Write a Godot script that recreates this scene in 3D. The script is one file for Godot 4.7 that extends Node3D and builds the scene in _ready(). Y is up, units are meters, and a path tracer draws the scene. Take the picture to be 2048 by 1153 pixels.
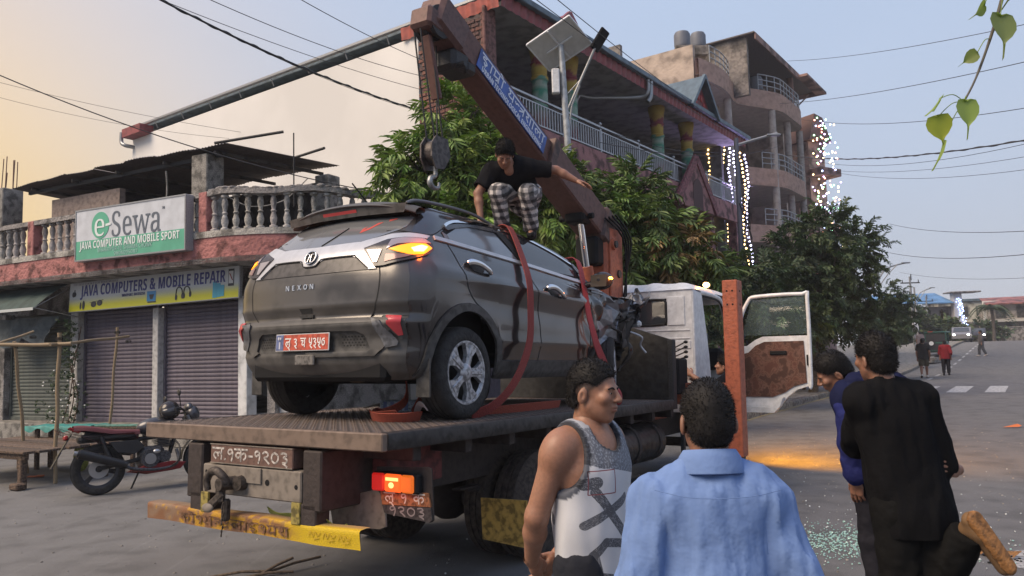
extends Node3D
# ------------------------------------------------------------------ mesh builder
class MB:
	var v := PackedVector3Array()
	var n := PackedVector3Array()
	var uv := PackedVector2Array()
	var col := PackedColorArray()
	var idx := PackedInt32Array()
	var xf := Transform3D()
	var cc := Color(1, 1, 1)
	var use_col := false
	var use_uv := false
	func vert(p: Vector3, nn: Vector3, t := Vector2.ZERO) -> int:
		v.append(xf * p)
		n.append((xf.basis * nn).normalized())
		uv.append(t)
		col.append(cc)
		return v.size() - 1
	func tri(a: Vector3, b: Vector3, c: Vector3) -> void:
		var nn := (b - a).cross(c - a)
		if nn.length_squared() < 1e-16: return
		var i := vert(a, nn); vert(b, nn); vert(c, nn)
		idx.append_array([i, i + 2, i + 1])
	func quad(a: Vector3, b: Vector3, c: Vector3, d: Vector3) -> void:
		var nn := (c - a).cross(d - b)
		if nn.length_squared() < 1e-16: return
		var i := vert(a, nn, Vector2(0, 1)); vert(b, nn, Vector2(1, 1)); vert(c, nn, Vector2(1, 0)); vert(d, nn, Vector2(0, 0))
		idx.append_array([i, i + 2, i + 1, i, i + 3, i + 2])
	func box(c: Vector3, s: Vector3, bev := 0.0) -> void:
		var h := s * 0.5
		var b := minf(bev, minf(h.x, minf(h.y, h.z)) * 0.9)
		for ax in 3:
			for sg in [-1.0, 1.0]:
				var u := Vector3.ZERO; var w := Vector3.ZERO; var d := Vector3.ZERO
				d[ax] = sg
				u[(ax + 1) % 3] = sg
				w[(ax + 2) % 3] = 1.0
				var hu: float = h[(ax + 1) % 3] - b
				var hw: float = h[(ax + 2) % 3] - b
				var o := c + d * h[ax]
				quad(o - u * hu - w * hw, o + u * hu - w * hw, o + u * hu + w * hw, o - u * hu + w * hw)
		if b <= 0.0: return
		for ax in 3:
			var a1 := (ax + 1) % 3
			var a2 := (ax + 2) % 3
			for s1 in [-1.0, 1.0]:
				for s2 in [-1.0, 1.0]:
					var p := Vector3.ZERO; p[a1] = s1 * h[a1]; p[a2] = s2 * (h[a2] - b)
					var q := Vector3.ZERO; q[a1] = s1 * (h[a1] - b); q[a2] = s2 * h[a2]
					var e := Vector3.ZERO; e[ax] = h[ax] - b
					if s1 * s2 > 0: quad(c + p - e, c + q - e, c + q + e, c + p + e)
					else: quad(c + q - e, c + p - e, c + p + e, c + q + e)
		for sx in [-1.0, 1.0]:
			for sy in [-1.0, 1.0]:
				for sz in [-1.0, 1.0]:
					var px := c + Vector3(sx * h.x, sy * (h.y - b), sz * (h.z - b))
					var py := c + Vector3(sx * (h.x - b), sy * h.y, sz * (h.z - b))
					var pz := c + Vector3(sx * (h.x - b), sy * (h.y - b), sz * h.z)
					if sx * sy * sz > 0: tri(px, py, pz)
					else: tri(px, pz, py)
	func beam(a: Vector3, b: Vector3, w: float, h: float, up := Vector3.UP, bev := 0.0) -> void:
		var z := (b - a)
		var L := z.length()
		if L < 1e-5: return
		z /= L
		var x := up.cross(z)
		if x.length() < 1e-3: x = Vector3.RIGHT.cross(z)
		x = x.normalized()
		var y := z.cross(x)
		var keep := xf
		xf = xf * Transform3D(Basis(x, y, z), (a + b) * 0.5)
		box(Vector3.ZERO, Vector3(w, h, L), bev)
		xf = keep
	func grid(P: PackedVector3Array, nu: int, nv: int, wu := false, wv := false) -> void:
		var N := PackedVector3Array()
		N.resize(nu * nv)
		var mu := nu if wu else nu - 1
		var mv := nv if wv else nv - 1
		for j in mv:
			var j2 := (j + 1) % nv
			for i in mu:
				var i2 := (i + 1) % nu
				var a := P[j * nu + i]; var b := P[j * nu + i2]; var c := P[j2 * nu + i2]; var d := P[j2 * nu + i]
				var nn := (c - a).cross(d - b)
				N[j * nu + i] += nn; N[j * nu + i2] += nn; N[j2 * nu + i2] += nn; N[j2 * nu + i] += nn
		var base := v.size()
		for k in nu * nv:
			var q := N[k]
			vert(P[k], q if q.length_squared() > 1e-20 else Vector3.UP, Vector2(float(k % nu) / maxf(nu - 1, 1), 1.0 - float(k / nu) / maxf(nv - 1, 1)))
		for j in mv:
			var j2 := (j + 1) % nv
			for i in mu:
				var i2 := (i + 1) % nu
				var a := base + j * nu + i; var b := base + j * nu + i2; var c := base + j2 * nu + i2; var d := base + j2 * nu + i
				idx.append_array([a, c, b, a, d, c])
	func lathe(prof: Array, seg := 16, ax := Transform3D()) -> void:
		var keep := xf
		xf = xf * ax
		var run := [prof[0]]
		for k in range(1, prof.size()):
			run.append(prof[k])
			var split := k == prof.size() - 1
			if not split:
				var d1: Vector2 = (prof[k] - prof[k - 1]).normalized()
				var d2: Vector2 = (prof[k + 1] - prof[k]).normalized()
				split = d1.dot(d2) < 0.75
			if split:
				var P := PackedVector3Array()
				for q in run:
					for i in seg:
						var t := TAU * i / seg
						P.append(Vector3(cos(t) * q.x, q.y, -sin(t) * q.x))
				grid(P, seg, run.size(), true)
				run = [prof[k]]
		xf = keep
	func cyl(a: Vector3, b: Vector3, ra: float, rb := -1.0, seg := 12, caps := true) -> void:
		if rb < 0: rb = ra
		var y := b - a
		var L := y.length()
		if L < 1e-6: return
		y /= L
		var x := y.cross(Vector3(0, 0, 1) if absf(y.z) < 0.9 else Vector3(1, 0, 0)).normalized()
		var z := x.cross(y)
		var pr := [Vector2(ra, 0), Vector2(rb, L)]
		if caps: pr = [Vector2(0, 0), Vector2(ra, 0), Vector2(rb, L), Vector2(0, L)]
		lathe(pr, seg, Transform3D(Basis(x, y, z), a))
	func tube(path: PackedVector3Array, r, seg := 8, caps := true) -> void:
		var P := PackedVector3Array()
		var up := Vector3.ZERO
		var m := path.size()
		for k in m:
			var t := (path[mini(k + 1, m - 1)] - path[maxi(k - 1, 0)]).normalized()
			if k == 0: up = t.cross(Vector3.UP if absf(t.y) < 0.9 else Vector3.RIGHT).normalized()
			up = (up - t * up.dot(t)).normalized()
			var w := t.cross(up)
			var rr: float = r[k] if r is PackedFloat32Array or r is Array else r
			for i in seg:
				var a := TAU * i / seg
				P.append(path[k] + (up * cos(a) + w * sin(a)) * rr)
		grid(P, seg, m, true)
		if caps:
			for i in range(1, seg - 1):
				tri(P[0], P[i + 1], P[i])
				var o := (m - 1) * seg
				tri(P[o], P[o + i], P[o + i + 1])
	func ribbon(path: PackedVector3Array, side, w: float, t: float) -> void:
		var P := PackedVector3Array()
		var m := path.size()
		for k in m:
			var d := (path[mini(k + 1, m - 1)] - path[maxi(k - 1, 0)]).normalized()
			var s: Vector3 = side[k] if side is Array or side is PackedVector3Array else side
			s = (s - d * s.dot(d)).normalized()
			var nn := d.cross(s)
			P.append(path[k] - s * w / 2 - nn * t / 2); P.append(path[k] + s * w / 2 - nn * t / 2)
			P.append(path[k] + s * w / 2 + nn * t / 2); P.append(path[k] - s * w / 2 + nn * t / 2)
		for k in m - 1:
			for i in 4:
				var i2 := (i + 1) % 4
				quad(P[k * 4 + i], P[k * 4 + i2], P[k * 4 + 4 + i2], P[k * 4 + 4 + i])
		quad(P[3], P[2], P[1], P[0])
		var o := (m - 1) * 4
		quad(P[o], P[o + 1], P[o + 2], P[o + 3])
	func ell(c: Vector3, r: Vector3, nu := 14, nv := 9) -> void:
		var P := PackedVector3Array()
		for j in nv:
			var t := -PI / 2 + PI * j / (nv - 1)
			for i in nu:
				var a := TAU * i / nu
				P.append(c + Vector3(cos(t) * cos(a) * r.x, sin(t) * r.y, -cos(t) * sin(a) * r.z))
		grid(P, nu, nv, true)
	func prism(poly: PackedVector2Array, z0: float, z1: float, bev := 0.0) -> void:
		var p := poly
		var ar := 0.0
		for k in p.size(): ar += p[k].cross(p[(k + 1) % p.size()])
		if ar < 0:
			p = p.duplicate(); p.reverse()
		var top := p
		var zb := z1
		if bev > 0:
			var off := Geometry2D.offset_polygon(p, -bev)
			if off.size() == 1 and off[0].size() == p.size():
				var best := 0; var bd := 1e9
				for k in p.size():
					var d: float = off[0][k].distance_to(p[0])
					if d < bd: bd = d; best = k
				top = PackedVector2Array()
				for k in p.size(): top.append(off[0][(k + best) % p.size()])
				zb = z1 - bev
		var t := Geometry2D.triangulate_polygon(p)
		var t2 := Geometry2D.triangulate_polygon(top)
		for k in range(0, t2.size(), 3):
			flat3(V(top[t2[k]], z1), V(top[t2[k + 1]], z1), V(top[t2[k + 2]], z1), Vector3(0, 0, 1))
		for k in range(0, t.size(), 3):
			flat3(V(p[t[k]], z0), V(p[t[k + 1]], z0), V(p[t[k + 2]], z0), Vector3(0, 0, -1))
		var m := p.size()
		for k in m:
			var a := p[k]; var b := p[(k + 1) % m]
			quad(V(a, z0), V(b, z0), V(b, zb), V(a, zb))
			if zb < z1:
				quad(V(a, zb), V(b, zb), V(top[(k + 1) % m], z1), V(top[k], z1))
	func V(a: Vector2, z: float) -> Vector3: return Vector3(a.x, a.y, z)
	func flat3(a: Vector3, b: Vector3, c: Vector3, nn: Vector3) -> void:
		if (b - a).cross(c - a).dot(nn) < 0:
			var t := b; b = c; c = t
		var i := vert(a, nn); vert(b, nn); vert(c, nn)
		idx.append_array([i, i + 2, i + 1])
	func mesh() -> ArrayMesh:
		var m := ArrayMesh.new()
		if v.is_empty(): return m
		var a := []
		a.resize(Mesh.ARRAY_MAX)
		a[Mesh.ARRAY_VERTEX] = v; a[Mesh.ARRAY_NORMAL] = n; a[Mesh.ARRAY_INDEX] = idx
		if use_uv: a[Mesh.ARRAY_TEX_UV] = uv
		if use_col: a[Mesh.ARRAY_COLOR] = col
		m.add_surface_from_arrays(Mesh.PRIMITIVE_TRIANGLES, a)
		return m
# ------------------------------------------------------------------ naming
var names := {}
func numbered(s: String) -> String:
	if not names.has(s):
		names[s] = 0
		return s
	names[s] += 1
	return "%s_%03d" % [s, names[s]]
func tag(o: Node, label := "", category := "", group := "", kind := "") -> Node:
	if label: o.set_meta("label", label)
	if category: o.set_meta("category", category)
	if group: o.set_meta("group", group)
	if kind: o.set_meta("kind", kind)
	return o
func thing(called: String, label: String, category: String, at := Vector3.ZERO, rot := Vector3.ZERO, group := "") -> Node3D:
	var o := Node3D.new()
	o.name = numbered(called)
	add_child(o)
	o.position = at
	o.rotation_degrees = rot
	tag(o, label, category, group)
	return o
func part(mb: MB, called: String, m: Material, parent: Node = null) -> MeshInstance3D:
	var o := MeshInstance3D.new()
	o.mesh = mb.mesh()
	o.material_override = m
	if parent == null:
		o.name = numbered(called)
		add_child(o)
	else:
		o.name = called
		parent.add_child(o, true)
	return o
func inst(mesh: Mesh, called: String, m: Material, parent: Node, at := Transform3D()) -> MeshInstance3D:
	var o := MeshInstance3D.new()
	o.mesh = mesh
	o.material_override = m
	o.transform = at
	o.name = called
	parent.add_child(o, true)
	return o
func struct(mb: MB, called: String, m: Material) -> MeshInstance3D:
	var o := part(mb, called, m)
	o.set_meta("kind", "structure")
	return o
func kind_stuff(o: Node) -> Node:
	o.set_meta("kind", "stuff")
	return o
func copy(o: Node3D, called: String, label: String, at: Transform3D) -> Node3D:
	var c: Node3D = o.duplicate()
	c.name = numbered(called)
	add_child(c)
	c.transform = at
	if label: c.set_meta("label", label)
	return c
func multi(mesh: Mesh, xfs: Array, called: String, m: Material, parent: Node, colors: Array = []) -> MultiMeshInstance3D:
	var mm := MultiMesh.new()
	mm.transform_format = MultiMesh.TRANSFORM_3D
	mm.use_colors = not colors.is_empty()
	mm.mesh = mesh
	mm.instance_count = xfs.size()
	for k in xfs.size():
		mm.set_instance_transform(k, xfs[k])
		if not colors.is_empty(): mm.set_instance_color(k, colors[k])
	var o := MultiMeshInstance3D.new()
	o.multimesh = mm
	o.material_override = m
	o.name = called
	parent.add_child(o, true)
	o.set_meta("kind", "stuff")
	return o
# ------------------------------------------------------------------ materials
var T := {}
func noise_tex(key: String, freq: float, octaves: int, ramp: Array, seed_ := 1, normal := false, bump := 4.0, type := FastNoiseLite.TYPE_SIMPLEX_SMOOTH, size := 512) -> NoiseTexture2D:
	if T.has(key): return T[key]
	var f := FastNoiseLite.new()
	f.seed = seed_; f.frequency = freq; f.fractal_octaves = octaves; f.noise_type = type
	f.fractal_type = FastNoiseLite.FRACTAL_FBM if octaves > 1 else FastNoiseLite.FRACTAL_NONE
	var t := NoiseTexture2D.new()
	t.width = size; t.height = size; t.seamless = true; t.noise = f; t.as_normal_map = normal
	t.bump_strength = bump
	if not ramp.is_empty():
		var g := Gradient.new()
		var off := PackedFloat32Array(); var cs := PackedColorArray()
		for r in ramp:
			off.append(r[0])
			cs.append(r[1] if r[1] is Color else Color(r[1], r[1], r[1]))
		g.offsets = off; g.colors = cs
		t.color_ramp = g
	T[key] = t
	return t
func grain() -> Texture2D: return noise_tex("grain", 0.09, 3, [[0.2, 0.72], [0.8, 1.0]], 3)
func blotch() -> Texture2D: return noise_tex("blotch", 0.012, 5, [[0.25, 0.8], [0.5, 0.94], [0.75, 1.0]], 5)
func grime() -> Texture2D: return noise_tex("grime", 0.02, 5, [[0.3, 0.66], [0.5, 0.9], [0.7, 1.0]], 8)
func mould() -> Texture2D: return noise_tex("mould", 0.009, 6, [[0.28, 0.58], [0.42, 0.78], [0.55, 0.95], [0.8, 1.0]], 11)
func wear() -> Texture2D: return noise_tex("wear", 0.03, 6, [[0.2, 0.82], [0.5, 0.96], [0.8, 1.0]], 16)
func faint() -> Texture2D: return noise_tex("faint", 0.012, 5, [[0.25, 0.93], [0.75, 1.0]], 6)
func bumps() -> Texture2D: return noise_tex("bumps", 0.06, 4, [], 4, true, 5.0)
func dents() -> Texture2D: return noise_tex("dents", 0.012, 3, [], 9, true, 6.0)
func lin(r: float, g := -1.0, b := -1.0) -> Color:
	return (Color(r, r, r) if g < 0 else Color(r, g, b)).linear_to_srgb()
func mk(c: Color, rough := 0.8, metal := 0.0, tex: Texture2D = null, sc := 1.0, nrm: Texture2D = null, nsc := 0.5, det: Texture2D = null, dsc := 0.15) -> StandardMaterial3D:
	var m := StandardMaterial3D.new()
	m.albedo_color = c.linear_to_srgb()
	m.roughness = rough
	m.metallic = metal
	if tex or nrm or det:
		m.uv1_triplanar = true
		m.uv1_scale = Vector3.ONE * sc
		if tex: m.albedo_texture = tex
		if nrm:
			m.normal_enabled = true
			m.normal_texture = nrm
			m.normal_scale = nsc
		if det:
			m.detail_enabled = true
			m.detail_albedo = det
			m.detail_blend_mode = BaseMaterial3D.BLEND_MODE_MUL
			m.detail_uv_layer = BaseMaterial3D.DETAIL_UV_2
			m.uv2_triplanar = true
			m.uv2_scale = Vector3.ONE * dsc
	return m
func glow(c: Color, e: float, base := Color(0.8, 0.8, 0.8)) -> StandardMaterial3D:
	var m := StandardMaterial3D.new()
	m.albedo_color = base
	m.roughness = 0.4
	m.emission_enabled = true
	m.emission = c.linear_to_srgb()
	m.emission_energy_multiplier = e
	return m
func C(r: float, g: float, b: float) -> Color: return Color(r, g, b)
func W(x: float, y: float, z: float) -> Vector3: return Vector3(x, y, z)
func PV(a: Array) -> PackedVector2Array:
	var p := PackedVector2Array()
	for k in range(0, a.size(), 2): p.append(Vector2(a[k], a[k + 1]))
	return p
func P3(a: Array) -> PackedVector3Array:
	var p := PackedVector3Array()
	for k in range(0, a.size(), 3): p.append(Vector3(a[k], a[k + 1], a[k + 2]))
	return p
func smooth_path(p: PackedVector3Array, sub := 4) -> PackedVector3Array:
	var r := PackedVector3Array()
	for k in p.size() - 1:
		var a := p[maxi(k - 1, 0)]; var b := p[k]; var c := p[k + 1]; var d := p[mini(k + 2, p.size() - 1)]
		for j in sub: r.append(b.cubic_interpolate(c, a, d, float(j) / sub))
	r.append(p[p.size() - 1])
	return r
func lerp_tab(t: Array, x: float) -> float:   # [[x, y], ...] piecewise linear
	if x <= t[0][0]: return t[0][1]
	for k in range(1, t.size()):
		if x <= t[k][0]:
			return lerpf(t[k - 1][1], t[k][1], (x - t[k - 1][0]) / (t[k][0] - t[k - 1][0]))
	return t[-1][1]
# ------------------------------------------------------------------ letters
var GL := {
	"l": [0.78, [[0.02, 0.85, 0.76, 0.85], [0.62, 0.85, 0.62, 0.2], [0.62, 0.5, 0.5, 0.62, 0.4, 0.5, 0.4, 0.38], [0.4, 0.5, 0.28, 0.6, 0.14, 0.5, 0.14, 0.36, 0.26, 0.22]]],
	"lu": [0.78, [[0.02, 0.85, 0.76, 0.85], [0.62, 0.85, 0.62, 0.2], [0.62, 0.5, 0.5, 0.62, 0.4, 0.5, 0.4, 0.38], [0.4, 0.5, 0.28, 0.6, 0.14, 0.5, 0.14, 0.36, 0.26, 0.22], [0.4, 0.12, 0.54, 0.1, 0.58, 0.0, 0.66, -0.1]]],
	"1": [0.5, [[0.34, 0.62, 0.2, 0.52, 0.1, 0.64, 0.18, 0.8, 0.34, 0.78, 0.4, 0.6, 0.38, 0.35, 0.32, 0.14]]],
	"k": [0.84, [[0.02, 0.85, 0.82, 0.85], [0.42, 0.85, 0.42, 0.15], [0.42, 0.55, 0.28, 0.66, 0.12, 0.56, 0.14, 0.4, 0.3, 0.36, 0.42, 0.5, 0.6, 0.64, 0.72, 0.54, 0.72, 0.38, 0.62, 0.26]]],
	"2": [0.55, [[0.1, 0.72, 0.24, 0.82, 0.4, 0.72, 0.36, 0.54, 0.18, 0.46, 0.3, 0.34, 0.46, 0.14]]],
	"0": [0.55, [[0.27, 0.8, 0.1, 0.68, 0.08, 0.4, 0.26, 0.2, 0.44, 0.36, 0.45, 0.64, 0.27, 0.8]]],
	"3": [0.55, [[0.1, 0.78, 0.3, 0.82, 0.4, 0.68, 0.22, 0.56, 0.42, 0.46, 0.38, 0.28, 0.16, 0.24, 0.3, 0.16, 0.42, 0.04]]],
	"5": [0.55, [[0.12, 0.84, 0.12, 0.56, 0.24, 0.46, 0.4, 0.54], [0.42, 0.84, 0.42, 0.4, 0.24, 0.28, 0.34, 0.14, 0.48, 0.04]]],
	"7": [0.55, [[0.4, 0.8, 0.18, 0.74, 0.1, 0.5, 0.22, 0.26, 0.4, 0.34, 0.42, 0.58, 0.28, 0.64]]],
	"ch": [0.72, [[0.02, 0.85, 0.7, 0.85], [0.58, 0.85, 0.58, 0.16], [0.12, 0.66, 0.4, 0.66, 0.26, 0.46, 0.3, 0.3, 0.56, 0.34]]],
	"ha": [0.7, [[0.02, 0.85, 0.68, 0.85], [0.36, 0.85, 0.36, 0.7, 0.16, 0.66, 0.14, 0.5, 0.36, 0.46, 0.5, 0.34, 0.4, 0.2, 0.26, 0.28, 0.4, 0.06]]],
	"aa": [0.3, [[0.0, 0.85, 0.3, 0.85], [0.16, 0.85, 0.16, 0.14]]],
	"mra": [0.72, [[0.02, 0.85, 0.7, 0.85], [0.56, 0.85, 0.56, 0.14], [0.16, 0.85, 0.16, 0.36, 0.1, 0.28, 0.24, 0.34, 0.56, 0.42], [0.56, 0.32, 0.36, 0.12]]],
	"o": [0.34, [[0.0, 0.85, 0.34, 0.85], [0.18, 0.85, 0.18, 0.14], [0.18, 0.85, 0.04, 1.02, -0.12, 1.06]]],
	"ya": [0.66, [[0.02, 0.85, 0.64, 0.85], [0.52, 0.85, 0.52, 0.14], [0.12, 0.76, 0.24, 0.64, 0.16, 0.48, 0.1, 0.36, 0.24, 0.28, 0.52, 0.34]]],
	"n": [0.44, [[0.0, 0.85, 0.44, 0.85], [0.1, 0.52, 0.18, 0.4, 0.28, 0.52, 0.44, 0.52]]],
	"tra": [0.62, [[0.0, 0.85, 0.6, 0.85], [0.48, 0.85, 0.48, 0.14], [0.48, 0.56, 0.14, 0.54], [0.48, 0.5, 0.28, 0.36, 0.12, 0.22]]],
	"sha": [0.68, [[0.02, 0.85, 0.66, 0.85], [0.56, 0.85, 0.56, 0.14], [0.14, 0.76, 0.3, 0.72, 0.3, 0.56, 0.14, 0.46, 0.36, 0.2]]],
	"-": [0.36, [[0.06, 0.48, 0.3, 0.48]]], ".": [0.18, [[0.06, 0.2, 0.1, 0.2]]], " ": [0.36, []],
	"squig": [0.8, [[0.0, 0.3, 0.12, 0.7, 0.24, 0.3, 0.36, 0.7, 0.5, 0.4, 0.66, 0.62], [0.3, 0.1, 0.6, 0.24]]],
}
func glyphs(mb: MB, s: Array, h: float, thick: float, z: float, fit := 0.0) -> float:
	var wid := 0.0
	for g in s: wid += GL[g][0]
	var sx := h if fit <= 0 else fit / wid
	var x := 0.0
	for g in s:
		for line in GL[g][1]:
			var pts := PackedVector3Array()
			for k in range(0, line.size(), 2): pts.append(Vector3((x + line[k]) * sx, line[k + 1] * h, 0))
			if line.size() > 6: pts = smooth_path(pts, 3)
			stroke(mb, pts, thick, z)
		x += GL[g][0]
	return x * sx
func stroke(mb: MB, pts: PackedVector3Array, t: float, z: float) -> void:
	var L := PackedVector3Array(); var R := PackedVector3Array()
	for k in pts.size():
		var d := (pts[mini(k + 1, pts.size() - 1)] - pts[maxi(k - 1, 0)]).normalized()
		var s := Vector3(-d.y, d.x, 0) * t * 0.5
		var e := Vector3.ZERO
		if k == 0: e = -d * t * 0.4
		elif k == pts.size() - 1: e = d * t * 0.4
		L.append(pts[k] + s + e); R.append(pts[k] - s + e)
	var zz := Vector3(0, 0, z)
	for k in pts.size() - 1:
		mb.quad(R[k] + zz, R[k + 1] + zz, L[k + 1] + zz, L[k] + zz)
func text_mesh(s: String, font: String, h: float, depth := 0.004, bold := false) -> TextMesh:
	var t := TextMesh.new()
	var f := SystemFont.new()
	f.font_names = PackedStringArray([font])
	if bold: f.font_weight = 700
	t.font = f
	t.text = s
	t.font_size = 64
	t.pixel_size = h / 46.0
	t.depth = depth
	t.curve_step = 1.0
	return t
func lettering(s: String, font: String, h: float, width: float, m: Material, parent: Node, at: Transform3D, bold := false, called := "lettering") -> MeshInstance3D:
	var t := text_mesh(s, font, h, 0.004, bold)
	var o := inst(t, called, m, parent, at)
	if width > 0:
		var w := t.get_aabb().size.x
		if w > 0: o.transform = at * Transform3D(Basis().scaled(Vector3(width / w, 1, 1)), Vector3.ZERO)
	return o
# ------------------------------------------------------------------ solid fields, meshed as surface nets
class SD:
	var lo: Vector3
	var c: float
	var nx: int
	var ny: int
	var nz: int
	var f := PackedFloat32Array()
	var r0 := PackedInt32Array()   # first and last cell touched in each row
	var r1 := PackedInt32Array()
	func _init(a: Vector3, b: Vector3, cell: float) -> void:
		lo = a; c = cell
		nx = int(ceil((b.x - a.x) / cell)) + 1
		ny = int(ceil((b.y - a.y) / cell)) + 1
		nz = int(ceil((b.z - a.z) / cell)) + 1
		f.resize(nx * ny * nz)
		f.fill(1.0)
		r0.resize(ny * nz); r0.fill(99999)
		r1.resize(ny * nz); r1.fill(-1)
	func rng(mn: Vector3, mx: Vector3) -> Array:
		return [clampi(int((mn.x - lo.x) / c), 0, nx - 1), clampi(int((mx.x - lo.x) / c) + 1, 0, nx - 1), clampi(int((mn.y - lo.y) / c), 0, ny - 1), clampi(int((mx.y - lo.y) / c) + 1, 0, ny - 1), clampi(int((mn.z - lo.z) / c), 0, nz - 1), clampi(int((mx.z - lo.z) / c) + 1, 0, nz - 1)]
	func cap(a: Vector3, b: Vector3, ra: float, rb: float, k := 0.02, ax := Vector3.ZERO, s := 1.0, flat := false) -> void:
		var m := maxf(ra, rb) + k + 2.2 * c
		var R := rng(Vector3(minf(a.x, b.x), minf(a.y, b.y), minf(a.z, b.z)) - Vector3.ONE * m, Vector3(maxf(a.x, b.x), maxf(a.y, b.y), maxf(a.z, b.z)) + Vector3.ONE * m)
		var ab := b - a
		var L := ab.length()
		var inv := 1.0 / maxf(ab.length_squared(), 1e-9)
		var dr := rb - ra
		var s1 := s - 1.0
		for z in range(R[4], R[5] + 1):
			for y in range(R[2], R[3] + 1):
				var rw := z * ny + y
				if R[0] < r0[rw]: r0[rw] = R[0]
				if R[1] > r1[rw]: r1[rw] = R[1]
				var i: int = rw * nx + R[0]
				for x in range(R[0], R[1] + 1):
					var q := Vector3(lo.x + x * c, lo.y + y * c, lo.z + z * c) - a
					var t0 := q.dot(ab) * inv
					var t := clampf(t0, 0.0, 1.0)
					q -= ab * t
					if s1 != 0.0: q += ax * (q.dot(ax) * s1)
					var d := q.length() - ra - dr * t
					if flat:
						if t0 < 0.0 or t0 > 1.0:
							q = q - ab * ((t0 - t))
							d = maxf(q.length() - ra - dr * t, absf(t0 - 0.5) * L - 0.5 * L)
						else: d = maxf(d, absf(t0 - 0.5) * L - 0.5 * L)
					var o := f[i]
					if k > 0.0:
						var h := maxf(k - absf(o - d), 0.0) / k
						f[i] = minf(o, d) - h * h * k * 0.25
					elif d < o: f[i] = d
					i += 1
	func ell(p: Vector3, r: Vector3, k := 0.02, bs := Basis(), sub := false) -> void:
		var m := maxf(r.x, maxf(r.y, r.z)) + absf(k) + 2.2 * c
		var R := rng(p - Vector3.ONE * m, p + Vector3.ONE * m)
		var ib := bs.transposed()
		for z in range(R[4], R[5] + 1):
			for y in range(R[2], R[3] + 1):
				var rw := z * ny + y
				if R[0] < r0[rw]: r0[rw] = R[0]
				if R[1] > r1[rw]: r1[rw] = R[1]
				var i: int = rw * nx + R[0]
				for x in range(R[0], R[1] + 1):
					var q := ib * (Vector3(lo.x + x * c, lo.y + y * c, lo.z + z * c) - p)
					var e := q / r
					var k0 := e.length()
					var k1 := (e / r).length()
					var d := k0 * (k0 - 1.0) / k1 if k1 > 1e-6 else -m
					var o := f[i]
					if sub:
						f[i] = maxf(o, -d)
					elif k > 0.0:
						var h := maxf(k - absf(o - d), 0.0) / k
						f[i] = minf(o, d) - h * h * k * 0.25
					elif d < o: f[i] = d
					i += 1
	func cut(p: Vector3, nn: Vector3) -> void:   # drops what lies on the side nn points to
		for z in nz:
			for y in ny:
				var rw := z * ny + y
				var i := rw * nx + r0[rw]
				for x in range(r0[rw], r1[rw] + 1):
					var d := (Vector3(lo.x + x * c, lo.y + y * c, lo.z + z * c) - p).dot(nn)
					if d > f[i]: f[i] = d
					i += 1
	func rough(amp: float, freq: float, seed_ := 1, stretch := Vector3.ONE) -> void:
		var fn := FastNoiseLite.new()
		fn.seed = seed_; fn.frequency = freq; fn.fractal_octaves = 2
		for z in nz:
			for y in ny:
				var rw := z * ny + y
				var i := rw * nx + r0[rw]
				for x in range(r0[rw], r1[rw] + 1):
					if absf(f[i]) < 3.0 * c:
						f[i] += amp * fn.get_noise_3d((lo.x + x * c) * stretch.x, (lo.y + y * c) * stretch.y, (lo.z + z * c) * stretch.z)
					i += 1
	func at(p: Vector3) -> float:
		var q := (p - lo) / c
		return f[(clampi(int(q.z + 0.5), 0, nz - 1) * ny + clampi(int(q.y + 0.5), 0, ny - 1)) * nx + clampi(int(q.x + 0.5), 0, nx - 1)]
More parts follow.
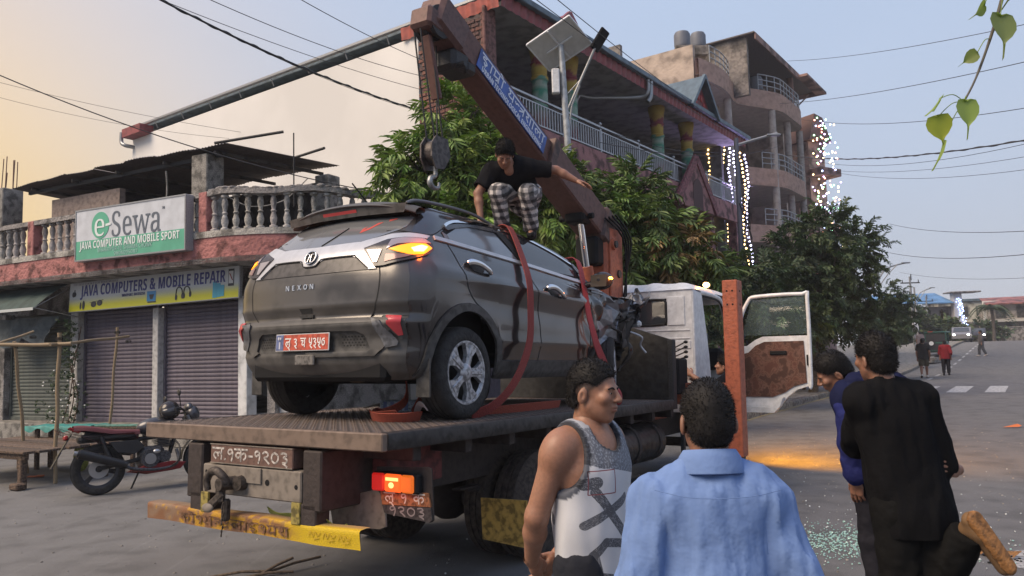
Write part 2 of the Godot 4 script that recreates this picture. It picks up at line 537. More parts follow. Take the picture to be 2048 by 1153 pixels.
	func into(mb: MB, tint = null, uvf = null) -> void:
		var vid := PackedInt32Array()
		vid.resize(nx * ny * nz)
		vid.fill(-1)
		var base := mb.v.size()
		var sx := 1
		var sy := nx
		var sz := nx * ny
		var lim := 3.4 * c
		var pos := PackedVector3Array()
		var nor := PackedVector3Array()
		for z in nz - 1:
			for y in ny - 1:
				var rw := z * ny + y
				var i := rw * nx + r0[rw]
				for x in range(r0[rw], mini(r1[rw] + 1, nx - 1)):
					var v0 := f[i]
					if v0 > lim or v0 < -lim:
						i += 1
						continue
					var v1 := f[i + 1]; var v2 := f[i + sy]; var v3 := f[i + sy + 1]
					var v4 := f[i + sz]; var v5 := f[i + sz + 1]; var v6 := f[i + sz + sy]; var v7 := f[i + sz + sy + 1]
					var neg := int(v0 < 0) + int(v1 < 0) + int(v2 < 0) + int(v3 < 0) + int(v4 < 0) + int(v5 < 0) + int(v6 < 0) + int(v7 < 0)
					if neg == 0 or neg == 8:
						i += 1
						continue
					var p := Vector3.ZERO
					var cnt := 0
					if (v0 < 0) != (v1 < 0): p += Vector3(v0 / (v0 - v1), 0, 0); cnt += 1
					if (v2 < 0) != (v3 < 0): p += Vector3(v2 / (v2 - v3), 1, 0); cnt += 1
					if (v4 < 0) != (v5 < 0): p += Vector3(v4 / (v4 - v5), 0, 1); cnt += 1
					if (v6 < 0) != (v7 < 0): p += Vector3(v6 / (v6 - v7), 1, 1); cnt += 1
					if (v0 < 0) != (v2 < 0): p += Vector3(0, v0 / (v0 - v2), 0); cnt += 1
					if (v1 < 0) != (v3 < 0): p += Vector3(1, v1 / (v1 - v3), 0); cnt += 1
					if (v4 < 0) != (v6 < 0): p += Vector3(0, v4 / (v4 - v6), 1); cnt += 1
					if (v5 < 0) != (v7 < 0): p += Vector3(1, v5 / (v5 - v7), 1); cnt += 1
					if (v0 < 0) != (v4 < 0): p += Vector3(0, 0, v0 / (v0 - v4)); cnt += 1
					if (v1 < 0) != (v5 < 0): p += Vector3(1, 0, v1 / (v1 - v5)); cnt += 1
					if (v2 < 0) != (v6 < 0): p += Vector3(0, 1, v2 / (v2 - v6)); cnt += 1
					if (v3 < 0) != (v7 < 0): p += Vector3(1, 1, v3 / (v3 - v7)); cnt += 1
					p /= cnt
					vid[i] = pos.size()
					pos.append(lo + (Vector3(x, y, z) + p) * c)
					nor.append(Vector3((v1 + v3 + v5 + v7) - (v0 + v2 + v4 + v6), (v2 + v3 + v6 + v7) - (v0 + v1 + v4 + v5), (v4 + v5 + v6 + v7) - (v0 + v1 + v2 + v3)))
					i += 1
		var quads := PackedInt32Array()
		for z in range(1, nz - 1):
			for y in range(1, ny - 1):
				var rw := z * ny + y
				var xa := maxi(r0[rw], 1)
				var i := rw * nx + xa
				for x in range(xa, mini(r1[rw] + 1, nx - 1)):
					var v0 := f[i]
					if absf(v0) < lim:
						var n0 := v0 < 0
						if n0 != (f[i + sx] < 0): face(quads, vid, i, sy, sz, n0)
						if n0 != (f[i + sy] < 0): face(quads, vid, i, sz, sx, n0)
						if n0 != (f[i + sz] < 0): face(quads, vid, i, sx, sy, n0)
					i += 1
		for k in pos.size():
			if tint != null: mb.cc = tint.call(pos[k], nor[k])
			mb.vert(pos[k], nor[k], uvf.call(pos[k], nor[k]) if uvf != null else Vector2.ZERO)
		for k in range(0, quads.size(), 4):
			var a := base + quads[k]; var b := base + quads[k + 1]; var d := base + quads[k + 2]; var e := base + quads[k + 3]
			mb.idx.append_array([a, d, b, a, e, d])
		mb.cc = Color(1, 1, 1)
	func face(q: PackedInt32Array, vid: PackedInt32Array, i: int, s1: int, s2: int, out: bool) -> void:
		var a := vid[i - s1 - s2]; var b := vid[i - s2]; var d := vid[i]; var e := vid[i - s1]
		if a < 0 or b < 0 or d < 0 or e < 0: return
		if out: q.append_array([a, b, d, e])
		else: q.append_array([a, e, d, b])
# ------------------------------------------------------------------ scene
var M := {}
var rng := RandomNumberGenerator.new()
func rf(a: float, b: float) -> float: return rng.randf_range(a, b)
func _ready() -> void:
	rng.seed = 77
	var cam := Camera3D.new()
	cam.name = "camera"
	add_child(cam)
	cam.position = W(0, 1.62, 0)
	cam.rotation_degrees = W(4.936, 0, -1.604)
	cam.fov = 41.06
	cam.near = 0.05
	cam.far = 1500.0
	cam.current = true
	var we := WorldEnvironment.new()
	we.name = "world"
	var e := Environment.new()
	e.background_mode = Environment.BG_SKY
	e.sky = make_sky()
	e.background_energy_multiplier = 1.0
	e.tonemap_mode = Environment.TONE_MAPPER_LINEAR
	e.tonemap_exposure = 1.6
	e.sdfgi_enabled = true
	e.ssao_enabled = true
	e.ssil_enabled = true
	e.fog_enabled = true
	e.fog_density = 0.0009
	e.fog_light_color = Color(0.74, 0.75, 0.78)
	we.environment = e
	add_child(we)
	var sun := DirectionalLight3D.new()
	sun.name = "sun"
	sun.light_color = Color(1.0, 0.9, 0.78)
	sun.light_energy = 0.95
	sun.light_angular_distance = 40.0
	sun.shadow_enabled = true
	sun.rotation_degrees = W(-48, -62, 0)
	add_child(sun)
	materials()
	street()
	shop_house()
	red_house()
	brown_house()
	far_buildings()
	trees()
	recovery_truck()
	loaded_car()
	straps()
	motorcycle(); stall()
	lamps_and_poles()
	people()
	far_traffic()
	cables()
	small_things()
func make_sky() -> Sky:
	var w := 512
	var h := 256
	var im := Image.create(w, h, false, Image.FORMAT_RGBF)
	var fn := FastNoiseLite.new()
	fn.seed = 4; fn.frequency = 1.6; fn.fractal_octaves = 4
	for y in h:
		var el := PI * (0.5 - (y + 0.5) / h)
		var s := clampf(el / (PI / 2), -1, 1)
		for x in w:
			var az := TAU * (x + 0.5) / w   # 0 looks along -z, + to the right
			if az > PI: az -= TAU
			var up := maxf(el, 0.0)
			var a := lin_mix([0.352, 0.365, 0.392], [0.292, 0.378, 0.535], 1.0 - exp(-up / 0.30))
			a = lin_mix(a, [0.26, 0.33, 0.52], smoothstep(0.45, 1.3, up))
			var d := az + 0.95
			if d > PI: d -= TAU
			if d < -PI: d += TAU
			var g := exp(-(d * d) / (0.5 * 0.5))
			a = lin_mix(a, [0.56, 0.47, 0.45], clampf(g * 1.5, 0, 1) * exp(-up * up / (0.62 * 0.62)))
			a = lin_mix(a, [0.60, 0.42, 0.15], clampf(g * 1.6, 0, 1) * exp(-up * up / (0.33 * 0.33)))
			var dir := W(cos(el) * sin(az), sin(el) * 2.5, -cos(el) * cos(az))
			var nn := 1.0 + 0.035 * fn.get_noise_3d(dir.x, dir.y, dir.z)
			if el < 0: a = lin_mix(a, [0.2, 0.2, 0.2], smoothstep(0.0, 0.15, -el))
			im.set_pixel(x, y, Color(a[0] * nn, a[1] * nn, a[2] * nn))
	var m := PanoramaSkyMaterial.new()
	m.panorama = ImageTexture.create_from_image(im)
	var sk := Sky.new()
	sk.sky_material = m
	return sk
func lin_mix(a: Array, b: Array, t: float) -> Array:
	return [lerpf(a[0], b[0], t), lerpf(a[1], b[1], t), lerpf(a[2], b[2], t)]
func materials() -> void:
	M.asphalt = mk(C(0.27, 0.268, 0.268), 0.92, 0, noise_tex("stone", 0.22, 2, [[0.25, 0.62], [0.5, 0.86], [0.62, 0.94], [0.8, 1.0]], 21), 1.6, noise_tex("stonen", 0.2, 3, [], 22, true, 6.0), 1.1, noise_tex("patch", 0.02, 6, [[0.2, 0.86], [0.45, 0.96], [0.7, 1.0]], 24), 0.16)
	M.asphalt.vertex_color_use_as_albedo = true
	M.concrete = mk(C(0.34, 0.325, 0.30), 0.93, 0, grain(), 0.8, bumps(), 0.6, grime(), 0.35)
	M.paint_line = mk(C(0.46, 0.46, 0.46), 0.85, 0, grime(), 0.9, bumps(), 0.3)
	M.white_wall = mk(C(0.72, 0.71, 0.69), 0.9, 0, faint(), 0.03)
	M.old_white = mk(C(0.52, 0.50, 0.46), 0.9, 0, mould(), 0.45, bumps(), 0.6, grain(), 0.7)
	M.old_grey = mk(C(0.36, 0.34, 0.33), 0.92, 0, mould(), 0.4, bumps(), 0.7, grain(), 0.6)
	M.old_red = mk(C(0.36, 0.15, 0.14), 0.9, 0, noise_tex("peel", 0.014, 6, [[0.25, Color(0.6, 0.58, 0.58)], [0.45, Color(0.92, 0.92, 0.92)], [0.66, Color(1, 1, 1)], [0.74, Color(1.0, 1.15, 1.15)]], 14), 0.35, bumps(), 0.7)
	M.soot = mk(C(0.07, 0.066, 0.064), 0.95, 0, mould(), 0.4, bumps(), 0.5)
	M.shutter = mk(C(0.115, 0.10, 0.132), 0.6, 0.1, wear(), 0.35)
	M.shutter_green = mk(C(0.095, 0.11, 0.10), 0.7, 0.1, wear(), 0.35)
	M.dark_metal = mk(C(0.05, 0.05, 0.052), 0.6, 0.4, grain(), 1.5, bumps(), 0.3)
	M.black = mk(C(0.012, 0.012, 0.013), 0.75)
	M.black.metallic_specular = 0.3
	M.rubber = mk(C(0.028, 0.027, 0.027), 0.86, 0, grime(), 1.4, bumps(), 0.5)
	M.galv = mk(C(0.42, 0.43, 0.44), 0.45, 0.7, grain(), 1.2)
	M.tin = mk(C(0.11, 0.095, 0.092), 0.7, 0.2, wear(), 0.5, dents(), 0.3)
	M.blue_tin = mk(C(0.11, 0.155, 0.19), 0.5, 0.2, blotch(), 0.4)
	M.red_tin = mk(C(0.26, 0.06, 0.065), 0.5, 0.15, blotch(), 0.5)
	M.bamboo = mk(C(0.33, 0.24, 0.14), 0.7, 0, grain(), 3.0)
	M.wood = mk(C(0.16, 0.105, 0.072), 0.85, 0, noise_tex("woodg", 0.05, 4, [[0.3, 0.55], [0.7, 1.0]], 31), 1.2, bumps(), 0.5)
	M.chrome = mk(C(0.78, 0.78, 0.79), 0.09, 1.0)
	M.white_steel = mk(C(0.70, 0.71, 0.73), 0.38, 0.0, faint(), 0.6, null, 0.5, faint(), 1.9)
	M.white_paint = mk(C(0.8, 0.8, 0.78), 0.7)
	M.orange = mk(C(0.40, 0.105, 0.05), 0.6, 0.0, wear(), 0.9, bumps(), 0.25)
	M.maroon = mk(C(0.125, 0.058, 0.047), 0.62, 0.1, wear(), 0.8, dents(), 0.2)
	M.glass = mk(C(0.05, 0.055, 0.06), 0.04, 0.0)
	M.glass.metallic_specular = 0.9
	M.pane = StandardMaterial3D.new()
	M.pane.albedo_color = Color(0.6, 0.7, 0.7, 0.06)
	M.pane.transparency = BaseMaterial3D.TRANSPARENCY_ALPHA
	M.pane.roughness = 0.03
const SD_ := Vector3(0.559, 0, -0.829)   # along the street
const SR_ := Vector3(0.829, 0, 0.559)    # across it, to the right
const SO_ := Vector3(5.08, 0, -17.43)    # a point on the kerb
func gh(p: Vector3) -> float:
	return 1.6 * smoothstep(20.0, 72.0, (p - SO_).dot(SD_))
func st(x: float, z: float, y := 0.0) -> Vector3:   # street coordinates: x right of the kerb, z along it
	var p := SO_ + SR_ * x + SD_ * z
	return W(p.x, gh(p) + y, p.z)
func street() -> void:
	var fn := FastNoiseLite.new()
	fn.seed = 9; fn.frequency = 0.09; fn.fractal_octaves = 4
	var g := MB.new()
	g.use_col = true
	var xs := []
	var x := -120.0
	while x < 160: xs.append(x); x += 12.0 if absf(x + 2) > 40 else (0.8 if absf(x + 2) < 16 else 3.0)
	var zs := []
	var z := -60.0
	while z < 330: zs.append(z); z += 0.8 if z < 30 and z > -24 else (3.0 if z < 100 else 25.0)
	var P := PackedVector3Array()
	for zz in zs:
		for xx in xs: P.append(st(xx, zz))
	g.grid(P, xs.size(), zs.size())
	for k in g.v.size():
		var p := g.v[k]
		var sx := (p - SO_).dot(SR_)
		var sz := (p - SO_).dot(SD_)
		var n := fn.get_noise_2d(p.x, p.z)
		var n2 := fn.get_noise_2d(p.x * 3.1 + 50, p.z * 3.1)
		var dust := smoothstep(0.6, -3.2, sx + n * 2.0 - clampf(-sz - 9.0, 0, 3) * 0.3)
		dust = maxf(dust, 0.65 * exp(-pow((sx - 0.7 + n) / 1.1, 2.0)) * smoothstep(-8, -2, sz))
		var c := Color(0.74, 0.75, 0.81).lerp(Color(1.45, 1.39, 1.28), clampf(dust + n2 * 0.25, 0, 1))
		c = c.lerp(Color(0.95, 0.93, 0.9), clampf(0.5 + n * 1.2, 0, 1) * 0.35)
		g.col[k] = c
	struct(g, "ground", M.asphalt)
	var pv := MB.new()
	P = PackedVector3Array()
	for k in range(0, 60):
		var zz := -2.6 + k * 1.6
		P.append(st(-0.24, zz, 0.135)); P.append(st(-3.9, zz, 0.16))
	pv.grid(P, 2, 60)
	for k in 59:
		var zz := -2.6 + k * 1.6
		pv.quad(st(-3.9, zz, 0.16), st(-3.9, zz + 1.6, 0.16), st(-3.9, zz + 1.6, -0.05), st(-3.9, zz, -0.05))
	pv.quad(st(-3.9, -2.6, -0.05), st(-0.24, -2.6, -0.05), st(-0.24, -2.6, 0.135), st(-3.9, -2.6, 0.16))
	var pvn := struct(pv, "pavement", M.concrete)
	var ks := MB.new()
	ks.box(W(0, 0.035, 0), W(0.25, 0.23, 0.98), 0.02)
	var km := ks.mesh()
	var kmats := [mk(C(0.33, 0.31, 0.28), 0.93, 0, grain(), 1.1, bumps(), 0.7, grime(), 0.7), mk(C(0.27, 0.255, 0.24), 0.93, 0, grain(), 1.0, bumps(), 0.7, grime(), 0.6), mk(C(0.36, 0.325, 0.27), 0.93, 0, grain(), 1.2, bumps(), 0.7, grime(), 0.8)]
	for k in 80:
		var zz := -2.1 + k * 1.0
		var t := Transform3D(Basis(SR_, Vector3.UP, -SD_).rotated(SR_, rf(-0.008, 0.008) + atan((gh(st(0, zz + 0.5)) - gh(st(0, zz - 0.5))))), st(-0.12 + rf(-0.012, 0.012), zz, rf(-0.008, 0.01)))
		inst(km, "kerb_stone", kmats[rng.randi() % 3], pvn, t)
	var cw := thing("crosswalk", "worn white crosswalk stripes across the tarmac", "road marking")
	cw.set_meta("kind", "structure")
	for k in 7:
		var b := MB.new()
		var xx := 1.98 + k * 1.06
		for j in 4:
			var z0 := 11.2 + j * 1.02
			b.quad(st(xx, z0 + (k * 0.16), 0.005), st(xx + 0.56, z0 + (k * 0.16), 0.005), st(xx + 0.56, z0 + 1.02 + k * 0.16, 0.005), st(xx, z0 + 1.02 + k * 0.16, 0.005))
		part(b, "stripe", M.paint_line, cw)
	var lm := thing("lane_marking", "broken white lane lines running away up the street", "road marking")
	lm.set_meta("kind", "structure")
	for xx in [1.5, 5.1, 8.8]:
		for k in 16:
			var z0: float = 17.5 + k * 3.4
			var b := MB.new()
			b.quad(st(xx, z0, 0.006), st(xx + 0.13, z0, 0.006), st(xx + 0.13, z0 + 1.7, 0.006), st(xx, z0 + 1.7, 0.006))
			part(b, "dash", M.paint_line, lm)
# ------------------------------------------------------------------ the shop with the two signs, at the left
const SHOP := Vector3(-7.41, 0, -16.3)
func shop_house() -> void:
	var h := thing("shop_house", "weathered two storey shop house with roller shutters and a concrete balustrade balcony", "building", SHOP, W(0, -27, 0))
	var b := MB.new()
	b.box(W(-2.0, 0.2, -3.4), W(11.0, 0.4, 8.2), 0.02)
	part(b, "plinth", M.concrete, h)
	b = MB.new()
	b.box(W(-2.0, 1.75, -6.9), W(10.2, 2.9, 0.2)); b.box(W(-7.0, 1.75, -3.4), W(0.2, 2.9, 6.8)); b.box(W(2.95, 1.75, -3.4), W(0.2, 2.9, 6.6))
	b.box(W(-2.0, 3.16, -0.05), W(10.0, 0.6, 0.22)); b.box(W(-2.0, 0.6, -3.4), W(9.8, 0.02, 6.7))
	part(b, "wall", M.old_grey, h)
	for p in [[-2.62, 0.26, 2.5, mk(C(0.44, 0.43, 0.41), 0.9, 0, wear(), 0.4, bumps(), 0.4)], [0.06, 0.17, 2.4, mk(C(0.46, 0.455, 0.45), 0.9, 0, wear(), 0.5)], [2.55, 0.24, 2.5, mk(C(0.62, 0.63, 0.64), 0.9, 0, blotch(), 0.5)], [-5.4, 0.3, 2.5, M.old_grey]]:
		var q := MB.new()
		q.box(W(p[0], 0.4 + p[2] / 2, 0.12), W(p[1], p[2], 0.26), 0.01)
		part(q, "pillar", p[3], h)
	shutter(h, -2.48, -0.03, M.shutter); shutter(h, 0.15, 2.42, M.shutter); shutter(h, -5.24, -2.76, M.shutter_green)
	var q := MB.new()
	q.box(W(3.35, 1.75, -0.3), W(1.1, 2.7, 0.15), 0.01)
	part(q, "side_wall", mk(C(0.56, 0.58, 0.6), 0.9, 0, blotch(), 0.4), h)
	var edge := PackedVector2Array([Vector2(-7.2, -6.9), Vector2(-7.2, 1.1)])
	for k in 13: edge.append(Vector2(2.5, -1.6) + Vector2(2.72 * sin(PI / 2 * k / 12), 2.7 * cos(PI / 2 * k / 12)))
	edge.append(Vector2(5.2, -6.9))
	var slab := MB.new()
	slab.xf = Transform3D(Basis(W(1, 0, 0), W(0, 0, 1), W(0, -1, 0)), Vector3.ZERO)   # polygon y -> z, pulled down
	slab.prism(edge, -3.56, -3.46)
	part(slab, "balcony_slab", M.old_grey, h)
	var rim := PackedVector2Array()
	for k in range(1, 15): rim.append(edge[k])
	var face := MB.new()
	var P := PackedVector3Array()
	for p in rim: P.append(W(p.x, 3.46, p.y))
	for p in rim: P.append(W(p.x, 3.95, p.y))
	face.grid(P, rim.size(), 2)
	P = PackedVector3Array()
	for p in rim: P.append(W(p.x, 3.95, p.y))
	for p in rim: P.append(W(p.x, 3.95, p.y) + W(-0.16, 0, -0.16))
	face.grid(P, rim.size(), 2)
	P = PackedVector3Array()
	for p in rim: P.append(W(p.x, 3.95, p.y) + W(-0.16, 0, -0.16))
	for p in rim: P.append(W(p.x, 3.46, p.y) + W(-0.16, 0, -0.16))
	face.grid(P, rim.size(), 2)
	part(face, "balcony_edge", M.old_red, h)
	var prof := [Vector2(0.0, 0), Vector2(0.075, 0), Vector2(0.075, 0.05), Vector2(0.04, 0.07), Vector2(0.062, 0.14), Vector2(0.066, 0.2), Vector2(0.045, 0.27), Vector2(0.035, 0.3), Vector2(0.055, 0.33), Vector2(0.035, 0.36), Vector2(0.045, 0.42), Vector2(0.06, 0.5), Vector2(0.05, 0.57), Vector2(0.035, 0.61), Vector2(0.075, 0.63), Vector2(0.075, 0.67), Vector2(0, 0.67)]
	var bm := MB.new()
	bm.lathe(prof, 10)
	var bmesh := bm.mesh()
	var tones := [M.old_white, mk(C(0.46, 0.45, 0.44), 0.9, 0, mould(), 0.6, bumps(), 0.6), mk(C(0.4, 0.37, 0.36), 0.9, 0, mould(), 0.5, bumps(), 0.6)]
	var pts := []
	var xx := -7.0
	while xx < 2.4:
		pts.append(Vector2(xx, 1.0)); xx += 0.262
	for k in 17: pts.append(Vector2(2.5, -1.6) + Vector2(2.62 * sin(PI / 2 * (k + 0.5) / 17), 2.6 * cos(PI / 2 * (k + 0.5) / 17)))
	for p in pts:
		if absf(p.x + 2.9) < 0.2 or absf(p.x - 2.42) < 0.14: continue
		inst(bmesh, "baluster", tones[rng.randi() % 3], h, Transform3D(Basis().rotated(Vector3.UP, rf(0, 3)), W(p.x, 4.05, p.y)))
	var low := PackedVector3Array(); var top := PackedVector3Array()
	for p in [Vector2(-7.1, 1.0), Vector2(-5, 1.0), Vector2(-2.9, 1.0), Vector2(0, 1.0), Vector2(2.5, 1.0)]:
		low.append(W(p.x, 4.0, p.y)); top.append(W(p.x, 4.77, p.y))
	for k in range(1, 13):
		var p := Vector2(2.5, -1.6) + Vector2(2.62 * sin(PI / 2 * k / 12), 2.6 * cos(PI / 2 * k / 12))
		low.append(W(p.x, 4.0, p.y)); top.append(W(p.x, 4.77 + 0.03 * sin(k * 1.3), p.y))
	b = MB.new(); b.ribbon(low, side_of(low), 0.24, 0.12)
	part(b, "lower_rail", M.old_white, h)
	b = MB.new(); b.ribbon(top, side_of(top), 0.2, 0.1)
	part(b, "handrail", M.old_grey, h)
	b = MB.new()
	for k in range(4, top.size() - 1):
		for j in 5:
			var p := top[k].lerp(top[k + 1], (j + rf(0, 0.6)) / 5.0)
			b.ell(p + W(rf(-0.05, 0.05), 0.06, rf(-0.05, 0.05)), W(rf(0.05, 0.12), rf(0.02, 0.05), rf(0.05, 0.1)), 7, 5)
	kind_stuff(part(b, "crumbled_mortar", M.old_grey, h))
	for p in [-2.9, 2.42]:
		b = MB.new(); b.box(W(p, 4.37, 1.0), W(0.22, 0.9, 0.22), 0.015)
		part(b, "balustrade_post", M.old_red, h)
	for p in [[1.18, -0.1, 0.46, 2.38], [2.0, -2.9, 0.42, 2.4], [-5.75, 0.0, 0.5, 2.5], [-1.9, -3.6, 0.4, 2.0]]:
		b = MB.new(); b.box(W(p[0], 3.56 + p[3] / 2, p[1]), W(p[2], p[3], p[2]), 0.02)
		part(b, "column", M.concrete, h)
	b = MB.new()
	for k in 6:
		var a := TAU * k / 6
		var o := W(-5.7 + 0.16 * cos(a), 5.8, 0.16 * sin(a))
		b.tube(P3([o.x, o.y, o.z, o.x + rf(-0.04, 0.04), o.y + rf(0.7, 1.15), o.z + rf(-0.04, 0.04)]), 0.012, 5)
	part(b, "rebar", M.maroon, h)
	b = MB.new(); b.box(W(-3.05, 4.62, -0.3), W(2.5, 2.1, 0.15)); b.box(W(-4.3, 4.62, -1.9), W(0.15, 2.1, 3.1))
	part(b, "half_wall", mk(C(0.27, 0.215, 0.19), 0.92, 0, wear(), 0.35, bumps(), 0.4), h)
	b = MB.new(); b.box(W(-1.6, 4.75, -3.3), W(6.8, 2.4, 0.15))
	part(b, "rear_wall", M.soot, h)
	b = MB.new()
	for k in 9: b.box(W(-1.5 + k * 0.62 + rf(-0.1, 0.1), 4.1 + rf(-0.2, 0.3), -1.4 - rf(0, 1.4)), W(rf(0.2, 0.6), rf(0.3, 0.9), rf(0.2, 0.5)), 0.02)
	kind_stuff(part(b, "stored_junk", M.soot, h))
	var rows := 7
	for s in rows:
		b = MB.new()
		P = PackedVector3Array()
		var n := 42
		for j in 9:
			for i in n:
				var u := -5.2 + (s + float(i) / (n - 1)) * 7.05 / rows * 1.03
				var t := float(j) / 8
				var yy := 6.0 + 0.06 * sin((u + 5.2) / 7.0 * PI) + t * 0.28 * smoothstep(-5.0, 1.5, u) - t * 0.12 * smoothstep(-1.0, -5.0, u) + 0.016 * sin(u * TAU / 0.09) + 0.015 * sin(u * 4.0 + s) * (1.0 - t)
				P.append(W(u + s * 0.002, yy + s * 0.003, 0.22 - t * 3.5 + 0.03 * sin(s * 2.1)))
		b.grid(P, n, 9)
		part(b, "roof_sheet", M.tin, h)
	b = MB.new()
	for k in 5:
		b = MB.new(); b.beam(W(-4.6 + k * 1.55, 5.93, 0.1), W(-4.6 + k * 1.55, 5.93 + 0.05 * k, -3.2), 0.05, 0.07)
		part(b, "rafter", M.soot, h)
	b = MB.new(); b.beam(W(-5.0, 5.9, -0.1), W(1.7, 5.92, -0.1), 0.06, 0.08)
	b.tube(P3([1.6, 6.12, 0.1, 2.9, 6.3, -0.5]), 0.03, 7); b.tube(P3([1.6, 6.22, -2.0, 3.2, 6.12, -1.4]), 0.03, 7); b.tube(P3([2.9, 4.8, -0.8, 2.9, 6.35, -0.8]), 0.014, 6)
	part(b, "loose_pole", M.dark_metal, h)
	b = MB.new()
	b.tube(smooth_path(P3([1.5, 5.1, -0.3, 2.0, 4.85, -0.5, 2.6, 4.95, -0.8, 3.1, 5.4, -1.0])), 0.012, 5)
	b.tube(smooth_path(P3([-0.1, 5.8, -0.1, -0.06, 5.4, -0.1, -0.1, 4.9, -0.1])), 0.022, 5)
	part(b, "hanging_rag", M.old_white, h)
	var s := thing("box_sign", "white and green light box sign hung on the balcony balustrade", "sign", to_w(h, W(0.56, 4.27, 1.28)), W(0.5, -27, -0.6))
	b = MB.new(); b.box(W(0, 0, -0.09), W(3.26, 1.06, 0.18), 0.01)
	part(b, "case", mk(C(0.42, 0.43, 0.45), 0.5, 0.3, grain(), 1.0), s)
	b = MB.new(); b.quad(W(-1.6, -0.12, 0.004), W(1.6, -0.12, 0.004), W(1.6, 0.5, 0.004), W(-1.6, 0.5, 0.004))
	part(b, "white_panel", mk(C(0.53, 0.56, 0.61), 0.4, 0, faint(), 0.4), s)
	b = MB.new(); b.quad(W(-1.6, -0.5, 0.004), W(1.6, -0.5, 0.004), W(1.6, -0.12, 0.004), W(-1.6, -0.12, 0.004))
	part(b, "green_panel", mk(C(0.10, 0.37, 0.25), 0.4, 0, faint(), 0.4), s)
	b = MB.new()
	for q2 in [[0, 0.515, 3.26, 0.03], [0, -0.515, 3.26, 0.03], [-1.615, 0, 0.03, 1.0], [1.615, 0, 0.03, 1.0]]: b.box(W(q2[0], q2[1], 0.005), W(q2[2], q2[3], 0.02))
	part(b, "frame", M.galv, s)
	b = MB.new()
	var disc := [Vector2(0.0, 0.0), Vector2(0.27, 0.0), Vector2(0.27, 0.004), Vector2(0, 0.004)]
	b.lathe(disc, 36, Transform3D(Basis(W(1, 0, 0), W(0, 0, 1), W(0, -1, 0)), W(-0.83, 0.16, 0.008)))
	part(b, "logo_disc", mk(C(0.09, 0.36, 0.24), 0.4), s)
	var ink := mk(C(0.09, 0.11, 0.14), 0.5)
	var pale := mk(C(0.62, 0.68, 0.68), 0.5)
	lettering("e", "Droid Serif", 0.46, 0.30, pale, s, at3(-0.85, 0.155, 0.018))
	b = MB.new(); b.quad(W(-0.66, 0.12, 0.018), W(-0.5, 0.14, 0.018), W(-0.5, 0.19, 0.018), W(-0.66, 0.17, 0.018))
	part(b, "logo_dash", pale, s)
	lettering("Sewa", "Droid Serif", 0.5, 1.42, ink, s, at3(0.23, 0.13, 0.010))
	lettering("TM", "Droid Sans", 0.05, 0.07, ink, s, at3(1.02, 0.33, 0.010))
	lettering("JAVA COMPUTER AND MOBILE SPORT", "Droid Sans", 0.15, 2.95, pale, s, at3(-0.0, -0.22, 0.010), true)
	lettering("BHARATPUR-10, SHARMA CHOWK", "Droid Sans", 0.08, 1.6, mk(C(0.34, 0.55, 0.5), 0.5), s, at3(-0.1, -0.345, 0.010))
	lettering("9806095087", "Droid Sans", 0.07, 0.7, mk(C(0.34, 0.55, 0.5), 0.5), s, at3(-0.05, -0.44, 0.010))
	s = thing("shop_sign", "long white and yellow shop sign with blue lettering above the purple shutters", "sign", to_w(h, W(0.18, 3.15, 0.52)), W(-3, -27, 0.4))
	b = MB.new(); b.box(W(0, 0, -0.04), W(5.16, 0.66, 0.08), 0.006)
	part(b, "board", M.galv, s)
	var bands := [[-0.32, -0.24, C(0.50, 0.47, 0.03)], [-0.24, -0.16, C(0.52, 0.49, 0.10)], [-0.16, -0.10, C(0.51, 0.49, 0.22)], [-0.10, -0.04, C(0.50, 0.49, 0.33)], [-0.04, 0.32, C(0.47, 0.48, 0.46)]]
	var face_im := Image.create(8, 256, false, Image.FORMAT_RGB8)
	for y in 256:
		var t := 1.0 - (y + 0.5) / 256.0
		var c := C(0.47, 0.47, 0.02).lerp(C(0.46, 0.48, 0.50), smoothstep(0.12, 0.52, t))
		for x in 8: face_im.set_pixel(x, y, c.linear_to_srgb())
	var fm := StandardMaterial3D.new()
	fm.albedo_texture = ImageTexture.create_from_image(face_im); fm.roughness = 0.45
	b = MB.new(); b.use_uv = true
	b.quad(W(-2.56, -0.31, 0.003), W(2.56, -0.31, 0.003), W(2.56, 0.31, 0.003), W(-2.56, 0.31, 0.003))
	part(b, "printed_face", fm, s)
	var blue := mk(C(0.045, 0.05, 0.19), 0.5)
	lettering("JAVA COMPUTERS & MOBILE REPAIR", "Droid Sans", 0.235, 4.4, blue, s, at3(0.02, 0.115, 0.008), true)
	lettering("9806095087, 9847050350", "Droid Sans", 0.06, 0.72, blue, s, at3(-0.45, -0.06, 0.008))
	lettering("THE BEST CHOICE FOR YOUR MOBILE", "Droid Sans", 0.05, 1.5, mk(C(0.3, 0.3, 0.36), 0.5), s, at3(-1.7, 0.275, 0.008))
	var dk := mk(C(0.03, 0.03, 0.035), 0.5)
	b = MB.new()
	b.ell(W(-2.42, 0.06, 0.008), W(0.05, 0.06, 0.004)); b.ell(W(-2.38, 0.06, 0.008), W(0.05, 0.055, 0.004)); b.ell(W(-2.385, 0.14, 0.008), W(0.014, 0.028, 0.004))
	part(b, "fruit_mark", dk, s)
	b = MB.new()
	for k in [0, 1]: b.ell(W(-1.72 + k * 0.2, -0.19 + k * 0.02, 0.008), W(0.09, 0.065, 0.005))
	b.beam(W(-1.84, -0.15, 0.008), W(-1.40, -0.11, 0.008), 0.004, 0.02, Vector3.BACK)
	part(b, "sunglasses_print", dk, s)
	b = MB.new(); b.ell(W(-2.16, -0.2, 0.008), W(0.03, 0.08, 0.004)); b.ell(W(-2.06, -0.19, 0.008), W(0.045, 0.1, 0.004))
	part(b, "earbuds_print", dk, s)
